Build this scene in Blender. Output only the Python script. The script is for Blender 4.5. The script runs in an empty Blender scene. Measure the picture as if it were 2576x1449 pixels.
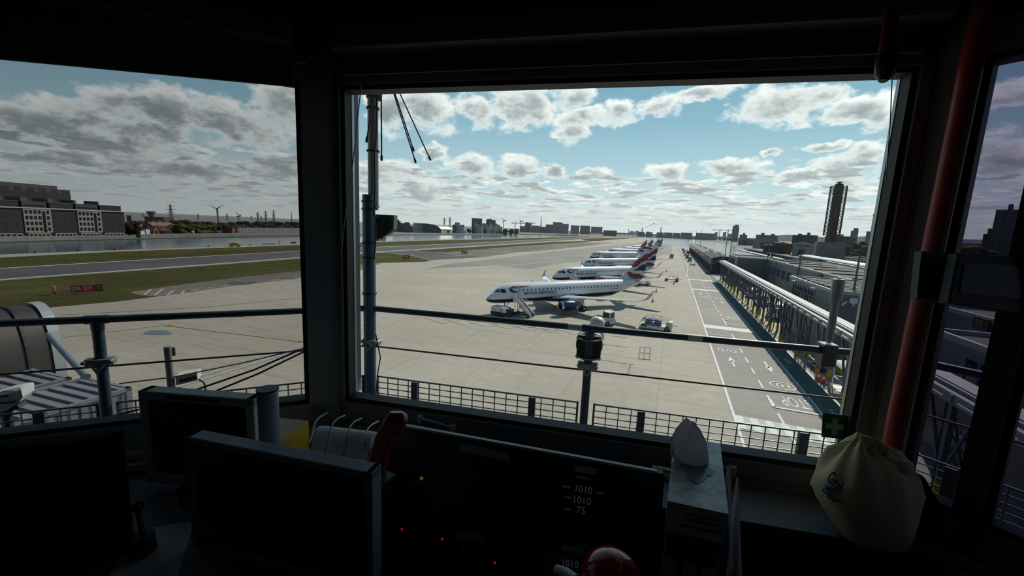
import bpy, bmesh, math, random
from mathutils import Vector as V, Matrix
R = math.radians
random.seed(7)
SC = bpy.context.scene
COL = SC.collection
# ------------------------------------------------------------------ camera
W, HH = 2576, 1449
FPX, PITCH, ROLL, EYE = 1020.0, 0.1474, 0.0442, 13.67
YAW = R(21.233)                     # heading, left of the apron road (+Y)
_F = V((-math.sin(YAW), math.cos(YAW), 0)); _R0 = V((math.cos(YAW), math.sin(YAW), 0)); _Z = V((0, 0, 1))
FW = _F * math.cos(PITCH) - _Z * math.sin(PITCH)
_U0 = _F * math.sin(PITCH) + _Z * math.cos(PITCH)
RT = _R0 * math.cos(ROLL) + _U0 * math.sin(ROLL)
UP = -_R0 * math.sin(ROLL) + _U0 * math.cos(ROLL)
CAM = V((0, 0, EYE))
cd = bpy.data.cameras.new('camera'); co = bpy.data.objects.new('camera', cd); COL.objects.link(co)
cd.sensor_width = 36; cd.sensor_fit = 'HORIZONTAL'; cd.lens = FPX * 36 / W; cd.clip_start = 0.02; cd.clip_end = 20000
m = Matrix((RT, UP, -FW)).transposed().to_4x4(); m.translation = CAM
co.matrix_world = m; SC.camera = co

def ray(x, y): return FW + RT * ((x - W / 2) / FPX) - UP * ((y - HH / 2) / FPX)
def G(x, y, z=0.0):                  # photo sighting -> point at height z
    d = ray(x, y); return CAM + d * ((z - EYE) / d.z)
def AT(x, y, dep): return CAM + ray(x, y) * dep          # depth along the view axis
def PL(x, y, p, n):                  # sighting -> point on a plane
    d = ray(x, y); n = V(n); return CAM + d * ((V(p) - CAM).dot(n) / d.dot(n))
def FAR(x, y, D):                    # sighting at horizontal distance D
    d = ray(x, y); return CAM + d * (D / math.hypot(d.x, d.y))
def XP(x, y, xx): return PL(x, y, (xx, 0, 0), (1, 0, 0))

# ------------------------------------------------------------------ materials
MATS = {}
def mat(name, col, rough=.6, metal=0.0, noise=None, bump=None, emit=None, spec=.5, coat=0.0):
    if name in MATS: return MATS[name]
    ma = bpy.data.materials.new(name); ma.use_nodes = True; nt = ma.node_tree
    b = nt.nodes['Principled BSDF']
    c = (*col, 1) if len(col) == 3 else col
    b.inputs['Base Color'].default_value = c
    b.inputs['Roughness'].default_value = rough; b.inputs['Metallic'].default_value = metal
    b.inputs['Specular IOR Level'].default_value = spec
    if coat: b.inputs['Coat Weight'].default_value = coat
    if noise or bump:
        tc = nt.nodes.new('ShaderNodeTexCoord')
    if noise:
        n = nt.nodes.new('ShaderNodeTexNoise'); n.inputs['Scale'].default_value = noise[0]; n.inputs['Detail'].default_value = 5
        nt.links.new(tc.outputs['Object'], n.inputs['Vector'])
        mx = nt.nodes.new('ShaderNodeMix'); mx.data_type = 'RGBA'
        k = noise[1]
        mx.inputs[6].default_value = (*[v * (1 - k) for v in c[:3]], 1); mx.inputs[7].default_value = (*[min(1, v * (1 + k)) for v in c[:3]], 1)
        nt.links.new(n.outputs['Fac'], mx.inputs[0]); nt.links.new(mx.outputs[2], b.inputs['Base Color'])
    if bump:
        n2 = nt.nodes.new('ShaderNodeTexNoise'); n2.inputs['Scale'].default_value = bump[0]; n2.inputs['Detail'].default_value = 4
        nt.links.new(tc.outputs['Object'], n2.inputs['Vector'])
        bp = nt.nodes.new('ShaderNodeBump'); bp.inputs['Strength'].default_value = bump[1]; bp.inputs['Distance'].default_value = bump[2] if len(bump) > 2 else .02
        nt.links.new(n2.outputs['Fac'], bp.inputs['Height']); nt.links.new(bp.outputs['Normal'], b.inputs['Normal'])
    if emit:
        b.inputs['Emission Color'].default_value = (*emit[0], 1); b.inputs['Emission Strength'].default_value = emit[1]
    MATS[name] = ma; return ma

def glassmat(name, tint, refl=1.0):
    ma = bpy.data.materials.new(name); ma.use_nodes = True; nt = ma.node_tree; nt.nodes.clear()
    o = nt.nodes.new('ShaderNodeOutputMaterial'); mx = nt.nodes.new('ShaderNodeMixShader')
    t = nt.nodes.new('ShaderNodeBsdfTransparent'); t.inputs[0].default_value = (*tint, 1)
    g = nt.nodes.new('ShaderNodeBsdfGlossy'); g.inputs[0].default_value = (1, 1, 1, 1); g.inputs['Roughness'].default_value = 0.0
    fr = nt.nodes.new('ShaderNodeFresnel'); fr.inputs[0].default_value = 1.45
    mm = nt.nodes.new('ShaderNodeMath'); mm.operation = 'MULTIPLY'; mm.inputs[1].default_value = refl
    nt.links.new(fr.outputs[0], mm.inputs[0]); nt.links.new(mm.outputs[0], mx.inputs[0])
    nt.links.new(t.outputs[0], mx.inputs[1]); nt.links.new(g.outputs[0], mx.inputs[2]); nt.links.new(mx.outputs[0], o.inputs[0])
    MATS[name] = ma; return ma

def thinmat(name, col, tr):           # thin sheet that lets light through
    ma = mat(name, col, .8); nt = ma.node_tree; b = nt.nodes['Principled BSDF']; o = nt.nodes['Material Output']
    t = nt.nodes.new('ShaderNodeBsdfTranslucent'); t.inputs[0].default_value = (*col, 1); mx = nt.nodes.new('ShaderNodeMixShader'); mx.inputs[0].default_value = tr
    nt.links.new(b.outputs[0], mx.inputs[1]); nt.links.new(t.outputs[0], mx.inputs[2]); nt.links.new(mx.outputs[0], o.inputs[0]); return ma

class NT:                            # small helper to write node trees
    def __init__(s, nt): s.nt = nt
    def n(s, t, **k):
        x = s.nt.nodes.new(t)
        for a, v in k.items(): setattr(x, a, v)
        return x
    def put(s, sock, v):
        if hasattr(v, 'links'): s.nt.links.new(v, sock)
        else: sock.default_value = v
    def math(s, op, a, b=None, c=None, clamp=False):
        x = s.n('ShaderNodeMath', operation=op); x.use_clamp = clamp
        s.put(x.inputs[0], a)
        if b is not None: s.put(x.inputs[1], b)
        if c is not None: s.put(x.inputs[2], c)
        return x.outputs[0]
    def vm(s, op, a, b=None, out=0):
        x = s.n('ShaderNodeVectorMath', operation=op); s.put(x.inputs[0], a)
        if b is not None: s.put(x.inputs[1], b)
        return x.outputs[out]
    def mix(s, f, a, b):
        x = s.n('ShaderNodeMix', data_type='RGBA'); s.put(x.inputs[0], f)
        s.put(x.inputs[6], (*a, 1) if isinstance(a, tuple) else a); s.put(x.inputs[7], (*b, 1) if isinstance(b, tuple) else b)
        return x.outputs[2]
    def ramp(s, f, lo, hi):          # smoothstep lo..hi
        x = s.n('ShaderNodeMapRange', interpolation_type='SMOOTHSTEP'); s.put(x.inputs[0], f); x.inputs[1].default_value = lo; x.inputs[2].default_value = hi
        return x.outputs[0]
    def noise(s, vec, scale, detail=5, rough=.55, out=0, dist=0.0):
        x = s.n('ShaderNodeTexNoise'); s.put(x.inputs['Vector'], vec); x.inputs['Scale'].default_value = scale
        x.inputs['Detail'].default_value = detail; x.inputs['Roughness'].default_value = rough; x.inputs['Distortion'].default_value = dist
        return x.outputs[out]
def shader(name):
    ma = bpy.data.materials.new(name); ma.use_nodes = True; MATS[name] = ma
    return ma, NT(ma.node_tree), ma.node_tree.nodes['Principled BSDF']

# ------------------------------------------------------------------ mesh builder
class MB:
    def __init__(s): s.v = []; s.f = []; s.mi = []; s.sm = []; s.cur = 0
    def mat(s, i): s.cur = i; return s
    def add(s, vs, fs, smooth=False):
        o = len(s.v); s.v += [V(p) for p in vs]
        for f in fs: s.f.append([o + i for i in f]); s.mi.append(s.cur); s.sm.append(smooth)
        return s
    def pts8(s, p):                  # bottom 4 (ccw), top 4
        return s.add(p, [(0, 3, 2, 1), (4, 5, 6, 7), (0, 1, 5, 4), (1, 2, 6, 5), (2, 3, 7, 6), (3, 0, 4, 7)])
    def box(s, c, size, rz=0.0, M=None):
        x, y, z = size[0] / 2, size[1] / 2, size[2] / 2
        p = [V(q) for q in ((-x, -y, -z), (x, -y, -z), (x, y, -z), (-x, y, -z), (-x, -y, z), (x, -y, z), (x, y, z), (-x, y, z))]
        T = M if M is not None else Matrix.Rotation(rz, 3, 'Z')
        return s.pts8([T @ q + V(c) for q in p])
    def bb(s, lo, hi):
        a, b, c = lo; d, e, f = hi
        return s.pts8([(a, b, c), (d, b, c), (d, e, c), (a, e, c), (a, b, f), (d, b, f), (d, e, f), (a, e, f)])
    def prism(s, poly, ext):         # planar polygon + extrusion vector
        n = len(poly); a = [V(p) for p in poly]; b = [p + V(ext) for p in a]
        return s.add(a + b, [list(range(n))[::-1], list(range(n, 2 * n))] + [(i, (i + 1) % n, n + (i + 1) % n, n + i) for i in range(n)])
    def quad(s, *p): return s.add(p, [tuple(range(len(p)))])
    def cyl(s, p0, p1, r0, r1=None, n=8, cap=True, smooth=True):
        r1 = r0 if r1 is None else r1; p0 = V(p0); p1 = V(p1); d = (p1 - p0)
        if d.length < 1e-9: return s
        d.normalize(); a = d.orthogonal().normalized(); b = d.cross(a)
        vs = []
        for p, r in ((p0, r0), (p1, r1)):
            for i in range(n):
                t = 2 * math.pi * i / n; vs.append(p + (a * math.cos(t) + b * math.sin(t)) * r)
        s.add(vs, [(i, (i + 1) % n, n + (i + 1) % n, n + i) for i in range(n)], smooth)
        if cap: s.add(vs[:n], [list(range(n))[::-1]]); s.add(vs[n:], [list(range(n))])
        return s
    def bar(s, p0, p1, w, h=None):   # square bar, h is vertical-ish
        h = w if h is None else h; p0 = V(p0); p1 = V(p1); d = (p1 - p0).normalized()
        u = _Z if abs(d.z) < .95 else V((0, 1, 0))
        a = d.cross(u).normalized(); b = a.cross(d)
        q = [a * -w / 2 - b * h / 2, a * w / 2 - b * h / 2, a * w / 2 + b * h / 2, a * -w / 2 + b * h / 2]
        vs = [p0 + x for x in q] + [p1 + x for x in q]
        return s.add(vs, [(0, 3, 2, 1), (4, 5, 6, 7), (0, 1, 5, 4), (1, 2, 6, 5), (2, 3, 7, 6), (3, 0, 4, 7)])
    def tube(s, pts, r, n=8, smooth=True):
        pts = [V(p) for p in pts]; rings = []; prev = None
        for i, p in enumerate(pts):
            d = (pts[min(i + 1, len(pts) - 1)] - pts[max(i - 1, 0)]).normalized()
            a = d.orthogonal().normalized() if prev is None else (prev - d * prev.dot(d)).normalized()
            prev = a; b = d.cross(a); rr = r[i] if isinstance(r, (list, tuple)) else r
            rings.append([p + (a * math.cos(2 * math.pi * k / n) + b * math.sin(2 * math.pi * k / n)) * rr for k in range(n)])
        return s.loft(rings, smooth=smooth)
    def loft(s, rings, cap=True, closed=True, smooth=True):
        n = len(rings[0]); vs = [p for r_ in rings for p in r_]; fs = []
        for i in range(len(rings) - 1):
            for k in range(n if closed else n - 1):
                j = (k + 1) % n; fs.append((i * n + k, i * n + j, (i + 1) * n + j, (i + 1) * n + k))
        s.add(vs, fs, smooth)
        if cap: s.add(rings[0], [list(range(n))[::-1]]); s.add(rings[-1], [list(range(n))])
        return s
    def lathe(s, prof, org, ax, n=16, smooth=True, cap=False):   # prof: (r, t) along ax
        ax = V(ax).normalized(); a = ax.orthogonal().normalized(); b = ax.cross(a); org = V(org)
        rings = [[org + ax * t + (a * math.cos(2 * math.pi * k / n) + b * math.sin(2 * math.pi * k / n)) * max(r, 1e-4) for k in range(n)] for r, t in prof]
        return s.loft(rings, cap=cap, smooth=smooth)
    def ball(s, c, r, n=12, sq=(1, 1, 1)):
        c = V(c); rings = []
        for i in range(n // 2 + 1):
            t = -math.pi / 2 + math.pi * i / (n // 2)
            rings.append([c + V((max(math.cos(t), 1e-3) * math.cos(2 * math.pi * k / n) * r * sq[0], max(math.cos(t), 1e-3) * math.sin(2 * math.pi * k / n) * r * sq[1], math.sin(t) * r * sq[2])) for k in range(n)])
        return s.loft(rings, cap=False)
    def build(s, name, mats, parent=None, org=None, bevel=0.0):
        """one mesh object; world coordinates. Top level: origin at base centre."""
        if not isinstance(mats, (list, tuple)): mats = [mats]
        if parent is not None: o = parent.matrix_basis.translation if parent.parent is None else V(parent['_o'])
        elif org is not None: o = V(org)
        else:
            xs = [p.x for p in s.v]; ys = [p.y for p in s.v]; zs = [p.z for p in s.v]
            o = V(((min(xs) + max(xs)) / 2, (min(ys) + max(ys)) / 2, min(zs)))
        me = bpy.data.meshes.new(name); me.from_pydata([p - o for p in s.v], [], s.f)
        for mm in mats: me.materials.append(mm)
        me.polygons.foreach_set('material_index', s.mi); me.polygons.foreach_set('use_smooth', s.sm); me.update()
        ob = bpy.data.objects.new(name, me); COL.objects.link(ob)
        if parent is not None: ob.parent = parent; ob['_o'] = tuple(o)
        else: ob.location = o
        if bevel:
            bv = ob.modifiers.new('bevel', 'BEVEL'); bv.width = bevel; bv.segments = 2; bv.limit_method = 'ANGLE'
        return ob

def tag(o, label=None, cat=None, group=None, kind=None):
    if label: o['label'] = label
    if cat: o['category'] = cat
    if group: o['group'] = group
    if kind: o['kind'] = kind
    return o
def thing(name, label, cat, loc=(0, 0, 0), rotz=0.0, group=None):
    o = bpy.data.objects.new(name, None); COL.objects.link(o); o.location = V(loc); o.rotation_euler = (0, 0, rotz); o.empty_display_size = .2
    return tag(o, label, cat, group)
def loc(name, mb, mats, parent, bevel=0.0):
    """part whose vertices are already in the parent's local frame"""
    o = mb.build(name, mats, org=(0, 0, 0), bevel=bevel); o.parent = parent; o['_o'] = (0, 0, 0); return o
def struct(name, mb, mats, label=None, cat=None): 
    o = mb.build(name, mats); o['kind'] = 'structure'
    tag(o, label, cat); return o
KIDS = {}
def copy_tree(o, label=None, loc_=None, rotz=None, group=None, skip=()):
    """copy a thing with its parts and their sub-parts"""
    c = o.copy(); COL.objects.link(c)
    if label: c['label'] = label
    if group: c['group'] = group
    if loc_ is not None: c.location = V(loc_)
    if rotz is not None: c.rotation_euler = (0, 0, rotz)
    kids = {}
    for x in list(bpy.data.objects):
        if x.parent is not None: kids.setdefault(x.parent.name, []).append(x)
    for ch in kids.get(o.name, []):
        if ch.get('solo') or ch.name.split('.')[0] in skip: continue
        d = ch.copy(); COL.objects.link(d); d.parent = c
        for g in kids.get(ch.name, []):
            e = g.copy(); COL.objects.link(e); e.parent = d
    return c
def text_mesh(txt, size, extrude=0.0, bold=0.0):
    """glyph outlines of a word as flat mesh data (x right, y up, origin at lower left)"""
    cu = bpy.data.curves.new('t', 'FONT'); cu.body = txt; cu.size = size; cu.resolution_u = 3; cu.extrude = extrude; cu.offset = bold
    ob = bpy.data.objects.new('t', cu); COL.objects.link(ob)
    bpy.context.view_layer.update()
    dg = bpy.context.evaluated_depsgraph_get(); me = bpy.data.meshes.new_from_object(ob.evaluated_get(dg))
    vs = [V(v.co) for v in me.vertices]; fs = [list(p.vertices) for p in me.polygons]
    bpy.data.objects.remove(ob); bpy.data.curves.remove(cu); bpy.data.meshes.remove(me)
    x0 = min(v.x for v in vs); y0 = min(v.y for v in vs); x1 = max(v.x for v in vs); y1 = max(v.y for v in vs)
    return [V((v.x - x0, v.y - y0, v.z)) for v in vs], fs, x1 - x0, y1 - y0
def add_text(mb, txt, org, xdir, ydir, width=None, height=None, off=0.0):
    vs, fs, w, h = text_mesh(txt, 1.0)
    sx = width / w if width else height / h; sy = height / h if height else sx
    xd = V(xdir).normalized(); yd = V(ydir).normalized(); n = xd.cross(yd)
    mb.add([V(org) + xd * (v.x * sx) + yd * (v.y * sy) + n * off for v in vs], fs); return mb
# ------------------------------------------------------------------ ground
def ground_mat(name, cols, joint=None, streak=True):
    ma, N, b = shader(name); tc = N.n('ShaderNodeTexCoord').outputs['Object']
    n1 = N.noise(tc, .035, 6, .6); n2 = N.noise(tc, .9, 6, .65)
    f = N.ramp(n1, .35, .7); c = N.mix(f, cols[0], cols[1])
    if streak:
        st = N.noise(N.vm('MULTIPLY', tc, (.06, 1.1, 1)), 1.0, 5, .6)
        c = N.mix(N.math('MULTIPLY', N.ramp(st, .5, .75), .55), c, cols[2])
        st2 = N.noise(N.vm('MULTIPLY', tc, (.9, .05, 1)), 1.0, 4, .6)
        c = N.mix(N.math('MULTIPLY', N.ramp(st2, .55, .8), .35), c, cols[2])
    sp = N.math('MULTIPLY', N.ramp(n2, .35, .7), .35); c = N.mix(sp, c, tuple(v * .78 for v in cols[0]))
    if joint:
        br = N.n('ShaderNodeTexBrick'); N.put(br.inputs['Vector'], tc); br.offset = 0
        br.inputs['Scale'].default_value = 1; br.inputs['Brick Width'].default_value = joint[0]; br.inputs['Row Height'].default_value = joint[1]
        br.inputs['Mortar Size'].default_value = .07; br.inputs['Mortar Smooth'].default_value = .4
        br.inputs['Color1'].default_value = (1, 1, 1, 1); br.inputs['Color2'].default_value = (.9, .9, .9, 1); br.inputs['Mortar'].default_value = (.62, .6, .58, 1)
        x = N.n('ShaderNodeMix', data_type='RGBA', blend_type='MULTIPLY'); x.inputs[0].default_value = .38; N.put(x.inputs[6], c); N.put(x.inputs[7], br.outputs[0]); c = x.outputs[2]
    N.put(b.inputs['Base Color'], c); b.inputs['Roughness'].default_value = .8; b.inputs['Specular IOR Level'].default_value = .25
    return ma
M_CONC = ground_mat('apron_concrete', ((.38, .342, .268), (.485, .44, .352), (.27, .245, .20)), (7.5, 6.0))
M_ROAD = ground_mat('road_concrete', ((.28, .26, .23), (.36, .34, .30), (.22, .21, .19)), None)
M_WORN = ground_mat('worn_tarmac', ((.12, .105, .085), (.24, .215, .18), (.07, .06, .05)), None)
M_RWY = ground_mat('runway_asphalt', ((.085, .084, .08), (.12, .118, .112), (.055, .054, .052)), None)
M_LAND = mat('quay_ground', (.16, .155, .14), .9, noise=(.02, .35))
def grass():
    ma, N, b = shader('airfield_grass'); tc = N.n('ShaderNodeTexCoord').outputs['Object']
    a = N.noise(tc, .05, 6, .65); b2 = N.noise(tc, 1.2, 5, .7)
    c = N.mix(N.ramp(a, .3, .7), (.036, .043, .012), (.075, .078, .022))
    c = N.mix(N.math('MULTIPLY', N.ramp(b2, .4, .72), .7), c, (.12, .095, .04))
    st = N.noise(N.vm('MULTIPLY', tc, (.5, .02, 1)), 1.0, 4, .6); c = N.mix(N.math('MULTIPLY', N.ramp(st, .52, .75), .75), c, (.16, .13, .055))
    N.put(b.inputs['Base Color'], c); b.inputs['Roughness'].default_value = 1; b.inputs['Specular IOR Level'].default_value = .05
    return ma
M_GRASS = grass()
def water():
    ma, N, b = shader('dock_water'); tc = N.n('ShaderNodeTexCoord').outputs['Object']
    b.inputs['Base Color'].default_value = (.07, .095, .11, 1); b.inputs['Roughness'].default_value = .15; b.inputs['IOR'].default_value = 1.33
    w = N.noise(N.vm('MULTIPLY', tc, (.5, .8, 1)), 1.0, 6, .65); w2 = N.noise(tc, .12, 3)
    bp = N.n('ShaderNodeBump'); bp.inputs['Strength'].default_value = .07; bp.inputs['Distance'].default_value = .2
    N.put(bp.inputs['Height'], N.math('ADD', w, w2)); N.put(b.inputs['Normal'], bp.outputs[0]); return ma
M_WATER = water()
M_WHITE = mat('marking_white', (.62, .62, .58), .7, noise=(2.0, .18))
M_FADED = mat('marking_faded', (.46, .45, .40), .8, noise=(2.0, .2))
M_YELL = mat('marking_yellow', (.5, .33, .06), .75, noise=(2.0, .2))
M_GREEN = mat('path_green', (.06, .12, .088), .8, noise=(.8, .3))
M_DARKP = mat('dark_patch', (.085, .08, .072), .85, noise=(.5, .35))
M_GREYP = mat('joint_seal_grey', (.2, .195, .18), .85, noise=(.7, .3))
M_PUDDLE = mat('puddle_water', (.1, .1, .1), .04, spec=1.0)

def sheet(name, px, z, m, label, cat, th=.05, wpts=None):
    P = [G(x, y, z) for x, y in px] if px else [V((x, y, z)) for x, y in wpts]
    mb = MB(); mb.prism([p - _Z * th for p in P], _Z * th)
    bm = bmesh.new(); me0 = bpy.data.meshes.new('t'); me0.from_pydata(mb.v, [], mb.f); bm.from_mesh(me0); bmesh.ops.triangulate(bm, faces=bm.faces); bmesh.ops.recalc_face_normals(bm, faces=bm.faces)
    vs = [v.co.copy() for v in bm.verts]; fs = [[v.index for v in f.verts] for f in bm.faces]; bm.free(); bpy.data.meshes.remove(me0)
    mb2 = MB(); mb2.add(vs, fs); ob = mb2.build(name, m, org=(0, 0, 0)); ob['kind'] = 'structure'; tag(ob, label, cat); return ob

sheet('ground', None, -.6, M_LAND, 'dark land surrounding the airfield and docks', 'ground', .4, [(-6000, -300), (6000, -300), (6000, 9000), (-6000, 9000)])
NEARW = [(-40, 641.5), (0, 640), (160, 634), (320, 628), (450, 623), (600, 618), (790, 612.5), (940, 607.5), (1040, 604), (1136, 602), (1280, 599), (1400, 595.8), (1455, 594.6)]
FARW = [(-40, 612), (0, 611), (160, 606.5), (315, 603), (450, 599.5), (600, 596.8), (780, 594.2), (968, 593), (1118, 591.6), (1308, 591.2), (1400, 592.2), (1455, 593.6)]
sheet('water', NEARW + FARW[::-1], -.3, M_WATER, 'grey blue dock water north of the runway', 'water')
sheet('water', None, -.3, M_WATER, 'glittering dock water beyond the far apron and the long pier', 'water', .05,
      [(-60, 760), (-60, 640), (-20, 535), (21.5, 535), (21.5, 160), (43, 158), (43, 20), (79.5, 20), (80, 420), (90, 590), (93, 710), (106, 990), (96, 1090), (135, 1570), (66, 1784), (8, 1634), (-120, 1560)])
APR = [(-60, 790), (-60, 640.5), (0, 640.2), (160, 634.3), (320, 628.3), (450, 623.3), (600, 618.3), (790, 612.8), (940, 607.8), (1040, 604.3), (1136, 602.3), (1280, 599.3), (1400, 596.1), (1455, 594.9), (1547, 597), (1637, 601.2)]
AP = [G(x, y, 0) for x, y in APR]
sheet('ground', None, 0, M_CONC, 'pale concrete aircraft apron with slab joints and tyre streaks', 'apron', .5,
      [(-140, -60)] + [(p.x, p.y) for p in AP[0:]] + [(-20, 640), (-14, 533), (22, 533), (22, 160), (44, 158), (44, -60)])
# grass strips, runway
sheet('grass', [(-40, 650), (0, 648), (300, 632.5), (450, 627), (560, 623.2), (790, 615), (940, 609), (1040, 606), (1136, 603.6), (1280, 600.6), (1400, 597), (1478, 594.8), (1482, 595.6), (1400, 600.5), (1280, 606), (1136, 613), (940, 621), (790, 629.3), (600, 639), (300, 656.5), (0, 674.5), (-40, 677)], .05, M_GRASS, 'green grass strip between runway and water edge', 'grass')
sheet('runway', [(-40, 677.5), (0, 675.5), (300, 657.5), (600, 640), (790, 630), (940, 622), (1136, 614), (1280, 607), (1400, 601.3), (1482, 596), (1530, 597.5), (1490, 599.5), (1400, 606), (1280, 613.5), (1190, 619), (1050, 627.5), (940, 634.5), (790, 645.5), (600, 660), (300, 682), (0, 704), (-40, 707)], .05, M_RWY, 'dark asphalt runway with white edge lines', 'runway')
def strip(px0, px1, w0, z, m, name, label, cat='road marking', n=1):
    a = G(*px0, z); b = G(*px1, z); d = (b - a).normalized(); s_ = V((-d.y, d.x, 0)) * w0 / 2
    mb = MB(); mb.prism([a - s_ - _Z * .03, b - s_ - _Z * .03, b + s_ - _Z * .03, a + s_ - _Z * .03], _Z * .03); return struct(name, mb, m, label, cat)
for pts, lb in (([(-40, 677.3), (300, 657.3), (600, 639.8), (790, 629.8), (940, 621.8), (1136, 613.8), (1280, 606.8), (1400, 601.2)], 'far white edge line of the runway'),
                ([(-40, 706.2), (0, 703.2), (300, 681.3), (600, 659.3), (790, 644.8), (940, 633.8), (1050, 626.9), (1190, 618.4), (1280, 613), (1400, 605.5)], 'near white edge line of the runway')):
    mb = MB()
    for p, q in zip(pts, pts[1:]):
        a = G(*p, .07); b = G(*q, .07); s_ = V((.45, 0, 0)); mb.prism([a - s_ - _Z * .01, a + s_ - _Z * .01, b + s_ - _Z * .01, b - s_ - _Z * .01], _Z * .02)
    struct('runway_edge_line', mb, M_WHITE, lb, 'road marking')
mb = MB()
for x0, y0, x1, y1 in ((20, 690, 130, 681.5), (330, 670, 420, 663.5), (470, 660, 575, 652.5), (700, 643, 788, 636.8), (940, 630, 1000, 626.2), (1055, 623.5, 1110, 620), (1160, 617.5, 1205, 614.8)):
    a = G(x0, y0, .07); b = G(x1, y1, .07); s_ = V((.16, 0, 0)); mb.prism([a - s_, a + s_, b + s_, b - s_], _Z * .02)
struct('runway_centre_line', mb, M_GREYP, 'broken white centre line along the runway', 'road marking')
sheet('grass', [(-40, 709), (0, 706), (300, 684), (600, 662), (790, 647.3), (940, 636.5), (985, 638), (1040, 644), (1084, 655), (1070, 658), (960, 661), (900, 666), (790, 676.5), (600, 697), (440, 717), (330, 735), (345, 742), (395, 745), (300, 757), (150, 770), (0, 786), (-60, 795)], .06, M_GRASS, 'broad dark grass area holding the red 09-27 sign', 'grass')
sheet('grass', [(1050, 629.5), (1190, 621), (1280, 615.5), (1400, 608), (1460, 606.5), (1500, 605.3), (1465, 609.5), (1400, 613.5), (1280, 621), (1190, 629), (1130, 634.5), (1090, 634)], .05, M_GRASS, 'narrow grass wedge between runway and taxiway', 'grass')
sheet('grass', [(1462, 602), (1510, 599), (1575, 598.3), (1590, 599.8), (1540, 602.5), (1505, 606.5), (1470, 605)], .05, M_GRASS, 'small far grass island at the runway end', 'grass')
sheet('worn_taxiway_patch', [(1100, 634.8), (1190, 629.5), (1280, 621.5), (1400, 614), (1465, 610), (1540, 610.5), (1470, 619), (1380, 629), (1300, 634.5), (1230, 645), (1180, 644), (1120, 639)], .035, M_WORN, 'brown worn tarmac beside the narrow grass wedge', 'taxiway')
sheet('worn_taxiway_patch', [(345, 742), (330, 735), (440, 717.5), (600, 697.5), (790, 677), (900, 666.5), (960, 662), (900, 682), (790, 696), (600, 717), (440, 740), (400, 745)], .03, M_WORN, 'grey worn tarmac band along the broad grass', 'taxiway')
sheet('worn_taxiway_patch', [(930, 637), (1040, 629), (1090, 634), (1150, 643), (1230, 646), (1085, 654), (1040, 643), (985, 637.5)], .03, M_RWY, 'dark taxiway throat joining runway and apron', 'taxiway')
sheet('apron_dark_bay', [(1075, 675), (1180, 658), (1290, 645), (1400, 632), (1500, 621.5), (1600, 612.5), (1636, 604), (1690, 618), (1690, 640), (1500, 652), (1400, 664), (1330, 677), (1250, 667), (1150, 660)], .02, ground_mat('apron_grey_concrete', ((.25, .245, .215), (.34, .325, .28), (.18, .175, .155)), (7.5, 6.0)), 'greyer concrete apron beyond the parked aircraft', 'apron')
for px, lb in (([(570, 712), (578, 709), (592, 708), (604, 709), (622, 707), (640, 708), (646, 711), (634, 714), (612, 716), (590, 717), (575, 715)], 'dark damp stain near the edge of the broad grass'),
               ([(698, 698.5), (708, 697), (722, 696.3), (738, 696.8), (744, 698.3), (734, 700.3), (716, 701), (703, 700.4)], 'small dark damp patch close to the window corner post')):
    sheet('ground_stain', px, .045, M_DARKP, lb, 'stain')
mb = MB()
_p = [G(397 + 33 * math.cos(t) * (1 + .2 * math.sin(3 * t)), 836 + 7.5 * math.sin(t) * (1 + .25 * math.cos(2 * t)), .03) for t in [2 * math.pi * i / 20 for i in range(20)]]
mb.prism([p - _Z * .02 for p in _p][::-1], _Z * .02)
tag(mb.build('puddle', M_PUDDLE), 'shallow oval puddle on the apron behind the left railing', 'puddle')
# ---- road markings
def mark(name, segs, w, m, label, z=.03):
    if name == 'stop_line': segs = [(a + V((0, 0, .016)), b + V((0, 0, .016))) for a, b in segs]
    mb = MB()
    for a, b in segs:
        a = G(*a, z) if len(a) == 2 else V(a); b = G(*b, z) if len(b) == 2 else V(b); d = (b - a).normalized(); s_ = V((-d.y, d.x, 0)) * w / 2
        mb.prism([a - s_, b - s_, b + s_, a + s_], _Z * .012)
    return struct(name, mb, m, label, 'road marking')
def wseg(x0, y0, x1, y1, z=.03): return (V((x0, y0, z)), V((x1, y1, z)))
mark('stand_line', [wseg(-36.3, -10, -36.3, 420), wseg(-35.4, -10, -35.4, 420)], .3, M_FADED, 'double white line running the length of the apron behind the aircraft')
mark('taxi_line', [((1040, 689), (1290, 668)), ((1290, 668), (1420, 655)), ((1060, 674), (1240, 646)), ((1240, 646), (1500, 622))], .5, M_FADED, 'faint pale taxi lines crossing the apron')
mark('road_edge_line', [wseg(5.65, 5, 5.65, 160), wseg(5.65, 160, 6.9, 185), wseg(6.9, 185, 7.0, 520)], .22, M_WHITE, 'solid white left edge line of the apron road')
mark('road_dash_line', [wseg(9.0, y, 9.0, y + 2.2) for y in range(18, 215, 4)], .18, M_WHITE, 'dashed white centre line of the apron road')
mark('far_road_line', [wseg(12.0, 215, 12.0, 520), wseg(9.4, 215, 9.4, 520)], .25, M_FADED, 'pale lines of the far apron road')
sheet('footpath', None, .025, M_GREEN, 'dark green pedestrian path beside the apron road', 'path', .02, [(12.45, 6), (14.35, 6), (14.35, 172), (12.45, 172)])
mark('path_edge_line', [wseg(12.4, 6, 12.4, 172), wseg(14.4, 6, 14.4, 172)], .16, M_WHITE, 'white edge lines of the green pedestrian path', .04)
sheet('road_surface', None, .012, M_ROAD, 'grey two lane apron road between the aircraft and the green path', 'road', .01, [(5.6, -5), (12.4, -5), (12.4, 520), (5.6, 520)])
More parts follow.
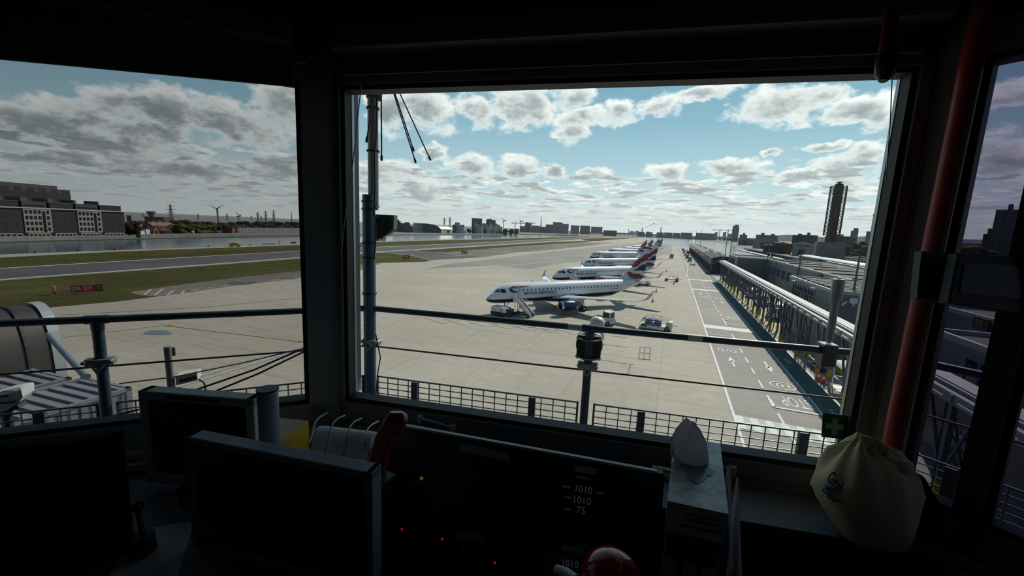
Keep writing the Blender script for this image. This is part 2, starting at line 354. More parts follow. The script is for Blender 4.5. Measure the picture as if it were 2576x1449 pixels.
def crossing(y, dep, label, far=False):
    mb = MB()
    for i in range(13): mb.mat(i % 2).bb((5.75 + i * .5, y, .02), (5.75 + (i + 1) * .5, y + dep, .034))
    return struct('pedestrian_crossing', mb, [M_WHITE, M_WHITE if far else mat('crossing_green', (.42, .5, .43), .8, noise=(3., .3))], label, 'crossing')
crossing(32.0, 2.3, 'worn white and green striped crossing on the road below the first aid sign')
crossing(66.6, 2.4, 'white crossing beyond the STOP box, just past the handrail', True)
crossing(113.0, 2.2, 'pale crossing far along the road near the cone row', True); crossing(138, 2.2, 'thin pale crossing where the elevated walkway ends', True)
def stop(x, y, w, h, flip, label, txt='STOP'):
    mb = MB()
    xd, yd = ((1, 0, 0), (0, 1, 0)) if not flip else ((-1, 0, 0), (0, -1, 0))
    vs, fs, tw, th = text_mesh(txt, 1.0)
    o = V((x, y, .035)) + (V((w, h, 0)) if flip else V((0, 0, 0)))
    mb.add([o + V(xd) * (v.x * w / tw) + V(yd) * (v.y * h / th) for v in vs], fs)
    return struct('road_lettering', mb, M_WHITE, label, 'road marking')
stop(6.9, 58.8, 2.0, 2.2, False, 'white STOP lettering inside the box just beyond the handrail')
stop(9.9, 38.3, 2.2, 2.3, True, 'upside down STOP lettering next to the green path in the foreground')
stop(9.6, 76.3, 2.1, 2.2, True, 'upside down STOP lettering beside the middle striped crossing')
stop(6.6, 25.0, 2.2, 2.0, False, 'STOP lettering partly hidden behind the mesh guard')
stop(6.7, 99.3, 2.0, 2.2, False, 'small STOP lettering in the left lane halfway along the road')
stop(9.6, 99.5, 2.1, 2.0, True, 'small upside down STOP lettering halfway along the road by the path')
stop(6.5, 127.5, 2.0, 2.2, False, 'faint distant STOP lettering in the left lane'); stop(9.7, 120, 2.0, 2.0, True, 'faint distant upside down STOP lettering by the path')
mark('stop_line', [wseg(9.0, 37.5, 12.3, 37.5), wseg(9.0, 37.5, 9.0, 39.2)], .3, M_WHITE, 'white stop line in front of the near upside down STOP')
mark('stop_line', [wseg(5.7, 62.3, 9.0, 62.3), wseg(9.0, 62.3, 9.0, 59.5)], .25, M_WHITE, 'white bracket line around the near STOP box')
mark('stop_line', [wseg(9.0, 70.6, 12.3, 70.6), wseg(9.0, 74.9, 12.3, 74.9), wseg(9.0, 70.6, 9.0, 74.9)], .2, M_WHITE, 'white box before the middle upside down STOP')
mark('stop_line', [wseg(5.7, 27.9, 12.3, 27.4), wseg(5.7, 27.9, 4.2, 24.5), wseg(12.0, 28.2, 13.2, 22)], .25, M_WHITE, 'white lines seen through the mesh guard')
def oval(x, y, rx, ry, label):
    mb = MB(); n = 28
    for i in range(n):
        a, b = 2 * math.pi * i / n, 2 * math.pi * (i + 1) / n
        mb.quad((x + rx * math.cos(a), y + ry * math.sin(a), .04), (x + rx * math.cos(b), y + ry * math.sin(b), .04), (x + (rx - .13) * math.cos(b), y + (ry - .16) * math.sin(b), .04), (x + (rx - .13) * math.cos(a), y + (ry - .16) * math.sin(a), .04))
    flip = -1 if x > 9 else 1
    add_text(mb, '10', (x - flip * .55, y - flip * .55, .04), (flip, 0, 0), (0, flip, 0), 1.1, 1.1)
    return struct('speed_roundel', mb, M_WHITE, label, 'road marking')
oval(7.35, 54.3, 1.05, 1.15, 'white oval 10 roundel in the left lane just below the handrail'); oval(10.9, 43.6, 1.1, 1.1, 'white oval 10 roundel in the right lane beside the green path')
def arrow(x, y, L, d, label):
    mb = MB(); s = d
    mb.quad(*[V((x + a, y + s * b, .04)) for a, b in ((-.1, 0), (.1, 0), (.1, L * .6), (-.1, L * .6))])
    mb.quad(*[V((x + a, y + s * b, .04)) for a, b in ((-.38, L * .5), (.38, L * .5), (0, L))]); return struct('road_arrow', mb, M_WHITE, label, 'road marking')
arrow(7.35, 47.6, 4.0, 1, 'white arrow pointing away in the left lane'); arrow(10.8, 51.5, 4.0, -1, 'white arrow pointing back in the right lane')
arrow(7.3, 104, 3.5, 1, 'small distant white arrow pointing away in the left lane'); arrow(10.8, 97.0, 3.5, -1, 'small distant white arrow pointing back in the right lane')
def walker(x, y, label):
    mb = MB(); z = .05
    for a, b in (((0, .9), (.1, .45)), ((.1, .45), (.35, 0)), ((.1, .45), (-.2, .05)), ((.05, .8), (.35, .55)), ((.05, .8), (-.25, .6))):
        a = V((x + a[0], y + a[1] * 1.6, z)); b = V((x + b[0], y + b[1] * 1.6, z)); mb.bar(a, b, .1, .012)
    mb.cyl((x, y + 1.75, z), (x, y + 1.75, z + .01), .14); return struct('walker_symbol', mb, M_WHITE, label, 'road marking')
walker(13.3, 52.0, 'small white walking figure on the green path by the yellow posts'); walker(13.3, 37.2, 'small white walking figure on the green path near the shelter')
# zig-zag hatching in front of the near aircraft, yellow line, dashes
zz = []
for i in range(7):
    x0 = 1060 + i * 55; y0 = 796 + i * 4.6; zz += [((x0, y0), (x0 + 52, y0 + 17)), ((x0 + 52, y0 + 17), (x0 + 50 + 46, y0 + 8))]
zz += [((1062, 792), (1412, 832)), ((1040, 799), (1060, 796))]
mark('hatched_zone', zz, .16, M_FADED, 'faint white zigzag hatching in front of the nearest aircraft')
mark('hatched_zone', [((315, 733), (362, 733)), ((362, 742), (385, 723)), ((388, 743), (410, 726)), ((420, 742), (436, 731)), ((455, 739), (464, 731)), ((331, 737), (345, 731)), ((480, 730), (500, 727)), ((520, 725), (540, 722.5)), ((560, 720), (580, 718)), ((600, 716), (640, 711)), ((680, 706), (780, 695))], .3, M_FADED, 'white hatching at the edge of the broad grass')
mb = MB(); a = G(412, 818, .03); b = G(772, 861, .03); d = (b - a).normalized(); s_ = V((-d.y, d.x, 0))
mb.prism([a - s_ * .09 + d * .6, b - s_ * .09 - d * .6, b + s_ * .09 - d * .6, a + s_ * .09 + d * .6], _Z * .01)
for p, q in ((a, d), (b, -d)): mb.prism([p, p + q * 1.2 + s_ * .35, p + q * 1.2 - s_ * .35], _Z * .01)
struct('stand_arrow', mb, M_YELL, 'yellow double ended arrow line on the apron behind the left railing', 'road marking')
mark('lead_in_line', [((0, 868), (150, 850)), ((150, 850), (300, 832)), ((300, 832), (412, 818))], .1, M_YELL, 'thin yellow lead in line bending across the left apron')
mark('lead_in_line', [((580, 797), (612, 796)), ((590, 793), (612, 796))], .4, M_YELL, 'small yellow arrowhead just under the left handrail')
mark('slab_repair_line', [((150, 792), (330, 783)), ((330, 783), (520, 772)), ((520, 772), (783, 747))], .12, M_GREYP, 'long dark joint repair line across the left apron')
mark('taxi_bead_line', [((335 + i * 34, 755 - i * 2.8), (341 + i * 34, 754.5 - i * 2.8)) for i in range(13)], .4, M_FADED, 'row of small pale dots along the apron taxi line')
mark('stand_box', [((1600, 772), (1636, 769)), ((1590, 783), (1612, 762)), ((1640, 755), (1655, 757)), ((1653, 757), (1655, 764)), ((1628, 768), (1634, 760)), ((1640, 738), (1655, 740)), ((1637, 775), (1632, 782))], .2, M_FADED, 'faint white stand number boxes by the nearest tail')
mark('stand_box', [((1540, 845), (1578, 849)), ((1578, 849), (1584, 840)), ((1490, 862), (1580, 874)), ((1480, 900), (1596, 917))], .14, M_FADED, 'white stand corner mark below the baggage tug')
mark('service_grid', [((1611, 872), (1607, 902)), ((1623, 873), (1620, 903)), ((1637, 874), (1634, 905)), ((1611, 872), (1637, 874)), ((1609, 887), (1635, 889)), ((1607, 902), (1634, 905)), ((1587, 915), (1580, 940))], .13, M_GREYP, 'grey painted service grid on the apron left of the road')
# ------------------------------------------------------------------ aircraft (local frame: x aft of the nose, y starboard, z up)
def interp(t, x):
    for (a, b), (c, d) in zip(t, t[1:]):
        if x <= c: return b + (d - b) * max(0, (x - a)) / (c - a)
    return t[-1][1]
TOP = [(0, 2.42), (.25, 2.78), (.7, 3.15), (1.3, 3.55), (2.0, 4.1), (2.7, 4.5), (3.5, 4.77), (4.5, 4.91), (6, 4.95), (27, 4.95), (30, 4.93), (33, 4.86), (35.5, 4.7), (36.2, 4.56)]
BOT = [(0, 2.3), (.25, 2.05), (.7, 1.87), (1.3, 1.77), (2, 1.71), (3.5, 1.66), (24, 1.66), (26, 1.82), (28, 2.3), (30, 2.85), (33, 3.68), (35.5, 4.2), (36.2, 4.36)]
HWD = [(0, .06), (.25, .4), (.7, .72), (1.3, 1.0), (2, 1.22), (2.7, 1.36), (3.5, 1.45), (5, 1.5), (25, 1.5), (27, 1.44), (29, 1.24), (31, .98), (33, .7), (35.5, .32), (36.2, .12)]
def skin(a, z, off=.02):             # point on the port skin
    t, b, h = interp(TOP, a), interp(BOT, a), interp(HWD, a); zc = (t + b) / 2; hh = (t - b) / 2
    q = max(-.98, min(.98, (z - zc) / hh)); y = h * math.sqrt(1 - q * q)
    n = V((0, -y / h ** 2, (z - zc) / hh ** 2)).normalized()
    return V((a, -y, zc + q * hh)) + n * off
def fus_paint():
    ma, N, b = shader('airliner_paint'); tc = N.n('ShaderNodeTexCoord').outputs['Object']
    sp = N.n('ShaderNodeSeparateXYZ'); N.put(sp.inputs[0], tc)
    lim = N.math('ADD', N.math('MULTIPLY', N.math('MAXIMUM', N.math('SUBTRACT', sp.outputs[0], 9.0), 0.0), .02), 2.5)
    f = N.math('LESS_THAN', sp.outputs[2], lim)
    f = N.math('MULTIPLY', f, N.math('LESS_THAN', sp.outputs[0], 27.8))
    N.put(b.inputs['Base Color'], N.mix(f, (.72, .72, .715), (.012, .018, .075))); b.inputs['Roughness'].default_value = .22; b.inputs['Coat Weight'].default_value = .4
    return ma
P_FUS = fus_paint(); P_WHITE = mat('white_gloss_paint', (.78, .78, .77), .25, coat=.3); P_GREY = mat('wing_grey_paint', (.52, .53, .53), .4)
P_NAVY = mat('navy_gloss_paint', (.012, .022, .11), .22, coat=.4); P_RED = mat('tail_red_paint', (.23, .014, .02), .35); P_BLUE = mat('tail_blue_paint', (.01, .02, .085), .35)
P_DARK = mat('cabin_window_glass', (.012, .016, .022), .12); P_LINE = mat('door_outline_grey', (.3, .31, .33), .5); P_CHROME = mat('polished_lip', (.7, .7, .7), .2, 1.0)
P_TYRE = mat('tyre_rubber', (.018, .018, .018), .85); P_HUB = mat('wheel_hub', (.35, .35, .35), .4, .6); P_GEAR = mat('gear_leg_steel', (.28, .29, .3), .4, .7); P_HOT = mat('exhaust_metal', (.2, .19, .18), .4, .9)
P_FLAG = mat('livery_lettering', (.015, .03, .13), .4)

def wheel(mb, c, r, w, ax=(0, 1, 0)):
    c = V(c); ax = V(ax)
    mb.mat(0).lathe([(r * .62, -w / 2), (r * .9, -w / 2), (r, -w * .3), (r, w * .3), (r * .9, w / 2), (r * .62, w / 2)], c, ax, 14, cap=False)
    mb.mat(1).lathe([(0, -w * .38), (r * .3, -w * .42), (r * .64, -w * .3), (r * .64, w * .3), (r * .3, w * .42), (0, w * .38)], c, ax, 12)
    return mb
AF = [(0, 0), (.02, .28), (.1, .62), (.3, 1), (.55, .82), (.8, .4), (1, .05), (1, -.02), (.8, -.22), (.5, -.5), (.2, -.55), (.04, -.3)]
def foil(le, chord, thick, span=V((0, 1, 0))):   # section in x / up plane
    up = V((1, 0, 0)).cross(span).normalized()
    if up.length < .1: up = _Z.copy()
    return [V(le) + V((1, 0, 0)) * (u * chord) + up * (w * thick * chord / 2) for u, w in AF]
def decal(poly, off=.025, sub=8, flat=None):
    """polygon given as (a, z) pairs laid on the port skin, triangulated finely enough to follow the curve"""
    bm = bmesh.new(); bm.faces.new([bm.verts.new((a, z, 0)) for a, z in poly]); bmesh.ops.triangulate(bm, faces=bm.faces)
    if sub: bmesh.ops.subdivide_edges(bm, edges=bm.edges, cuts=2, use_grid_fill=True); bmesh.ops.triangulate(bm, faces=bm.faces)
    vs = [skin(v.co.x, v.co.y, off) if flat is None else V((v.co.x, flat, v.co.y)) for v in bm.verts]; fs = [[v.index for v in f.verts] for f in bm.faces]
    bm.verts.index_update(); fs = [[v.index for v in f.verts] for f in bm.faces]; bm.free(); return vs, fs
def smooth_poly(pts, it=1):
    for _ in range(it):
        out = []
        for i, p in enumerate(pts):
            q = pts[(i + 1) % len(pts)]; out += [(p[0] * .78 + q[0] * .22, p[1] * .78 + q[1] * .22), (p[0] * .22 + q[0] * .78, p[1] * .22 + q[1] * .78)]
        pts = out
    return pts

def make_airliner():
    t = thing('airliner', 'nearest white airliner with open stairs at its front door and blue engine facing the viewer', 'aeroplane', group='parked airliners')
    mb = MB(); st = [0, .12, .25, .45, .7, 1, 1.3, 1.65, 2, 2.35, 2.7, 3.1, 3.5, 4, 4.5, 6, 9, 13, 18, 22, 24, 25, 26, 27, 28, 29, 30, 31, 32, 33, 34, 35, 35.5, 36.2]
    rings = []
    for a in st:
        tp, bt, h = interp(TOP, a), interp(BOT, a), interp(HWD, a); zc = (tp + bt) / 2; hh = (tp - bt) / 2
        rings.append([V((a, h * math.cos(k), zc + hh * math.sin(k))) for k in [2 * math.pi * i / 32 for i in range(32)]])
    mb.loft(rings); loc('fuselage', mb, P_FUS, t)
    # wings with blended winglets
    for s, nm in ((-1, 'wing'), (1, 'wing')):
        mb = MB(); secs = []
        for b, le, ch, z, th in ((1.0, 11.6, 6.6, 2.25, .13), (1.7, 12.3, 5.9, 2.3, .13), (4.8, 14.6, 3.95, 2.62, .12), (9, 16.9, 2.9, 3.02, .11), (12.6, 18.85, 2.05, 3.36, .1), (13.2, 19.2, 1.9, 3.46, .09)):
            secs.append(foil((le, s * b, z), ch, th))
        for b, le, ch, z, an in ((13.55, 19.6, 1.25, 3.62, 45), (13.85, 20.05, .85, 3.92, 60), (14.2, 20.8, .42, 4.85, 70), (14.3, 21.05, .26, 5.15, 74)):
            secs.append([V((p.x, s * b + (p.z - z) * -s * math.sin(R(an)), z + (p.z - z) * math.cos(R(an)))) for p in foil((le, s * b, z), ch, .08)])
        if s > 0: secs = [r_[::-1] for r_ in secs]
        mb.loft(secs); w = loc(nm, mb, P_GREY, t)
        for b, a0, a1, z in ((6.6, 16.6, 19.4, 2.72), (9.6, 18.0, 20.4, 2.98)):
            mb = MB(); mb.lathe([(0.02, 0), (.14, .5), (.17, 1.2), (.1, (a1 - a0) * .85), (.02, a1 - a0)], (a0, s * b, z - .22), (1, 0, -.03), 10); loc('flap_fairing', mb, P_GREY, w)
        # engine
        mb = MB(); c = V((10.9, s * 4.7, 1.55))
        mb.lathe([(.70, .18), (.79, .45), (.85, .95), (.86, 1.6), (.80, 2.6), (.68, 3.3), (.62, 3.3)], c, (1, 0, 0), 28); n = loc('engine_nacelle', mb, P_NAVY, t)
        mb = MB(); mb.lathe([(.60, .6), (.585, .25), (.62, .05), (.66, 0), (.70, .03), (.735, .12), (.765, .3)], c, (1, 0, 0), 28); loc('intake_lip', mb, P_CHROME, n)
        mb = MB(); mb.lathe([(.02, .35), (.16, .6), (.2, .75)], c, (1, 0, 0), 14)
        for k in range(18):
            an = 2 * math.pi * k / 18; d = V((0, math.cos(an), math.sin(an))); e = V((.12, -math.sin(an) * .16, math.cos(an) * .16))
            mb.quad(c + V((.7, 0, 0)) + d * .17 - e * .6, c + V((.7, 0, 0)) + d * .17 + e * .6, c + V((.7, 0, 0)) + d * .59 + e, c + V((.7, 0, 0)) + d * .59 - e)
        mb.lathe([(0, .95), (.6, .95), (.6, .3)], c, (1, 0, 0), 20); loc('fan', mb, mat('fan_titanium', (.09, .09, .1), .35, .8), n)
        mb = MB(); mb.lathe([(.60, 2.9), (.56, 3.2), (.47, 3.9), (.44, 3.9), (.3, 3.6), (.22, 3.9), (.03, 4.5)], c, (1, 0, 0), 20); loc('exhaust', mb, P_HOT, n)
        mb = MB(); mb.prism([(12.0, s * 4.7 - .09, 2.35), (13.2, s * 4.7 - .09, 2.62), (17.0, s * 4.7 - .09, 2.75), (15.6, s * 4.7 - .09, 2.2), (14.0, s * 4.7 - .09, 2.05)], (0, .18, 0)); loc('engine_pylon', mb, P_GREY, t)
        # tailplane
        mb = MB(); secs = [foil((le, s * b, z), ch, .1) for b, le, ch, z in ((.3, 31.2, 3.3, 4.42), (1.0, 31.8, 2.95, 4.5), (3.5, 33.5, 2.15, 4.75), (5.8, 35.0, 1.35, 4.98), (6.04, 35.3, .95, 5.0))]
        if s > 0: secs = [r_[::-1] for r_ in secs]
        mb.loft(secs); loc('tailplane', mb, P_GREY, t)
        # main gear
        mb = MB(); mb.cyl((17.2, s * 2.75, 2.4), (17.2, s * 2.95, .6), .12); mb.cyl((17.2, s * 2.5, .52), (17.2, s * 3.4, .52), .08); mb.cyl((17.2, s * 1.2, 1.95), (17.2, s * 2.9, 1.0), .06); mb.cyl((17.5, s * 2.9, 1.4), (17.7, s * 2.9, .75), .04)
        g = loc('main_gear', mb, P_GEAR, t)
        for y in (2.55, 3.32): loc('wheel', wheel(MB(), (17.2, s * y, .5), .5, .34), [P_TYRE, P_HUB], g)
        mb = MB(); mb.prism([(16.6, s * 2.35, 1.2), (17.9, s * 2.35, 1.2), (17.8, s * 2.3, 2.3), (16.5, s * 2.3, 2.3)], (0, .04, 0)); loc('gear_door', mb, P_WHITE, g)
    # belly fairing, fin, nose gear
    mb = MB(); mb.loft([[V((a, 1.72 * k * math.cos(q), 2.05 + .62 * k * math.sin(q))) for q in [2 * math.pi * i / 20 for i in range(20)]] for a, k in ((10.4, .3), (11.4, .8), (13, 1), (17, 1), (19, .85), (20.5, .3))]); loc('belly_fairing', mb, P_FUS, t)
    mb = MB()
    fin = [(27.0, 4.93), (28.5, 5.45), (30.0, 6.05), (31.35, 7.15), (32.6, 8.6), (34.5, 10.5), (35.95, 10.55), (35.35, 8.2), (34.75, 5.0), (34.3, 4.7), (30, 4.8)]
    def fth(a, z): le = interp([(4.93, 27.4), (5.5, 29.6), (6.05, 30.4), (7.15, 31.5), (8.6, 32.75), (10.6, 34.6)], z); return max(.02, .30 * (1 - (z - 5) / 9) * (1 - abs((a - le) / 4.4 - .35) * 1.35))
    vs = []; rows = []
    for z, le, te in ((4.7, 27.0, 34.55), (4.93, 27.2, 34.72), (5.25, 28.1, 34.82), (5.6, 28.95, 34.9), (6.05, 30.0, 35.0), (7.15, 31.35, 35.2), (8.6, 32.6, 35.5), (10.35, 34.35, 35.92), (10.55, 34.75, 35.95)):
        ring = []
        for u, w in AF: ring.append(V((le + u * (te - le), w * .17 * (1 - (z - 5) / 10), z)))
        for i, (u, w) in enumerate(AF): ring[i].y = (abs(w) if i < 7 else -abs(w)) * .17 * (1 - (z - 5) / 9)
        rows.append(ring)
    mb.loft(rows); fo = loc('fin', mb, mat('fin_white_paint', (.62, .64, .64), .3), t)
    for nm, pts, m_ in (('flag_stripe', [(31.37, 7.12), (32.6, 8.55), (33.78, 8.86), (34.44, 9.51), (35.66, 9.84), (35.45, 8.41), (34.41, 8.28), (33.53, 7.96), (33.05, 7.44), (32.0, 7.13)], P_RED),
                        ('flag_stripe', [(31.56, 6.66), (32.6, 6.67), (33.27, 7.12), (34.04, 7.57), (35.22, 7.65), (35.02, 6.3), (34.09, 6.46), (33.35, 6.5), (32.63, 6.41), (32.08, 6.46)], P_BLUE),
                        ('flag_stripe', [(30.08, 6.04), (30.71, 6.32), (31.33, 5.99), (32.16, 5.81), (33.16, 5.85), (34.03, 5.54), (34.88, 5.26), (34.76, 4.97), (33.83, 4.89), (33.01, 4.81), (32.09, 4.94), (31.17, 5.09), (30.58, 5.55)], P_RED)):
        pts = smooth_poly(pts); mb = MB()
        for sd in (-1, 1):
            bm = bmesh.new(); bm.faces.new([bm.verts.new((a, sd * .2, z)) for a, z in pts]); bmesh.ops.triangulate(bm, faces=bm.faces); bm.verts.index_update()
            mb.add([v.co.copy() for v in bm.verts], [[v.index for v in f.verts] for f in bm.faces]); bm.free()
        f_ = loc(nm, mb, m_, fo); f_['label'] = 'red wave stripe on the fin' if m_ is P_RED else 'blue wave stripe on the fin'
    mb = MB(); mb.cyl((3.35, 0, 2.0), (3.35, 0, .45), .09); mb.cyl((3.35, -.3, .38), (3.35, .3, .38), .06); mb.cyl((3.35, 0, .9), (4.3, 0, 1.75), .05)
    g = loc('nose_gear', mb, P_GEAR, t)
    for y in (-.2, .2): loc('wheel', wheel(MB(), (3.35, y, .34), .34, .2), [P_TYRE, P_HUB], g)
    # cockpit panes and cabin windows
    for poly in ([(.95, 3.72), (1.32, 4.08), (1.95, 4.05), (1.86, 3.57)], [(1.98, 3.58), (2.1, 4.05), (2.66, 4.03), (2.82, 3.53)]):
        vs, fs = decal(poly); loc('cockpit_window', MB().add(vs, fs), P_DARK, t); loc('cockpit_window', MB().add([V((v.x, -v.y, v.z)) for v in vs], [f[::-1] for f in fs]), P_DARK, t)
    el = [(.115 * math.cos(k), .165 * math.sin(k)) for k in [2 * math.pi * i / 12 for i in range(12)]]
    w0 = None
    for i in range(27):
        a = 5.9 + .794 * i
        if abs(a - 15.43) < .3: pass
        if w0 is None:
            vs, fs = decal([(10 + x, 3.84 + z) for x, z in el], .02, 0); w0 = loc('cabin_window', MB().add([v - V((10, 0, 0)) for v in vs], fs), P_DARK, t); w0.location = (a, 0, 0)
        else:
            w = w0.copy(); COL.objects.link(w); w.parent = t; w.location = (a, 0, 0)
    vs, fs = decal([(5.25 + .07 * math.cos(k), 3.84 + .09 * math.sin(k)) for k in [2 * math.pi * i / 10 for i in range(10)]], .02, 0); loc('door_window', MB().add(vs, fs), P_DARK, t)
    def outline(a0, a1, z0, z1, w=.035):
        mb = MB(); r = .12; P = []
        for cx, cz, s0 in ((a1 - r, z1 - r, 0), (a0 + r, z1 - r, 90), (a0 + r, z0 + r, 180), (a1 - r, z0 + r, 270)):
            for k in range(4): P.append((cx, cz, math.cos(R(s0 + k * 30)), math.sin(R(s0 + k * 30))))
        Q = []
        for i, p in enumerate(P):
            q = P[(i + 1) % len(P)]
            for k in range(4 if abs(p[0] - q[0]) + abs(p[1] - q[1]) > .3 else 1):
                f = k / 4; Q.append(tuple(p[j] * (1 - f) + q[j] * f for j in range(4)))
        for i in range(len(Q)):
            p, q = Q[i], Q[(i + 1) % len(Q)]
            mb.quad(*[skin(u[0] + u[2] * rr, u[1] + u[3] * rr, .015) for u, rr in ((p, r), (q, r), (q, r - w), (p, r - w))])
        return mb
    loc('cabin_door', outline(4.0, 4.82, 2.75, 4.5), P_LINE, t); loc('cabin_door', outline(27.0, 27.75, 3.05, 4.65), P_LINE, t); loc('emergency_exit', outline(14.85, 15.4, 3.35, 4.35), P_LINE, t)
    rb = [(7.33, 4.53), (6.23, 4.53), (4.99, 4.57), (3.98, 4.55), (3.49, 4.42), (3.28, 4.17), (3.6, 4.1), (3.75, 4.2), (3.95, 4.25), (5.01, 4.30), (6.14, 4.36)]
    bl = [(3.28, 4.15), (3.31, 3.95), (3.54, 3.68), (4.03, 3.55), (4.43, 3.57), (4.85, 3.72), (4.32, 3.81), (3.91, 3.97), (3.66, 4.14)]
    vs, fs = decal([(a + .12, z - .06) for a, z in rb]); p = loc('ribbon_emblem', MB().add(vs, fs), P_RED, t); p['label'] = 'red upper stroke of the ribbon emblem'
    vs, fs = decal([(a + .08, z - .05) for a, z in bl]); p = loc('ribbon_emblem', MB().add(vs, fs), P_BLUE, t); p['label'] = 'blue lower stroke of the ribbon emblem'
    tv, tf, tw, th = text_mesh('BRITISH AIRWAYS', 1.0, bold=.012)
    loc('airline_lettering', MB().add([skin(6.0 + v.x * 5.9 / tw, 3.08 + v.y * .5 / th, .035) for v in tv], tf), P_FLAG, t)
    mb = MB()
    for i in range(14):
        a, b = 2 * math.pi * i / 14, 2 * math.pi * (i + 1) / 14
        mb.quad(*[skin(12.3 + r * math.cos(k), 3.36 + r * math.sin(k), .03) for r, k in ((.2, a), (.2, b), (.12, b), (.12, a))])
    for x0, x1, z0, z1 in ((12.18, 12.42, 3.33, 3.39), (12.27, 12.33, 3.25, 3.5), (12.1, 12.5, 3.56, 3.6)): mb.quad(*[skin(x, z, .03) for x, z in ((x0, z0), (x1, z0), (x1, z1), (x0, z1))])
    loc('crest', mb, P_LINE, t)
    tv, tf, tw, th = text_mesh('G-LCYW', 1.0)
    r_ = loc('registration', MB().add([skin(24.95 + v.x * 1.55 / tw, 3.22 + v.y * .26 / th, .03) for v in tv], tf), P_FLAG, t); r_['solo'] = 1
    mb = MB(); mb.quad(*[skin(a, z, .02) for a, z in ((29.2, 4.05), (29.9, 4.08), (29.9, 4.11), (29.2, 4.08))]); loc('tail_mark', mb, P_LINE, t)
    for a, h_ in ((8.2, .3), (10.9, .22), (22.5, .28)):
        mb = MB(); mb.prism([(a, -.015, 4.93), (a + .35, -.015, 4.93), (a + .42, -.015, 4.93 + h_), (a + .28, -.015, 4.93 + h_)], (0, .03, 0)); loc('antenna_blade', mb, P_WHITE, t)
    return t
PYAW = R(52)
def pl_world(n, a, b, z=0):          # plane frame (a aft, b port) -> world
    c, s = math.cos(PYAW), math.sin(PYAW); return V((n[0] + a * c + b * s, n[1] + a * s - b * c, z))
P1 = make_airliner(); NOSES = [(-26.3, 56.8), (-25.8, 92.5), (-27.0, 131.2), (-33.7, 180.0), (-32.8, 223.0), (-30.6, 265.0), (-29.6, 311.0)]
P1.location = (*NOSES[0], 0); P1.rotation_euler = (0, 0, PYAW)
for o_ in [x for x in bpy.data.objects if x.get('solo')]: pass
for n_, lb in zip(NOSES[1:], ('second white airliner in the row, stairs at both its front and rear doors', 'third white airliner in the row, nose just above the second one\'s roof', 'fourth white airliner in the row with its dark blue belly line fully showing', 'fifth white airliner, only its window row and roof showing over the fourth', 'sixth airliner, a thin white roof line behind the fifth', 'farthest airliner of the row, last thin white roof line')):
    copy_tree(P1, lb, (*n_, 0))
# ------------------------------------------------------------------ passenger stairs
S_WHITE = mat('stair_white_paint', (.66, .67, .67), .45); S_GREY = mat('stair_grey_steel', (.3, .32, .33), .5, .4); S_TREAD = mat('tread_plate', (.16, .17, .175), .55, .3); S_DARK = mat('chassis_black', (.03, .03, .032), .6)
def make_stairs(label):
    t = thing('boarding_stairs', label, 'stairs', group='boarding stairs at aircraft doors')   # local: x from foot to door, foot at 0
    rise, run = 2.55, 2.4; n = 12
    mb = MB()
    for i in range(n): mb.bb((i * run / n, -.55, (i + 1) * rise / n - .06), ((i + 1) * run / n + .03, .55, (i + 1) * rise / n))
    loc('treads', mb, S_TREAD, t)
    for s in (-1, 1):
        y = s * .6; mb = MB(); mb.prism([(-.1, y - .03, .08), (.15, y - .03, .02), (run + .1, y - .03, rise - .25), (run + .7, y - .03, rise - .25), (run + .7, y - .03, rise + .12), (run, y - .03, rise + .14), (-.1, y - .03, .5)], (0, .06, 0)); loc('side_panel', mb, S_WHITE, t)
        mb = MB()
        for h in (.55, 1.0): mb.tube([(-.1, y, .1 + h), (run, y, rise + h), (run + .7, y, rise + h)], .025, 6)
        for i in range(6): x = i * run / 5; mb.cyl((x, y, x * rise / run + .1), (x, y, x * rise / run + 1.03), .02, n=6)
        mb.cyl((run + .7, y, rise), (run + .7, y, rise + 1.0), .02, n=6); loc('handrail', mb, S_GREY, t)
    mb = MB(); mb.bb((run, -.6, rise - .12), (run + .75, .6, rise)); loc('platform', mb, S_TREAD, t)
    mb = MB()
    loc('canopy_panel', MB().bb((run + .05, .64, rise - .35), (run + .75, .7, rise + .75)), S_WHITE, t)
    mb2 = MB(); mb2.tube([(run + .45, -.6, rise), (run + .45, -.6, rise + 1.9), (run + .45, .6, rise + 1.9), (run + .45, .6, rise)], .03, 6); loc('hoop', mb2, S_GREY, t)
    mb = MB(); mb.bar((-.1, -.5, .38), (3.1, -.5, .38), .1); mb.bar((-.1, .5, .38), (3.1, .5, .38), .1); mb.bar((.8, -.6, .38), (.8, .6, .38), .1); mb.bar((2.8, -.6, .38), (2.8, .6, .38), .1)
    for s in (-.45, .45): mb.bar((.9, s, .4), (2.5, s, 2.2), .07); mb.bar((2.9, s, .4), (1.8, s, 1.7), .07); mb.bar((2.9, s, .4), (2.95, s, 2.35), .06)
    ch = loc('chassis', mb, S_DARK, t)
    for x in (.5, 2.8):
        for s in (-.6, .6): loc('wheel', wheel(MB(), (x, s, .28), .28, .18), [P_TYRE, P_HUB], ch)
    return t
ST = make_stairs('white boarding stairs at the front door of the nearest airliner')
def put_stairs(o, top, foot):
    d = V(top) - V(foot); o.location = (foot[0], foot[1], 0); o.rotation_euler = (0, 0, math.atan2(d.y, d.x))
def stair_pos(n, a=4.4, ang=-3):
    t_ = pl_world(n, a, 1.55); d = V((math.cos(PYAW - math.pi / 2 + R(29)), math.sin(PYAW - math.pi / 2 + R(29)), 0)); return t_, t_ + d * 3.15
put_stairs(ST, *stair_pos(NOSES[0]))
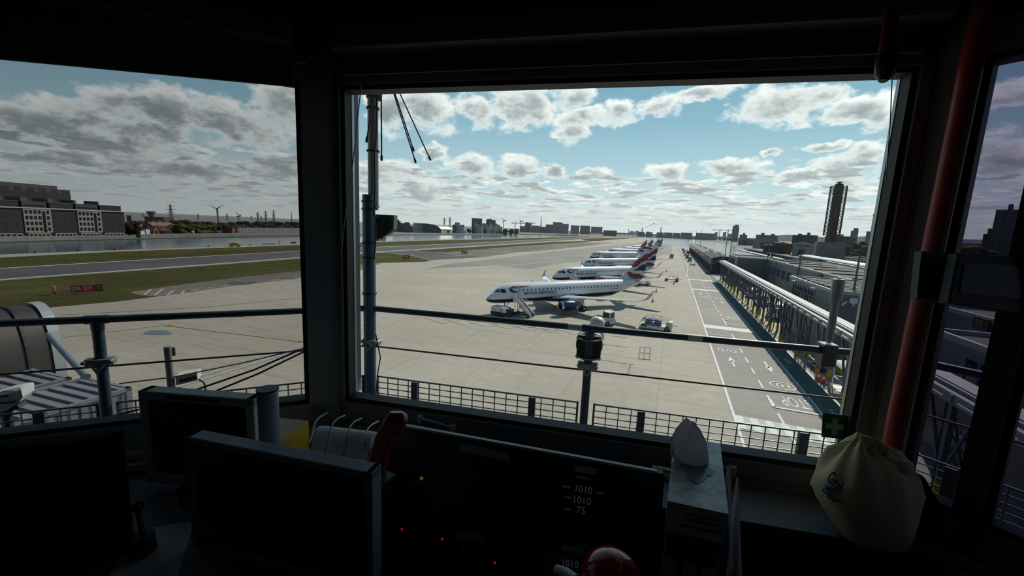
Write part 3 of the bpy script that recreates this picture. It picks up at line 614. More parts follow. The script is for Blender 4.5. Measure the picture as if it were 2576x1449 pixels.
for n_, a_, lb in ((NOSES[1], 4.4, 'white boarding stairs at the front door of the second airliner'), (NOSES[2], 4.4, 'boarding stairs half hidden at the front of the third airliner'), (NOSES[3], 4.4, 'small distant boarding stairs at the front door of the fourth airliner'), (NOSES[1], 27.3, 'boarding stairs at the rear door of the second airliner, beside the nearest tail')):
    s_ = copy_tree(ST, lb); put_stairs(s_, *stair_pos(n_, a_))
# ------------------------------------------------------------------ apron vehicles and cones
V_WHITE = mat('vehicle_white', (.68, .69, .68), .35); V_BLACK = mat('vehicle_black', (.02, .02, .022), .5); V_GLASS = mat('vehicle_glass', (.03, .04, .045), .08); V_ORANGE = mat('orange_beacon', (.7, .13, .02), .4); V_YEL = mat('rail_yellow', (.55, .33, .03), .5); V_BLUE = mat('tarp_blue', (.03, .07, .33), .6); V_RED = mat('signal_red', (.5, .04, .03), .5)
def frame_of(px, rz=0.0): p = G(*px); return p, rz
# ground power unit
t = thing('ground_power_unit', 'white boxy ground power unit with black base under the nearest nose', 'generator', G(1262, 796), PYAW - R(62))
loc('housing', MB().bb((-1.55, -.75, .8), (1.2, .75, 1.55)), V_WHITE, t, .04); mb = MB(); mb.bb((-1.6, -.72, .28), (1.75, .72, .8)); mb.bb((1.2, -.7, .6), (1.75, .7, 1.35)); loc('chassis', mb, V_BLACK, t)
for x in (-1.1, 1.2):
    for y in (-.7, .7): loc('wheel', wheel(MB(), (x, y, .26), .26, .18), [P_TYRE, P_HUB], t)
mb = MB()
for dx, dz, r in ((.05, 0, .14), (-.08, .12, .1), (.16, .1, .1), (.04, .22, .09)): mb.cyl((.3 + dx, -.76, 1.05 + dz), (.3 + dx, -.752, 1.05 + dz), r, n=10)
loc('leaf_logo', mb, mat('logo_teal', (.05, .3, .25), .5), t); loc('maker_plate', MB().bb((-1.2, -.765, 1.1), (-.7, -.75, 1.2)), V_BLACK, t)
# baggage tug
t = thing('baggage_tug', 'white baggage tug with glazed cab behind the handrail post', 'tug', G(1521, 816), R(-20))
mb = MB(); mb.bb((-1.6, -.75, .35), (1.35, .75, .85)); mb.prism([(.95, -.75, .85), (1.4, -.75, .85), (1.35, -.75, .45), (.95, -.75, .45)], (0, 1.5, 0)); mb.bb((-1.6, -.75, .85), (-.1, -.6, 1.15)); mb.bb((-1.6, .6, .85), (-.1, .75, 1.15)); mb.bb((-1.65, -.75, .85), (-1.5, .75, 1.2)); body = loc('body', mb, V_WHITE, t)
mb = MB(); mb.bb((-1.5, -.6, .85), (-.1, .6, .9)); loc('load_bed', mb, V_BLACK, t)
mb = MB()
for x in (-.05, 1.15):
    for y in (-.7, .7): mb.bar((x, y, .85), (x * .92, y * .94, 2.0), .1)
mb.bb((-.12, -.72, 1.95), (1.15, .72, 2.06)); mb.bb((-.1, -.72, .85), (1.2, .72, 1.18)); loc('cab', mb, V_WHITE, t)
mb = MB(); mb.bb((.0, -.70, 1.18), (1.1, -.67, 1.93)); mb.bb((.0, .67, 1.18), (1.1, .70, 1.93)); mb.bb((1.1, -.62, 1.18), (1.13, .62, 1.93)); mb.bb((-.06, -.62, 1.18), (-.03, .62, 1.93)); loc('cab_glass', mb, glassmat('cab_pane', (.35, .4, .4)), t)
loc('beacon', MB().cyl((.0, -.5, 2.06), (.0, -.5, 2.22), .07), V_ORANGE, t)
mb = MB(); mb.cyl((.9, -.765, .62), (.9, -.755, .62), .16); loc('badge', mb, V_BLACK, t)
for x in (-1.1, .85):
    for y in (-.72, .72): loc('wheel', wheel(MB(), (x, y, .32), .32, .22), [P_TYRE, P_HUB], t)
# belt / hydrant dispenser with yellow rails and blue cover
t = thing('servicing_cart', 'low servicing cart with yellow guard rails and a blue cover on the open apron', 'service vehicle', G(1648, 827), R(-6))
mb = MB(); mb.bb((-2.1, -.95, .35), (2.3, .95, .6)); mb.bb((-1.9, -1.35, .2), (1.3, -.95, .32)); ch = loc('chassis', mb, V_WHITE, t)
mb = MB(); mb.bb((-1.4, -.5, .6), (-.5, .6, 1.15)); mb.bb((-.2, -.4, .6), (.8, .5, 1.05)); mb.cyl((-1.2, -.7, .8), (.9, -.7, .8), .16); mb.cyl((-.9, -.85, .7), (.4, -.85, .7), .1); loc('hose_tanks', mb, mat('dull_alloy', (.22, .24, .25), .45, .6), t)
mb = MB(); rows = []
for i in range(9):
    x = -1.75 + i * .33; rows.append([V((x, -.85, 1.32 + .1 * math.sin(i * 1.7))), V((x, -.3, 1.5 + .06 * math.sin(i * 2.3))), V((x, .3, 1.48 + .05 * math.cos(i * 1.9))), V((x, .75, 1.38 + .08 * math.cos(i)))])
mb.loft([r_ + [p - _Z * .05 for p in r_[::-1]] for r_ in rows]); loc('blue_cover', mb, V_BLUE, t)
mb = MB()
for y in (-.95, .95):
    for z in (1.2, 1.75): mb.tube([(-2.1, y, .7 if z > 1.5 else z), (-1.5, y, z), (1.7, y, z), (2.0, y, z - .3)], .03, 6)
    for x in (-1.5, -.5, .6, 1.7): mb.cyl((x, y, .6), (x, y, 1.75), .03, n=6)
mb.tube([(1.7, -.95, 1.75), (1.7, .95, 1.75)], .03, 6); mb.tube([(-1.5, -.95, 1.75), (-1.5, .95, 1.75)], .03, 6); loc('guard_rail', mb, V_YEL, t)
mb = MB(); mb.bb((1.5, -.8, .6), (2.35, .8, 1.35)); mb.bb((2.3, -.1, .75), (3.1, .1, .9)); loc('drive_unit', mb, V_WHITE, t, .05)
for x in (-1.5, 1.7):
    for y in (-.9, .9): loc('wheel', wheel(MB(), (x, y, .34), .34, .22), [P_TYRE, P_HUB], t)
# second cart
t = thing('belt_loader', 'small white loader with a yellow guard rail near the second tail', 'service vehicle', G(1690, 707.5), R(-4))
mb = MB(); mb.bb((-2.0, -.8, .45), (1.9, .8, .8)); mb.bb((1.0, -.8, .8), (1.9, .8, 1.35)); loc('chassis', mb, V_WHITE, t, .04)
mb = MB()
for z in (1.3, 1.9): mb.tube([(-.9, -.75, z), (1.4, -.75, z), (1.9, -.75, z - .5)], .045, 6)
for x in (-.9, .4, 1.4): mb.cyl((x, -.75, .8), (x, -.75, 1.9), .045, n=6)
mb.bar((2.0, 0, .8), (3.0, 0, .8), .12); loc('guard_rail', mb, V_YEL, t)
for x in (-1.5, 1.4):
    for y in (-.78, .78): loc('wheel', wheel(MB(), (x, y, .42), .42, .24), [P_TYRE, P_HUB], t)
def simple_van(px, rz, name, label, L=4.6, w=1.9, h=2.0, m=None, cat='van', box=False, at=None):
    t = thing(name, label, cat, at if at is not None else G(*px), rz); m = m or V_WHITE
    mb = MB(); y = -w / 2
    prof = [(-L / 2, .35), (L / 2, .35), (L / 2, .95), (L / 2 - .75, 1.1), (L / 2 - 1.3, h * .95), (-L / 2 + .1, h), (-L / 2, h * .85)] if not box else [(-L / 2, .5), (L / 2, .5), (L / 2, h * .55), (L / 2 - .3, h * .8), (L / 2 - 1.3, h * .8), (L / 2 - 1.35, h), (-L / 2, h)]
    mb.prism([(a, y, z) for a, z in prof], (0, w, 0)); loc('body', mb, m, t, .05)
    mb = MB()
    if box: mb.bb((L / 2 - 1.2, y - .01, h * .5), (L / 2 - .45, y + .02, h * .74)); mb.bb((L / 2 - 1.2, -y - .02, h * .5), (L / 2 - .45, -y + .01, h * .74)); mb.bb((L / 2 - .03, y + .15, h * .52), (L / 2 + .01, -y - .15, h * .54))
    else:
        for s in (y - .012, -y - .008): mb.prism([(-L / 2 + .35, s, h * .6), (L / 2 - 1.35, s, h * .6), (L / 2 - 1.5, s, h * .88), (-L / 2 + .4, s, h * .88)], (0, .02, 0))
        mb.prism([(L / 2 - .86, y + .15, 1.14), (L / 2 - .86, -y - .15, 1.14), (L / 2 - 1.32, -y - .2, h * .92), (L / 2 - 1.32, y + .2, h * .92)], (.02, 0, .02))
    loc('windows', mb, V_GLASS, t)
    for x in (-L / 2 + .85, L / 2 - .85):
        for s in (-1, 1): loc('wheel', wheel(MB(), (x, s * (w / 2 - .08), .34), .34, .22), [P_TYRE, P_HUB], t)
    return t
simple_van((1689, 649.5), R(92), 'van', 'grey van parked beyond the second fin on the apron road', 4.2, 2.0, 2.4, mat('van_grey', (.2, .22, .23), .4))
# yellow airfield car at the water edge
t = simple_van((591, 620.5), R(75), 'airfield_car', 'yellow airfield car on the verge beside the dock water', 4.4, 1.9, 1.75, mat('car_yellow', (.62, .5, .02), .4), 'car')
t.rotation_euler = (0, 0, R(70))
mb = MB(); mb.bb((-1.9, -.962, .55), (1.9, .962, .85)); loc('side_band', mb, V_RED, t); mb = MB(); mb.bb((-.5, -.6, 1.75), (-.2, .6, 1.88)); loc('light_bar', mb, V_ORANGE, t)
# cones
C_OR = mat('cone_red', (.6, .07, .03), .5); C_WH = mat('cone_white_band', (.75, .75, .72), .5)
def make_cone(label, p):
    t = thing('traffic_cone', label, 'cone', p, group='traffic cones')
    mb = MB(); mb.bb((-.25, -.25, 0), (.25, .25, .06)); mb.lathe([(.19, .06), (.03, .98), (0, 1.0)], (0, 0, 0), (0, 0, 1), 12); loc('cone_body', mb, C_OR, t)
    mb = MB(); mb.lathe([(.135, .42), (.088, .7)], (0, 0, 0), (0, 0, 1), 12); loc('reflective_band', mb, C_WH, t); return t
c0 = make_cone('traffic cone on the apron below the near engine', G(1414, 789))
for px, lb in (((1641.5, 760), 'traffic cone off the winglet, nearest the faint stand box'), ((1650.5, 735), 'traffic cone just above the winglet tip'), ((1695, 715), 'traffic cone in front of the small white loader'), ((1659.7, 696), 'traffic cone behind the rear boarding stairs'), ((1676, 684), 'traffic cone under the second tailplane')): copy_tree(c0, lb, G(*px))
# airfield signs and lights
def sign(px, w, h, txt, label, rz, split=None):
    p = G(*px); t = thing('airfield_sign', label, 'sign', p, rz)
    loc('panel', MB().bb((-w / 2, -.08, .35), (w / 2, .08, .35 + h)), V_RED, t, .02)
    if split: loc('letter_panel', MB().bb((split, -.09, .37), (w / 2 - .02, .09, .33 + h)), V_BLACK, t)
    mb = MB(); [mb.cyl((x, 0, 0), (x, 0, .36), .05, n=6) for x in (-w * .35, w * .35)]; loc('leg', mb, V_BLACK, t)
    mb = MB()
    if txt: add_text(mb, txt, (-w / 2 + .12, -.095, .35 + h * .2), (1, 0, 0), (0, 0, 1), None, h * .6)
    else: mb.bb((-w * .3, -.1, .35 + h * .3), (-w * .08, -.08, .35 + h * .7)); mb.bb((w * .1, -.1, .35 + h * .25), (w * .28, -.08, .35 + h * .8))
    loc('lettering', mb, C_WH, t)
    return t
ya = YAW + R(46)
s_ = sign((221, 739), 3.7, 1.15, '09-27', 'red 09-27 runway sign with black D panel on the broad grass', ya, .95)
mb = MB(); add_text(mb, 'D', (1.15, -.1, .6), (1, 0, 0), (0, 0, 1), None, .65); loc('lettering', mb, mat('sign_yellow', (.7, .5, .04), .5), s_)
sign((1022, 652.5), 2.6, 1.3, '', 'small red runway sign at the tip of the broad grass', YAW + R(14)); sign((1168, 640), 2.8, 1.3, '', 'small red runway sign on the worn tarmac beside the wedge of grass', YAW + R(8))
t = thing('guard_light', 'orange runway guard light pair standing in the broad grass left of the red sign', 'light', G(138, 742)); loc('stand', MB().cyl((0, 0, 0), (0, 0, .5), .06).bb((-.3, -.1, .5), (.3, .1, .6)), V_BLACK, t)
mb = MB(); mb.bb((-.32, -.14, .6), (-.02, .14, 1.5)); mb.bb((.04, -.14, .6), (.3, .14, 1.4)); loc('lamp_head', mb, mat('lamp_orange', (.7, .22, .06), .5), t)
# water-edge markers and buoys
for i, (x, y, h) in enumerate(((524, 622, 1.2), (702, 615.5, 2.6), (629, 618, .8), (288, 630.5, .9), (195, 633, .9), (87, 638, 1.0), (1366, 597.5, 2.0), (1386, 597, 3.0), (1320, 599, .9))):
    p = G(x, y); mb = MB(); h *= .6; mb.cyl(p, p + _Z * h, .12, n=6); mb.box(p + _Z * h, (.4, .4, .35))
    tag(mb.build('edge_marker', V_BLACK), 'small dark marker post at the water edge, number %s counted from the left building' % ['four', 'six', 'five', 'three', 'two', 'one', 'eight', 'nine', 'seven'][i], 'marker', 'markers along the water edge')
p = G(965, 606.5); t = thing('marker_hut', 'small white and red striped hut by the water behind the blue mast', 'hut', p, YAW)
loc('cabin', MB().bb((-2.2, -1, 0), (2.2, 1, 2.8)), V_WHITE, t); loc('red_band', MB().bb((-2.25, -1.05, 1.6), (2.25, 1.05, 2.1)), V_RED, t); loc('mast', MB().cyl((-2.6, 0, 0), (-2.6, 0, 5.5), .1, n=6), V_BLACK, t)
t = thing('windsock', 'orange windsock on a pole in front of the far flats', 'windsock', G(1296, 600)); loc('pole', MB().cyl((0, 0, 0), (0, 0, 9), .12, n=6), V_WHITE, t); loc('sock', MB().cyl((0, 0, 8.6), (-3.6, .6, 10.6), .75, .4, 10), V_ORANGE, t)
for px, lb, m_ in (((738, 612), 'small red and white barrier box at the verge', V_RED), ((676, 614.5), 'row of low white barrier blocks at the water edge', V_WHITE)):
    p = G(*px); tag(MB().box(p + _Z * .4, (6 if m_ is V_WHITE else 2.6, 1, .8), R(70)).build('barrier', m_, bevel=.08), lb, 'barrier')
# ------------------------------------------------------------------ terminal side
def cladding(name, col, ph, pw, line=.62, rough=.5):
    ma, N, b = shader(name); tc = N.n('ShaderNodeTexCoord').outputs['Object']
    s = N.n('ShaderNodeSeparateXYZ'); N.put(s.inputs[0], tc)
    cmb = N.n('ShaderNodeCombineXYZ'); N.put(cmb.inputs[0], N.math('ADD', s.outputs[0], s.outputs[1])); N.put(cmb.inputs[1], s.outputs[2])
    br = N.n('ShaderNodeTexBrick'); N.put(br.inputs['Vector'], cmb.outputs[0]); br.offset = 0; br.inputs['Scale'].default_value = 1
    br.inputs['Brick Width'].default_value = pw; br.inputs['Row Height'].default_value = ph; br.inputs['Mortar Size'].default_value = .03
    br.inputs['Color1'].default_value = (*col, 1); br.inputs['Color2'].default_value = (*[c * .93 for c in col], 1); br.inputs['Mortar'].default_value = (*[c * line for c in col], 1)
    n = N.noise(tc, .4, 4); N.put(b.inputs['Base Color'], N.mix(N.math('MULTIPLY', N.ramp(n, .4, .8), .3), br.outputs[0], tuple(c * .8 for c in col))); b.inputs['Roughness'].default_value = rough
    return ma
T_CLAD = cladding('grey_metal_cladding', (.165, .18, .195), .9, 3.2); T_PALE = mat('parapet_aluminium', (.34, .35, .355), .5); T_ROOF = mat('bitumen_roof', (.10, .088, .08), .9, noise=(.5, .3)); T_WIN = mat('terminal_window_glass', (.02, .028, .034), .1)
T_STEEL = mat('galvanised_steel_blue', (.10, .125, .15), .5, .3); T_DECK = mat('walkway_roof_sheet', (.30, .31, .32), .6); T_YEL = mat('bollard_yellow', (.45, .27, .015), .5); T_FASC = mat('fascia_grey', (.2, .22, .235), .5); T_MULL = mat('window_mullion_blue', (.2, .25, .33), .4); T_DGREY = mat('dark_glazed_facade', (.045, .055, .06), .15)
# elevated walkway with lattice legs
t = thing('elevated_walkway', 'long elevated grey walkway on lattice legs with yellow feet beside the green path', 'walkway', (15.2, 90, 0))
mb = MB(); mb.bb((14.5, 8, 6.35), (15.5, 142, 6.55)); mb.build('roof_deck', T_DECK, t)
mb = MB(); mb.bb((13.95, 8, 5.75), (14.12, 142, 6.3)); mb.bb((14.12, 8, 6.2), (14.5, 142, 6.3)); mb.bb((14.3, 8, 6.3), (14.45, 142, 6.5))
for i in range(54): mb.bb((13.85, 9 + i * 2.5, 5.85), (13.95, 9.12 + i * 2.5, 6.25))
mb.build('fascia_beam', T_FASC, t)
mb = MB(); mb.bb((14.3, 8, 5.55), (16.0, 142, 5.75)); mb.build('soffit', T_STEEL, t)
for i in range(53): MB().bb((13.80, 9.6 + i * 2.5, 5.98), (13.85, 10.9 + i * 2.5, 6.05)).build('light_strip', mat('strip_light_cover', (.6, .62, .6), .4), t)
for i in range(19):
    y = 43.5 + i * 5.35 if i else 48.2
    y = (48.2, 55.9, 63.7, 70.2, 75.8, 80.8, 84.6, 90.0, 96.8, 104.6, 110.5, 116, 121.3, 127, 134.4, 141, 41.5, 34.5, 28)[i]
    mb = MB(); mb.bar((14.82, y, 0.95), (14.82, y, 5.6), .26); mb.bar((15.8, y, .95), (15.8, y, 5.6), .22)
    mb.bar((14.82, y, 1.2), (14.82, y + 2.2, 5.5), .16); mb.bar((14.82, y, 1.2), (14.82, y - 1.8, 5.5), .12); mb.bar((15.8, y, 1.2), (15.8, y + 2.4, 5.5), .13); mb.bar((15.8, y + 2.5, 0), (15.8, y + 2.5, 5.5), .12); mb.bar((15.8, y, 1.0), (14.82, y + 1.1, 4.4), .1); mb.bar((14.82, y, 2.4), (15.8, y, 3.9), .09); mb.bar((15.8, y, 2.4), (14.82, y, 3.9), .09)
    lg = mb.build('lattice_leg', T_STEEL, t)
    for x0_ in (14.68, 15.66): f_ = MB().bb((x0_, y - .14, 0), (x0_ + .28, y + .14, .98)).build('foot', T_YEL, lg); f_['label'] = 'yellow painted foot'
# blocks
def block(name, label, lo, hi, wins=(), parapet=.18, clad=None, roofdetail=None):
    t = thing(name, label, 'building', ((lo[0] + hi[0]) / 2, (lo[1] + hi[1]) / 2, lo[2]))
    MB().bb(lo, (hi[0], hi[1], hi[2] - .35)).build('walls', clad or T_CLAD, t)
    MB().bb((lo[0] + .2, lo[1] + .2, hi[2] - .35), (hi[0] - .2, hi[1] - .2, hi[2] - .3)).build('roof', T_ROOF, t)
    mb = MB(); p = parapet
    mb.bb((lo[0] - .06, lo[1] - .06, hi[2] - .4), (lo[0] + p, hi[1] + .06, hi[2])); mb.bb((hi[0] - p, lo[1] - .06, hi[2] - .4), (hi[0] + .06, hi[1] + .06, hi[2])); mb.bb((lo[0], lo[1] - .06, hi[2] - .4), (hi[0], lo[1] + p, hi[2])); mb.bb((lo[0], hi[1] - p, hi[2] - .4), (hi[0], hi[1] + .06, hi[2]))
    mb.build('parapet', T_PALE, t)
    for (a, b, z0, z1, face) in wins:
        x = lo[0]
        mb = MB()
        if face == 'x': mb.bb((x - .03, a, z0), (x + .05, b, z1))
        else: mb.bb((a, lo[1] - .03, z0), (b, lo[1] + .05, z1))
        w = mb.build('window', T_WIN, t)
        mb = MB(); n = max(1, round((b - a) / 1.3))
        for i in range(n + 1):
            q = a + (b - a) * i / n
            if face == 'x': mb.bb((x - .1, q - .06, z0 - .05), (x, q + .06, z1 + .05))
            else: mb.bb((q - .06, lo[1] - .1, z0 - .05), (q + .06, lo[1], z1 + .05))
        mb.build('mullion', T_MULL, w)
    return t
tb = block('terminal_building', 'grey clad terminal block with a big blue framed window, closest behind the walkway', (17.6, 56.4, 0), (34, 75, 8.2), [(62.6, 72.6, 4.3, 7.4, 'x')])
for i in range(8): MB().bb((18.5, 58 + i * 2.0, 7.95), (33.5, 58.9 + i * 2.0, 8.15)).build('roof_louvre', mat('roof_louvre_dark', (.07, .068, .066), .7), tb)
for y in (60.6, 69.5):
    mb = MB(); mb.cyl((17.5, y, 7.6), (16.9, y, 7.75), .05, n=6); mb.box((16.8, y, 7.8), (.28, .75, .2), R(20)); tag(mb.build('wall_floodlight', T_PALE), 'small floodlight on the wall above the big blue framed window, %s end' % ('near' if y < 65 else 'far'), 'floodlight')
mb = MB(); mb.bb((19.2, 56.1, 6.9), (19.9, 56.38, 7.5)); mb.cyl((18.9, 56.2, 7.0), (18.4, 55.6, 6.75), .12, n=8); mb.box((19.6, 56.25, 6.75), (.2, .2, .3)); tag(mb.build('security_camera', V_WHITE), 'white security camera and box on the end wall of the nearest terminal block', 'camera')
tl = block('terminal_building', 'long grey terminal wall with a row of narrow windows and brown flat roof behind', (26, 76, 0), (42, 141.8, 8.05), [(110 + i * 5.2, 113.6 + i * 5.2, 4.1, 6.1, 'x') for i in range(5)])
for i in range(6): y = 82 + i * 10; MB().bb((28, y, 7.72), (35, y + .35, 7.95)).build('roof_pipe', mat('roof_pipe_dark', (.06, .055, .05), .7), tl); MB().bb((31, y + .5, 7.72), (38, y + 1.3, 7.85)).build('roof_duct', mat('roof_pipe_dark', (.06, .055, .05), .7), tl)
MB().bb((41.2, 77, 7.7), (41.8, 141, 8.15)).build('gutter', T_PALE, tl)
tag(MB().bb((25.85, 89.4, 6.7), (25.97, 91.4, 7.7)).build('stand_sign', mat('sign_black', (.03, .03, .03), .5)), 'dark stand number sign on the long terminal wall', 'sign')
block('terminal_building', 'small grey block with pale strip windows at the far end of the walkway', (18.4, 137, 0), (30, 158, 8.0), [(143, 156, 4.4, 7.0, 'x')])
# stair tower / posts
for y in (104, 124): tag(MB().cyl((25.6, y, 0), (25.6, y, 7.9), .09, n=6).build('drainpipe', T_STEEL), 'grey drainpipe on the long terminal wall, %s the narrow windows' % ('right of' if y < 110 else 'among'), 'pipe')
# nearer wall seen in the right hand window
t4 = block('terminal_building', 'dark grey wall with black windows seen low through the right hand window', (17.6, 8, 0), (24.6, 37.2, 8.0), [(20, 33, 4.6, 6.9, 'x')])
t5 = block('terminal_building', 'upper grey terminal wall carrying the 21 sign', (24.9, 4, 0), (45, 53, 8.05), [(16, 44, 4.5, 6.5, 'x')])
t_ = thing('gate_sign', 'dark 21 gate sign on the upper grey wall seen through the right hand window', 'sign', (24.75, 45.7, 7.0)); MB().bb((24.7, 44.7, 6.9), (24.82, 46.6, 7.9)).build('plate', mat('sign_black', (.03, .03, .03), .5), t_)
mb = MB(); add_text(mb, '21', (24.69, 46.25, 7.1), (0, -1, 0), (0, 0, 1), None, .6); mb.build('lettering', mat('sign_amber', (.55, .4, .08), .5), t_)
mb = MB(); mb.bb((17.35, 31.6, 1.95), (17.55, 32.4, 2.35)); tag(mb.build('wall_notice', V_WHITE), 'small white notice on the pale wall low in the right hand window', 'notice')
# pier
t = thing('pier_building', 'long low dark glazed pier stretching away beside the far apron', 'building', (22, 270, 0))
mb = MB(); mb.prism([(14.2, 168, 0), (14.2, 168, 5.6), (18, 168, 6.5), (21, 168, 6.3), (21, 168, 0)], (0, 235, 0)); mb.build('walls', T_DGREY, t)
mb = MB(); mb.prism([(14.0, 167.8, 5.65), (18, 167.8, 6.55), (21.2, 167.8, 6.35), (21.2, 167.8, 6.5), (18, 167.8, 6.7), (14.0, 167.8, 5.85)], (0, 235.4, 0)); mb.build('roof', mat('pier_roof', (.16, .15, .135), .8, noise=(.3, .25)), t)
for i in range(24): MB().prism([(14.5, 168.4 + i * 2.2, 5.95), (17.5, 168.4 + i * 2.2, 6.6), (17.5, 168.4 + i * 2.2, 6.78), (14.5, 168.4 + i * 2.2, 6.15)], (0, .5, 0)).build('roof_rib', T_PALE, t)
for i in range(9): MB().bb((17.9 + (i % 2) * 1.2, 175 + i * 22, 6.5), (18.9 + (i % 2) * 1.2, 190 + i * 22, 6.95)).build('roof_plant', mat('roof_plant_rust', (.2, .125, .105), .8), t)
mb = MB(); mb.bb((13.9, 167.9, 3.35), (14.2, 403, 3.75)); mb.bar((14.1, 167.8, 3.4), (18.2, 167.8, 6.3), .3); mb.build('band_rail', T_FASC, t)
for i in range(70): MB().bb((14.05, 170 + i * 3.3, 0), (14.2, 170.25 + i * 3.3, 5.6)).build('facade_fin', mat('facade_fin_grey', (.12, .13, .135), .5), t); MB().bb((14.05, 170.5 + i * 3.3, 3.9), (14.16, 173 + i * 3.3, 5.4)).build('window', T_WIN, t)
# lamp posts
def lamp(p, h, label, s=1.0, arms=2):
    t = thing('lamp_post', label, 'lamp post', p, R(10), group='floodlight posts along the apron')
    loc('pole', MB().cyl((0, 0, 0), (0, 0, h), .17 * s, .10 * s, 8), T_STEEL, t)
    mb = MB(); mb.bar((-.95, 0, h), (.95, 0, h), .09)
    for x in (-.8, .8): mb.box((x, -.1, h + .08), (.5, .35, .16))
    loc('lamp_head', mb, S_DARK, t); return t
def lamp_px(top, D, label, base_z=0.0, **k):
    P = FAR(top[0], top[1], D); return lamp((P.x, P.y, base_z), P.z - base_z, label, **k)
lamp_px((1766, 579), 330, 'tall floodlight post rising in front of the pier, nearest of the row on the pier')
lamp_px((1752, 581), 400, 'tall floodlight post beside the pier, second along'); lamp_px((1742, 582), 470, 'tall floodlight post beside the pier, third along'); lamp_px((1735, 583), 540, 'tall floodlight post beside the pier, fourth along'); lamp_px((1730, 583.5), 600, 'tall floodlight post beside the pier, farthest along')
lamp_px((1829, 602), 150, 'floodlight post standing at the near end of the pier'); lamp_px((1841, 603), 190, 'floodlight post against the dock water behind the small grey block')
lamp_px((1936, 611), 140, 'floodlight post at the inner corner of the long terminal wall'); lamp_px((2019, 619), 98, 'floodlight post rising behind the big blue framed window', 0); lamp_px((2163, 642), 62, 'floodlight post closest to the right window frame', 0)
# things under the walkway
SV = [((1945, 800), 82, 20.0, 'white truck parked under the walkway, largest one seen between its legs', True), ((1925, 780), 97, 20.5, 'white van under the walkway behind the white truck', False), ((1965, 760), 88, 23.5, 'white van against the terminal wall under the walkway', False), ((1905, 765), 108, 20.5, 'smaller white van farther under the walkway', False)]
for px, y, x, lb, bx in SV: simple_van(None, R(-95), 'truck' if bx else 'van', lb, 5.2 if bx else 4.6, 2.1, 2.6 if bx else 2.1, V_WHITE, 'truck' if bx else 'van', bx, at=(x - 2.2, y, 0))
for i, (x, y, c, lb) in enumerate(((18.2, 74.5, V_WHITE, 'white baggage dolly under the walkway beside the lowest leg'), (18.6, 66, mat('dolly_grey', (.25, .26, .27), .5), 'grey baggage dolly under the near end of the walkway'), (18.0, 114, mat('dolly_rust', (.28, .12, .08), .6), 'rusty baggage dolly under the middle of the walkway'), (18.2, 122, V_RED, 'red equipment trolley under the walkway'), (19, 129, V_WHITE, 'white equipment trolley under the far part of the walkway'))):
    t = thing('baggage_dolly', lb, 'dolly', (x, y, 0), R(88)); mb = MB(); mb.bb((-1.5, -.75, .4), (1.5, .75, .55)); mb.bb((1.45, -.75, .55), (1.5, .75, 1.5)); mb.bb((-1.5, -.75, .55), (-1.45, .75, 1.5)); loc('bed', mb, c, t)
    mb = MB(); [mb.cyl((a, b, .55), (a, b, 1.6), .03, n=6) for a in (-1.4, 0, 1.4) for b in (-.72, .72)]; mb.bar((-1.4, -.72, 1.6), (1.4, -.72, 1.6), .05); mb.bar((-1.4, .72, 1.6), (1.4, .72, 1.6), .05); loc('cage', mb, S_GREY, t)
    for a in (-1.1, 1.1):
        for b in (-.6, .6): loc('wheel', wheel(MB(), (a, b, .2), .2, .14), [P_TYRE, P_HUB], t)
# equipment row beside the pier
eq = ((1741, 664, 'orange lattice trailer at the near end of the equipment row', V_ORANGE, 1.6), (1733, 655, 'grey cab tug in the equipment row by the pier', S_GREY, 2.6), (1727, 648, 'grey box trailer in the equipment row', mat('van_grey', (.2, .22, .23), .4), 2.6), (1722, 641, 'pale equipment trailer in the middle of the row', V_WHITE, 2.4), (1728, 637, 'dark equipment trailer against the pier wall', S_DARK, 2.2), (1719, 634, 'small grey equipment trailer far along the row', S_GREY, 2.2), (1724, 629, 'orange equipment trailer far along the row', V_ORANGE, 2.0), (1716, 628, 'dark equipment trailer near the far end of the row', S_DARK, 2.0))
for x, y, lb, m_, h in eq:
    p = G(x + 2, y + 3); p.x = min(p.x, 12.8); t = thing('equipment_trailer', lb, 'trailer', p, R(85)); loc('deck', MB().bb((-2.0, -.95, .45), (2.0, .95, .7)), S_DARK, t)
    mb = MB()
    if m_ is V_ORANGE:
        for a in (-1.8, -.6, .6, 1.8):
            for b in (-.9, .9): mb.bar((a, b, .7), (a, b, h), .1)
        for b in (-.9, .9): mb.bar((-1.8, b, h), (1.8, b, h), .1); mb.bar((-1.8, b, .8), (1.8, b, h), .08); mb.bar((-1.8, b, h), (1.8, b, .8), .08)
    else: mb.bb((-1.8, -.85, .7), (1.0, .85, h)); mb.bb((1.1, -.8, .7), (1.9, .8, h * .75))
    loc('load', mb, m_, t)
    for a in (-1.3, 1.3):
        for b in (-.85, .85): loc('wheel', wheel(MB(), (a, b, .34), .34, .22), [P_TYRE, P_HUB], t)
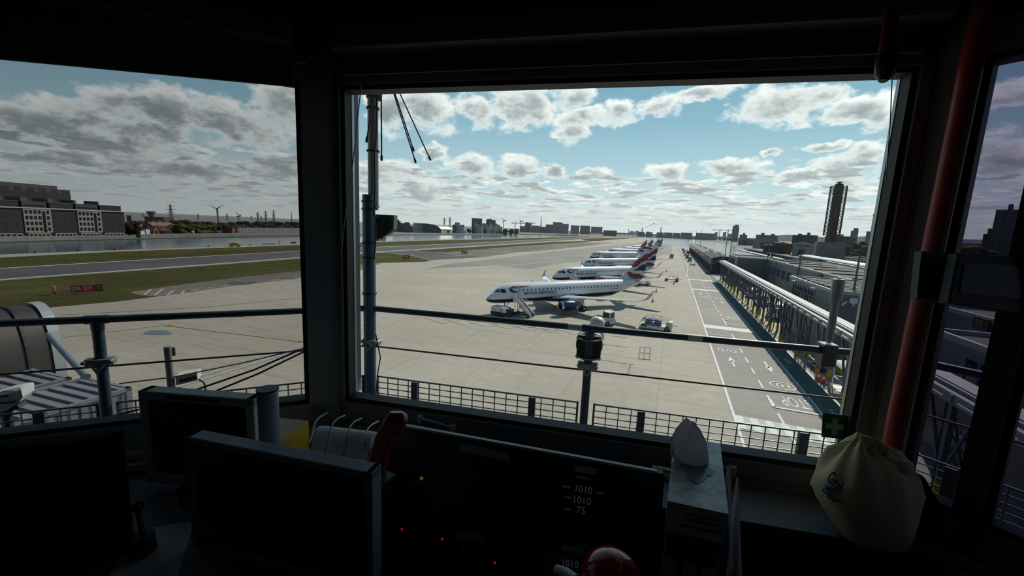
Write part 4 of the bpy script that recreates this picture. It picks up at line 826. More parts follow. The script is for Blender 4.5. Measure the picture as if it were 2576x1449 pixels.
# shelter, bollards, cones, trolley
t = thing('smoking_shelter', 'white framed glazed shelter at the foot of the right window frame', 'shelter', (16.6, 44.6, 0))
mb = MB(); [mb.bar((x, y, 0), (x, y, 2.3), .09) for x in (15.5, 16.6, 17.5) for y in (43.2, 46.2)]; [mb.bar((15.5, y, z), (17.5, y, z), .07) for y in (43.2, 46.2) for z in (1.0, 2.25)]; [mb.bar((15.5, 43.2, z), (15.5, 46.2, z), .07) for z in (1.0, 2.25)]; mb.bb((15.45, 43.1, 0), (17.6, 46.3, .06)); mb.build('frame', V_WHITE, t)
mb = MB(); P_ = []
for i in range(9): a = math.pi * i / 8; P_.append((16.5 - 1.25 * math.cos(a), 42.9, 2.3 + .28 * math.sin(a)))
mb.prism(P_, (0, 3.6, 0)); mb.build('roof', mat('shelter_roof', (.42, .46, .47), .3), t)
mb = MB(); mb.bb((15.75, 43.6, .06), (16.3, 44.3, 1.1)); mb.bb((16.6, 43.5, .06), (17.2, 45.5, 1.5)); mb.build('cabinet', V_WHITE, t)
for i, (x, y) in enumerate(((14.1, 47.1), (14.35, 46.5))): copy_tree(c0, ('traffic cone beside the shelter, left of the touching pair', 'traffic cone beside the shelter, right of the touching pair')[i], (x + .55, y, 0))
copy_tree(c0, 'traffic cone by the trolley bars under the walkway', (15.6, 50.4, 0))
for i, (x, y) in enumerate(((16.9, 47.6), (17.2, 50.5))): tag(MB().bb((x - .2, y - .2, 0), (x + .2, y + .2, 1.2)).build('bollard', T_YEL), ('yellow bollard just behind the shelter cones', 'yellow bollard farther in behind the trolley bars')[i], 'bollard')
t = thing('trolley_barrier', 'grey tubular trolley barrier beside the yellow feet near the shelter', 'barrier', (15.6, 51.5, 0)); mb = MB()
for y in (50.2, 51.5, 52.8): mb.bar((15.2, y, 0), (15.2, y, 1.1), .06); mb.bar((16.4, y, 0), (16.4, y, 1.1), .06); mb.bar((15.2, y, 1.1), (16.4, y, 1.1), .06)
mb.bar((15.2, 50.2, .55), (15.2, 52.8, .55), .05); mb.bar((15.2, 50.2, 1.1), (15.2, 52.8, 1.1), .05); mb.build('bars', S_GREY, t); MB().bb((15.25, 50.3, .25), (16.35, 52.7, .35)).build('deck', S_DARK, t)
# glazed tube and viaduct
t = thing('railway_canopy', 'white barrel roofed glazed railway canopy on its dark viaduct', 'canopy', (85, 250, 0))
MB().bb((80, 60, .5), (92, 560, 1.4)).build('viaduct_deck', mat('viaduct_dark', (.06, .06, .06), .8), t)
for i in range(40): MB().bb((81, 66 + i * 12, -.6), (85, 68.5 + i * 12, .5)).build('viaduct_pier', mat('viaduct_dark', (.06, .06, .06), .8), t)
mb = MB(); rings = []
for y in (110, 330): rings.append([(85 - 4.6 * math.cos(a), y, 3.3 + 1.05 * math.sin(a)) for a in [math.pi * i / 12 for i in range(13)]])
mb.loft([[V(p) for p in r_] for r_ in rings], closed=True); mb.build('barrel_roof', mat('tube_roof_white', (.6, .64, .62), .3), t)
MB().bb((80.45, 110, 1.4), (80.5, 330, 3.3)).build('glazing', glassmat('tube_glass', (.55, .62, .6)), t)
for i in range(98): MB().bb((80.3, 110 + i * 2.24, 1.4), (80.45, 110.15 + i * 2.24, 3.35)).build('mullion', T_STEEL, t)
mb = MB(); mb.bb((80.3, 110, 2.3), (80.42, 330, 2.4)); mb.bb((80.2, 60, 1.4), (80.3, 560, 1.6)); mb.bb((80.2, 332, 2.3), (80.3, 560, 2.4)); [mb.bb((80.2, 332 + i * 3, 1.4), (80.3, 332.1 + i * 3, 2.4)) for i in range(76)]; mb.build('parapet_rail', T_STEEL, t)
tag(MB().bb((69, 60, -.5), (75.5, 560, .3)).build('quay_slab', mat('quay_pale', (.36, .35, .32), .8, noise=(.3, .3))), 'pale quay strip between the dock water and the viaduct', 'quay')
# lattice control tower
ctp = G(2081, 657); D_ct = math.hypot(ctp.x, ctp.y)
t = thing('control_tower', 'unfinished control tower, dark shaft in a lattice frame on a square base', 'tower', (ctp.x, ctp.y, 0))
bl_, br_ = FAR(2046, 608, D_ct), FAR(2118, 610, D_ct); w_ = (br_ - bl_).length; ztop = (bl_.z + br_.z) / 2
loc('base_block', MB().box((0, 0, ztop / 2), (w_ * 1.02, w_ * .8, ztop), R(-8)), cladding('tower_base_cladding', (.26, .235, .22), 12, 1.6, .75), t)
M14 = Matrix.Rotation(R(-14), 3, 'Z')
mb = MB(); [mb.box(M14 @ V((w_ * (.02 + i * .13), -w_ * .4 - .03, ztop - 3.4)), (w_ * .1, .12, 2.2), R(-14)) for i in range(3)]; loc('window', mb, mat('base_window', (.3, .31, .26), .4), t)
zt = FAR(2088, 470, D_ct).z; sw = w_ * .25
loc('shaft', MB().box((0, 0, (ztop + zt) / 2), (sw, sw, zt - ztop), R(20)), mat('shaft_brown', (.085, .075, .06), .7), t)
mb = MB(); r_ = w_ * .32; zb = FAR(2070, 592, D_ct).z; cs = [V((r_ * math.cos(R(a)), r_ * math.sin(R(a)), 0)) for a in (20, 80, 140, 200, 260, 320)]; nz = 11
for i in range(6):
    a, b = cs[i], cs[(i + 1) % 6]; mb.bar(a + _Z * zb, a + _Z * zt, .42)
    for k in range(nz):
        z0 = zb + (zt - zb) * k / nz; z1 = zb + (zt - zb) * (k + 1) / nz
        mb.bar(a + _Z * z0, b + _Z * z1, .3); mb.bar(b + _Z * z0, a + _Z * z1, .3)
    mb.bar(a + _Z * zt, b + _Z * zt, .4)
loc('lattice_frame', mb, mat('lattice_brown', (.12, .105, .08), .6), t)
mb = MB(); zh = FAR(2088, 458, D_ct).z; mb.cyl((0, 0, zt), (0, 0, zt + (zh - zt) * .5), 2.6, 2.2, 10); mb.cyl((0, 0, zt), (0, 0, zh), .7, n=8); mb.cyl((0, 0, zt + (zh - zt) * .75), (0, 0, zt + (zh - zt) * .9), 1.6, n=10); [mb.cyl((2.4 * math.cos(a), 2.4 * math.sin(a), zt), (2.4 * math.cos(a), 2.4 * math.sin(a), zt + 2.6), .12, n=5) for a in (0, 1, 2, 3, 4, 5)]; loc('camera_head', mb, S_DARK, t)
# car park
CCOL = [mat('car_%s' % n, c, .3, coat=.5) for n, c in (('black', (.02, .02, .022)), ('silver', (.4, .41, .42)), ('white', (.62, .62, .6)), ('blue', (.03, .05, .12)), ('red', (.22, .02, .02)), ('graphite', (.07, .075, .08)))]
cars = []
def make_car(m_):
    t = thing('parked_car', 'parked car', 'car', (0, 0, -50)); mb = MB(); mb.prism([(-2.1, -.88, .3), (2.1, -.88, .3), (2.15, -.88, .72), (1.2, -.88, .9), (-2.1, -.88, .95)], (0, 1.76, 0)); loc('body', mb, m_, t)
    mb = MB(); mb.prism([(-1.9, -.78, .93), (1.15, -.78, .9), (.35, -.78, 1.42), (-1.3, -.78, 1.45)], (0, 1.56, 0)); loc('cabin', mb, V_GLASS, t); return t
protos = [make_car(c) for c in CCOL]; used = set()
def park(p, rz, group, label):
    i = random.randrange(6); o = protos[i]
    if i not in used: used.add(i); o.location = p; o.rotation_euler = (0, 0, rz); o['label'] = label; o['group'] = group
    else: o = copy_tree(o, label, p, rz, group)
    return o
for row, (yy, xa, xb) in enumerate(((640, 2122, 2150), (646, 2118, 2188), (651, 2120, 2190), (656, 2126, 2192), (661, 2140, 2192), (667, 2158, 2192))):
    n = (5, 11, 11, 9, 7, 4)[row]
    for k in range(n): park(G(xa + (xb - xa) * k / (n - 1), yy + .09 * (xa + (xb - xa) * k / (n - 1) - 2120), 0), R(70 + random.uniform(-3, 3)), 'cars in the car park behind the control tower', 'small parked car in the crowded car park right of the control tower base')
for k, x in enumerate((1968, 1985, 1994, 2004, 2017, 2029, 2038, 2046)): park(G(x, 632.5 + k * .55, 0), R(5), 'cars along the road left of the control tower', 'small parked car in the row left of the control tower base')
# ------------------------------------------------------------------ skyline
def facade(name, wall, win, fw=3.2, fh=3.1, ww=.55, wh=.5, rough=.7):
    ma, N, b = shader(name); tc = N.n('ShaderNodeTexCoord').outputs['Object']; s = N.n('ShaderNodeSeparateXYZ'); N.put(s.inputs[0], tc)
    gx = N.math('FRACT', N.math('DIVIDE', N.math('ADD', N.math('ADD', s.outputs[0], s.outputs[1]), 1000.0), fw)); gz = N.math('FRACT', N.math('DIVIDE', N.math('ADD', s.outputs[2], 1000.0), fh))
    f = N.math('MULTIPLY', N.math('LESS_THAN', N.math('ABSOLUTE', N.math('SUBTRACT', gx, .5)), ww / 2), N.math('LESS_THAN', N.math('ABSOLUTE', N.math('SUBTRACT', gz, .5)), wh / 2))
    n = N.noise(tc, .03, 3); c = N.mix(N.ramp(n, .3, .7), wall, tuple(v * .8 for v in wall)); N.put(b.inputs['Base Color'], N.mix(f, c, win)); b.inputs['Roughness'].default_value = rough; return ma
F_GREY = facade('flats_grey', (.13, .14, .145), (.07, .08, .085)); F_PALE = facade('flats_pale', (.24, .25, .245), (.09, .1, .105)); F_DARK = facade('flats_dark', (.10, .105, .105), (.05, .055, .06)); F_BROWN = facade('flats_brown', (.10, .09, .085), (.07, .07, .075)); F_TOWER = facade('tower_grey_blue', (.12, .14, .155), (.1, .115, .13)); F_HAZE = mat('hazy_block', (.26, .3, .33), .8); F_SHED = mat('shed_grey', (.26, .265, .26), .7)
F_DKROOF = mat('flat_roof_dark', (.09, .09, .09), .9)
def bld(x0, x1, yt, D, m_, label, dep=18, base=0.0, cap=None, fit=False, cat='building', roof=True, rz=None, name='apartment_block'):
    """box building whose front spans the sightings x0..x1 at distance D, roof line at yt"""
    a = FAR(x0, yt, D); b = FAR(x1, yt, D); mid = (a + b) / 2; w = math.hypot(b.x - a.x, b.y - a.y); h = max(2.0, mid.z - base); rz = math.atan2(b.y - a.y, b.x - a.x)
    nrm = V((-math.sin(rz), math.cos(rz), 0)); t = thing(name, label, cat, (mid.x + nrm.x * dep / 2, mid.y + nrm.y * dep / 2, base), rz)
    loc('walls', MB().bb((-w / 2, -dep / 2, 0), (w / 2, dep / 2, h)), m_, t)
    if roof:
        mb = MB(); mb.bb((-w / 2 - .2, -dep / 2 - .2, h), (w / 2 + .2, dep / 2 + .2, h + .5))
        loc('roof_edge', mb, F_DKROOF, t)
        if cap: mb = MB(); [mb.bb((w * (c0_ - .5), -dep * .2, h + .5), (w * (c1_ - .5), dep * .3, h + .5 + ch)) for c0_, c1_, ch in cap]; loc('roof_plant', mb, F_DKROOF, t)
    return t
# --- dockside block on the left
LBW = facade('dock_dark_brick', (.034, .028, .027), (.014, .015, .018), 3.1, 3.5, .5, .5); LBP = mat('dock_pale_render', (.34, .33, .28), .7); LBG = mat('dock_window_glass', (.018, .02, .03), .12); LBT = mat('dock_attic_grey', (.075, .076, .074), .6)
A0, A1 = G(-30, 605.5), G(317, 599.6); dv = (A1 - A0); LL = dv.length; ux = dv.normalized(); rzb = math.atan2(ux.y, ux.x); nn = V((-ux.y, ux.x, 0))
Dm = math.hypot(*((A0 + A1) / 2).xy)
t = thing('dockside_block', 'long dark brick and pale rendered dockside office block across the water', 'building', A0, rzb)
def s_of(px, py, z=None):            # distance along the front and height for a sighting on the front plane
    P = PL(px, py, A0, nn); return (P - A0).dot(ux), P.z
s_edges = [s_of(x, 560)[0] for x in (-30, 62, 131, 197, 257, 315)]; ztop = s_of(200, 529)[1]; zg = s_of(200, 585)[1]; zat = s_of(150, 512)[1]
pale = (0, 1, 0, 1, 0)
loc('ground_floor', MB().bb((s_edges[0], .6, 0), (s_edges[-1], 16, zg)), mat('dock_shopfront', (.05, .055, .065), .2), t)
mb = MB()
for i in range(5):
    a, b = s_edges[i], s_edges[i + 1]; n = 5
    for k in range(n + 1):
        x = a + 1 + (b - a - 2) * k / n; mb.bb((x - .16, .1, 0), (x + .16, .65, zg - .3))
    mb.bb((a + 1, .1, zg - .6), (b - 1, .65, zg - .2))
loc('shopfront_frame', mb, mat('shopfront_cream', (.36, .36, .29), .6), t)
wcount = 0
for i in range(5):
    a, b = s_edges[i], s_edges[i + 1]
    w_ = loc('bay', MB().bb((a, 0 if pale[i] else .25, zg), (b, 16, ztop)), LBP if pale[i] else LBW, t); w_['label'] = 'pale rendered bay' if pale[i] else 'dark brick bay'
    if pale[i]:
        nx, nz = 6, 4; cw = (b - a) / (nx + .4); rh = (ztop - zg - .6) / nz; base_w = None
        for k in range(nx):
            for j in range(nz):
                if k == 4:
                    if j: continue
                    q = loc('window', MB().bb((a + cw * (k + .25), -.03, zg + .3), (a + cw * (k + 1.0), .06, ztop - 1.0)), LBG, t); continue
                loc('window', MB().bb((a + cw * (k + .32), -.03, zg + .3 + rh * j + rh * .2), (a + cw * (k + .98), .06, zg + .3 + rh * j + rh * .82)), LBG, t)
    loc('attic', MB().bb((a + .5, 1.2, ztop), (b - .5, 15, zat)), LBT if pale[i] else LBW, t)
    mb = MB(); mb.bb((a + .4, 1.1, zat), (b - .4, 15.2, zat + .35)); mb.bb((a + 2.5, 5, zat + .3), (b - 3 - i, 13, zat + 1.9)); loc('attic_roof', mb, mat('attic_roof_grey', (.1, .1, .098), .6), t)
    if pale[i]: mb = MB(); mb.bb((a + 1.0, 1.14, ztop + .8), (b - 1.0, 1.22, zat - 1.0)); loc('attic_window', mb, LBG, t)
mb = MB(); mb.bb((s_edges[0], -.15, ztop - .1), (s_edges[-1], .3, ztop + .35)); loc('cornice', mb, mat('cornice_cream', (.55, .54, .47), .6), t)
a = PL(0, 462, A0 + nn * 34, nn); b = PL(176, 479, A0 + nn * 34, nn); sa, sb = (a - A0).dot(ux), (b - A0).dot(ux)
loc('rear_wing', MB().bb((sa - 25, 34, 0), (sb, 52, b.z)), facade('dock_rear_brick', (.036, .032, .032), (.07, .078, .08), 4.4, 5.2, .35, .42), t)
c = PL(135, 468, A0 + nn * 40, nn); mb = MB(); mb.bb((sa - 25, 38, b.z), ((c - A0).dot(ux), 48, c.z)); mb.bb((sb * .7, 39, b.z), (sb * .93, 47, b.z + 1.2)); loc('rear_roof_plant', mb, LBT, t)
# --- quays
def wallstrip(px, h, z0, th, name, label, m_, cat='quay wall'):
    mb = MB(); P = [G(x, y, z0) for x, y in px]
    for p, q in zip(P, P[1:]):
        d = (q - p).normalized(); n = V((-d.y, d.x, 0)) * th; mb.prism([p, q, q + n, p + n], _Z * h)
    return tag(mb.build(name, m_), label, cat)
Q_ST = mat('quay_stone', (.24, .235, .21), .9, noise=(.4, .4)); Q_DK = mat('quay_dark', (.055, .055, .05), .9)
wallstrip(FARW, 2.2, -.6, 9, 'quay_embankment', 'grey stone quay edge along the far side of the northern dock', Q_ST)
wallstrip([(780, 594.9), (600, 597.6), (450, 600.6), (315, 604.2), (160, 607.8), (0, 612.4), (-40, 613.4)][::-1], .55, -.6, 1, 'quay_footing', 'dark waterline strip under the northern quay edge', Q_DK)
mb = MB()
for i in range(60):
    x = 318 + i * 8; p = FAR(x, 590, math.hypot(*G(x, 594.5 + (318 - x) * -.0 + (603 - 594) * max(0, 1 - i / 58)).xy) + 14); mb.cyl((p.x, p.y, 1), (p.x, p.y, 2.3), .06, n=4)
tag(mb.build('quay_railing', S_DARK), 'thin dark railing along the northern quay', 'railing')
wallstrip([(560, 586.5), (680, 585), (790, 584)], 4.2, 0, 1.0, 'boundary_fence', 'long pale ribbed fence in front of the tree line', facade('fence_ribbed', (.24, .25, .24), (.1, .1, .1), 2.4, 40, .25, 1.0), 'fence')
wallstrip([(395, 590.5), (480, 589), (560, 588)], 2.6, 0, .8, 'boundary_fence', 'dark hoarding fence below the red roofed house', Q_DK, 'fence')
for x, y, w, lb in ((421, 588.5, 9, 'pale flat hut roof right of the red house'), (466, 588, 9, 'pale flat hut roof between the red house and the fence')):
    p = G(x, y + 3); tag(MB().box((p.x, p.y, 1.6), (w, 4, 3.2), YAW).build('hut', mat('hut_pale', (.34, .34, .31), .7), bevel=.05), lb, 'hut')
for x, y, lb in ((354, 597, 'small white kiosk on the quay beside the left building'), (368, 592, 'small white kiosk behind the quay kiosk')):
    p = G(x, y); t = thing('kiosk', lb, 'kiosk', p, YAW); loc('cabin', MB().bb((-1.3, -1.2, 0), (1.3, 1.2, 3.4)), V_WHITE, t); loc('window', MB().bb((-.4, -1.24, .6), (.5, -1.18, 2.6)), LBG, t)
p = G(575, 587.5); t = thing('brick_shed', 'small red brick shed in front of the ribbed fence', 'shed', p, YAW); loc('walls', MB().bb((-7, -2, 0), (4, 2, 4.6)), mat('shed_brick', (.17, .065, .045), .8), t); loc('roof', MB().bb((-7.3, -2.3, 4.6), (4.3, 2.3, 4.9)), Q_DK, t); loc('door', MB().bb((-6.5, -2.05, 0), (-2.5, -1.98, 3.8)), Q_DK, t)
# --- red roofed house
H_BR = mat('house_red_brick', (.25, .085, .055), .8, noise=(.8, .25)); H_RF = mat('house_tile_roof', (.21, .115, .075), .85, noise=(.6, .2)); H_DK = mat('house_dark_roof', (.05, .04, .035), .8)
a = G(352, 591); b = G(447, 588.5); t = thing('gabled_house', 'red brick house with a big tiled roof and gables among the trees', 'house', (a + b) / 2, math.atan2(b.y - a.y, b.x - a.x)); L_ = (b - a).length / 2; hz = FAR(395, 557, math.hypot(*((a + b) / 2).xy)).z
k = hz / 14.0
loc('walls', MB().bb((-L_ * .9, -5, 0), (L_ * .9, 6, 5.2 * k)), H_BR, t)
mb = MB(); mb.prism([(-L_ * .55, -6, 5.0 * k), (-L_ * .55, .5, 13.2 * k), (-L_ * .55, 7, 5.0 * k)], (L_ * 1.15, 0, 0)); mb.prism([(L_ * .6, -6, 5.0 * k), (L_ * .6, 7, 5.0 * k), (L_ * .95, .5, 6.0 * k)], (0, 0, .1)); mb.add([(L_ * .6, -6, 5 * k), (L_ * .6, 7, 5 * k), (L_ * .6, .5, 13.2 * k), (L_ * .98, -6, 5 * k), (L_ * .98, 7, 5 * k)], [(0, 2, 3), (2, 1, 4), (2, 4, 3), (0, 3, 4, 1)]); loc('roof', mb, H_RF, t)
for x, w in ((-L_ * .8, L_ * .14), (-L_ * .36, L_ * .19), (L_ * .72, L_ * .2)):
    g = loc('gable', MB().prism([(x - w, -7, 0), (x + w, -7, 0), (x + w, -7, 5.2 * k), (x, -7, 9.0 * k), (x - w, -7, 5.2 * k)], (0, 4, 0)), H_BR, t)
    mb = MB(); mb.prism([(x - w * 1.15, -7.3, 4.9 * k), (x, -7.3, 9.3 * k), (x, -7.3, 9.9 * k), (x - w * 1.3, -7.3, 5.0 * k)], (0, 5, 0)); mb.prism([(x + w * 1.15, -7.3, 4.9 * k), (x, -7.3, 9.3 * k), (x, -7.3, 9.9 * k), (x + w * 1.3, -7.3, 5.0 * k)], (0, 5, 0)); loc('gable_roof', mb, H_RF, g)
    loc('window', MB().bb((x - w * .45, -7.06, 2 * k), (x + w * .45, -6.95, 4.4 * k)), LBG, g)
mb = MB(); mb.cyl((L_ * .16, -5.5, 0), (L_ * .16, -5.5, 6.5 * k), 4.2, n=8, smooth=False); tr = loc('bay_turret', mb, H_BR, t); mb = MB(); mb.cyl((L_ * .16, -5.5, 6.5 * k), (L_ * .16, -5.5, 11.5 * k), 4.9, .6, 8, smooth=False); loc('turret_roof', mb, H_DK, tr)
for x in (-L_ * .28, L_ * .06, L_ * .55, -L_ * .88): loc('chimney', MB().bb((x - 1.0, .2, 8 * k), (x + 1.0, 1.8, (14.6 if abs(x) < L_ * .4 else 11) * k)), H_BR, t)
# --- trees
def leafmat(name, c1, c2):
    ma, N, b = shader(name); tc = N.n('ShaderNodeTexCoord').outputs['Object']; n = N.noise(tc, .35, 5, .7); N.put(b.inputs['Base Color'], N.mix(N.ramp(n, .35, .7), c1, c2)); b.inputs['Roughness'].default_value = .95; b.inputs['Specular IOR Level'].default_value = .1; return ma
LEAF = [leafmat('leaf_olive', (.028, .026, .015), (.055, .047, .026)), leafmat('leaf_brown', (.032, .025, .018), (.06, .045, .03)), leafmat('leaf_green', (.028, .03, .014), (.058, .056, .025)), leafmat('leaf_bright', (.055, .058, .015), (.115, .105, .03))]
BARK = mat('bark', (.05, .042, .035), .9)
def crown(seed, n=13):
    rnd = random.Random(seed); bm = bmesh.new()
    for i in range(n):
        a = rnd.uniform(0, 6.28); rr = rnd.uniform(0, 2.6) if i else 0; c = V((rr * math.cos(a), rr * math.sin(a), rnd.uniform(1.6, 7.6))); r = rnd.uniform(1.5, 2.4)
        m0 = Matrix.Translation(c) @ Matrix.Diagonal((r, r, r * .85, 1)); bmesh.ops.create_icosphere(bm, subdivisions=2, radius=1, matrix=m0)
    for v in bm.verts: v.co += V((rnd.uniform(-.3, .3), rnd.uniform(-.3, .3), rnd.uniform(-.3, .3)))
    mb = MB(); bm.verts.index_update(); mb.add([v.co.copy() for v in bm.verts], [[v.index for v in f.verts] for f in bm.faces]); bm.free(); return mb
TREES = []
for i in range(8):
    t = thing('tree', '-', 'tree', (0, 0, 0)); loc('crown', crown(i), LEAF[(0, 1, 2, 3, 1, 0, 2, 1)[i]], t); mb = MB(); mb.cyl((0, 0, 0), (0, 0, 5), .28, .16, 6); [mb.cyl((0, 0, 2.5 + .4 * k), (1.5 * math.cos(k * 2.1), 1.5 * math.sin(k * 2.1), 5), .12, .05, 5) for k in range(3)]; loc('trunk', mb, BARK, t); TREES.append(t)
tused = set()
def tree(x, yt, D, kind, label, group, sx=1.0):
    P = FAR(x, yt, D); o = TREES[kind]; p = (P.x, P.y, 0)
    if kind in tused: o = copy_tree(o, label, p, random.uniform(0, 6), group)
    else: tused.add(kind); o.location = p; o.rotation_euler = (0, 0, random.uniform(0, 6)); o['label'] = label; o['group'] = group
    s = max(.4, P.z / 9.6); o.scale = (s * sx * random.uniform(1.0, 1.25), s * sx, s)
for i in range(70):
    x = 322 + i * 7.0; yt = 556 - 4.5 * math.exp(-((x - 420) / 60) ** 2) + max(0, (x - 480)) * .008 + random.uniform(-2, 2.5)
    if 352 < x < 450: yt += 2
    tree(x, yt, 345 + max(0, x - 450) * .55 + random.uniform(0, 40), random.choice((0, 1, 2, 4, 5, 6, 7)), 'spring tree in the dense belt behind the dock fence', 'trees in the belt behind the dock', 1.25)
for i in range(26):
    x = 452 + i * 13.4; tree(x, 563 + random.uniform(-2.5, 2) + (x - 450) * .012, 322 + (x - 450) * .52, random.choice((0, 2, 3, 6)), 'lower spring tree at the front of the belt behind the dock fence', 'front trees of the belt', 1.3)
for x, yt, lb, kd in ((325, 560, 'dark tree beside the left building', 0), (345, 566, 'tree left of the red house', 1)): tree(x, yt, 285, kd, lb, None, .7)
# right hand trees
for x, yt, D, kd, lb in ((2131, 613, 560, 3, 'yellow green tree right of the control tower base'), (2182, 615, 560, 3, 'yellow green tree by the right window frame'), (2143, 606, 620, 1, 'brown tree behind the car park, left one'), (2158, 603, 620, 4, 'brown tree behind the car park, middle one'), (2172, 604, 620, 7, 'brown tree behind the car park, right one'), (2430, 610, 380, 3, 'yellowish tree top in the right hand window'), (2450, 612, 400, 1, 'brown tree top in the right hand window, left of the tower block'), (2470, 611, 400, 4, 'brown tree top in the right hand window at the foot of the tower block'), (2410, 609, 400, 2, 'dark green tree top at the left of the right hand window')): tree(x, yt, D, kd, lb, None, 1.2)
for i in range(30):
    x = 1560 + i * 10.5; tree(x, 592.5 + i * .35 + random.uniform(-1, 1), 1750, random.choice((0, 2, 6)), 'tiny distant tree on the bank beyond the water', 'distant trees beyond the far water', 1.6)
for i in range(14):
    tree(1128 + (i * 13.1) % 195, 577 + random.uniform(-2, 4), 715 + i * 6, random.choice((0, 2, 5)), 'small tree in front of the university flats across the dock', 'trees by the waterside flats', 1.2)
# --- hills
def ridge(px, D, name, label, m_, dep=300):
    mb = MB(); fr = [FAR(x, y, D) for x, y in px]; n = len(fr)
    for k in range(n - 1):
        a, b = fr[k], fr[k + 1]; oa = V((a.x, a.y, 0)).normalized() * dep; ob_ = V((b.x, b.y, 0)).normalized() * dep
        a0, b0 = V((a.x, a.y, -5)), V((b.x, b.y, -5)); mb.add([a0, b0, b, a, a + oa, b + ob_, a0 + oa * 2, b0 + ob_ * 2], [(0, 1, 2, 3), (3, 2, 5, 4), (4, 5, 7, 6)], True)
    o = mb.build(name, m_); o['kind'] = 'structure'; return tag(o, label, 'hills')
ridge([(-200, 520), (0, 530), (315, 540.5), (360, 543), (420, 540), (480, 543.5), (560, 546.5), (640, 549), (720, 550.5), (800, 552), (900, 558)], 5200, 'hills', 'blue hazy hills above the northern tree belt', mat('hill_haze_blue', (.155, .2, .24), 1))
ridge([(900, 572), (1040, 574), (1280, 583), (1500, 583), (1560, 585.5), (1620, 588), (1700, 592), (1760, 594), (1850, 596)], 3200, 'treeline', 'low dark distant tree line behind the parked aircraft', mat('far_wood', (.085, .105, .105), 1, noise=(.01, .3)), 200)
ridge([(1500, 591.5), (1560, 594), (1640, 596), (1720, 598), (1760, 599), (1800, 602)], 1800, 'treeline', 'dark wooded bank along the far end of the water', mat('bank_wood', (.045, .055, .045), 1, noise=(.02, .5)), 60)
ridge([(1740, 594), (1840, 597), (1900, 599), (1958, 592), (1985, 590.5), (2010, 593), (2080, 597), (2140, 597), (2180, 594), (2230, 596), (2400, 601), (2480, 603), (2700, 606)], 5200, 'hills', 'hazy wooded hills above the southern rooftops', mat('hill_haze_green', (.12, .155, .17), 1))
ridge([(2390, 614), (2430, 612), (2480, 614), (2600, 617)], 900, 'treeline', 'dark woodland strip in the right hand window', mat('near_wood', (.05, .055, .045), 1, noise=(.02, .4)), 120)
# --- university and waterside flats
bld(988, 1008, 557, 690, F_DARK, 'dark low block at the left end of the university waterside', 25, cap=[(.1, .8, 2.5)]); bld(1005, 1031, 562, 675, F_DARK, 'dark low block beside the curved roof hall', 22, cap=[(.5, .95, 1.5)]); bld(1014, 1052, 570, 660, F_BROWN, 'brownish low block in front of the curved roof hall', 14, cap=[(.2, .5, 1.0)])
# curved roof hall
a = FAR(1040, 586, 660); b = FAR(1142, 586, 660); rz = math.atan2(b.y - a.y, b.x - a.x); t = thing('curved_roof_hall', 'dark hall with a great curved gleaming metal roof by the water', 'building', (a.x, a.y, 0), rz); w_ = math.hypot(b.x - a.x, b.y - a.y); hz = FAR(1042, 560, 660).z
prof = [(w_ * .0, hz)] + [(w_ * (.3 + .38 * math.sin(k)), hz * (.3 + .66 * math.cos(k))) for k in [math.pi / 2 * i / 10 for i in range(11)]]
loc('front_wall', MB().prism([(0, 0, 0)] + [(x, 0, z - .3) for x, z in prof] + [(w_ * .68, 0, 0)], (0, 6, 0)), facade('hall_dark_panel', (.07, .075, .08), (.03, .032, .035), 4, 3, .5, .5), t)
mb = MB(); e = w_ * .32
mb.loft([[V((x, -.3, z)), V((x + e, 26, z * .93))] for x, z in prof], cap=False, closed=False); mb.loft([[V((x, -.3, z - .5)), V((x + e, 26, z * .93 - .5))] for x, z in prof], cap=False, closed=False); loc('metal_roof', mb, mat('roof_bronze_metal', (.55, .5, .42), .32, 1.0), t)
mb = MB(); mb.bb((-.2, -.6, 0), (w_ * .22, 0, hz * .95)); pl_ = loc('pale_wing', mb, mat('hall_pale', (.36, .38, .37), .7), t); mb = MB(); [mb.bb((w_ * .1, -.75, hz * (.2 + .2 * k)), (w_ * .24, -.55, hz * (.3 + .2 * k))) for k in range(4)]; [mb.bb((w_ * .04, -.75, hz * (.22 + .2 * k)), (w_ * .07, -.55, hz * (.28 + .2 * k))) for k in range(4)]; loc('window', mb, LBG, pl_)
bld(1139, 1168, 566, 740, F_GREY, 'grey block with a flat turret behind the curved roof hall', 20, cap=[(.2, .6, 4)])
# drum towers with tilted roofs
drum_pts = [(1158, 1.0, 680), (1205, 1.0, 720), (1226, .95, 760), (1240, .95, 770), (1254, .95, 780)]
for i, (x, s, D) in enumerate(drum_pts):
    p = FAR(x, 586, D); h = FAR(x, 569.5, D).z; t = thing('drum_building', ['white round student block right of the curved hall', 'white round student block under the first dark tower', 'white round student block between the two dark towers', 'white round student block under the second dark tower', 'white round student block at the right end of the group'][i], 'building', (p.x, p.y, 0), rz, 'round student blocks')
    loc('walls', MB().cyl((0, 0, 0), (0, 0, h), 7.2, n=20), facade('drum_white', (.42, .44, .44), (.12, .13, .14), 2.4, 2.6, .4, .45), t)
    mb = MB(); mb.prism([(-7, -2.5, h), (-7, -2.5, h + 6.0), (-6.4, -2.5, h + 6.0), (3, -2.5, h + .3), (3, -2.5, h)], (0, 5, 0)); loc('tilted_roof', mb, mat('drum_roof', (.36, .36, .33), .5), t)
bld(1187, 1213, 550, 760, F_TOWER, 'left of two dark square towers above the round blocks', 26, name='tower_block'); bld(1223, 1247, 554, 800, F_TOWER, 'right of two dark square towers above the round blocks', 26, name='tower_block', cap=[(.1, .6, 2)]); bld(1247, 1257, 566, 790, F_TOWER, 'low dark annex right of the two square towers', 18)
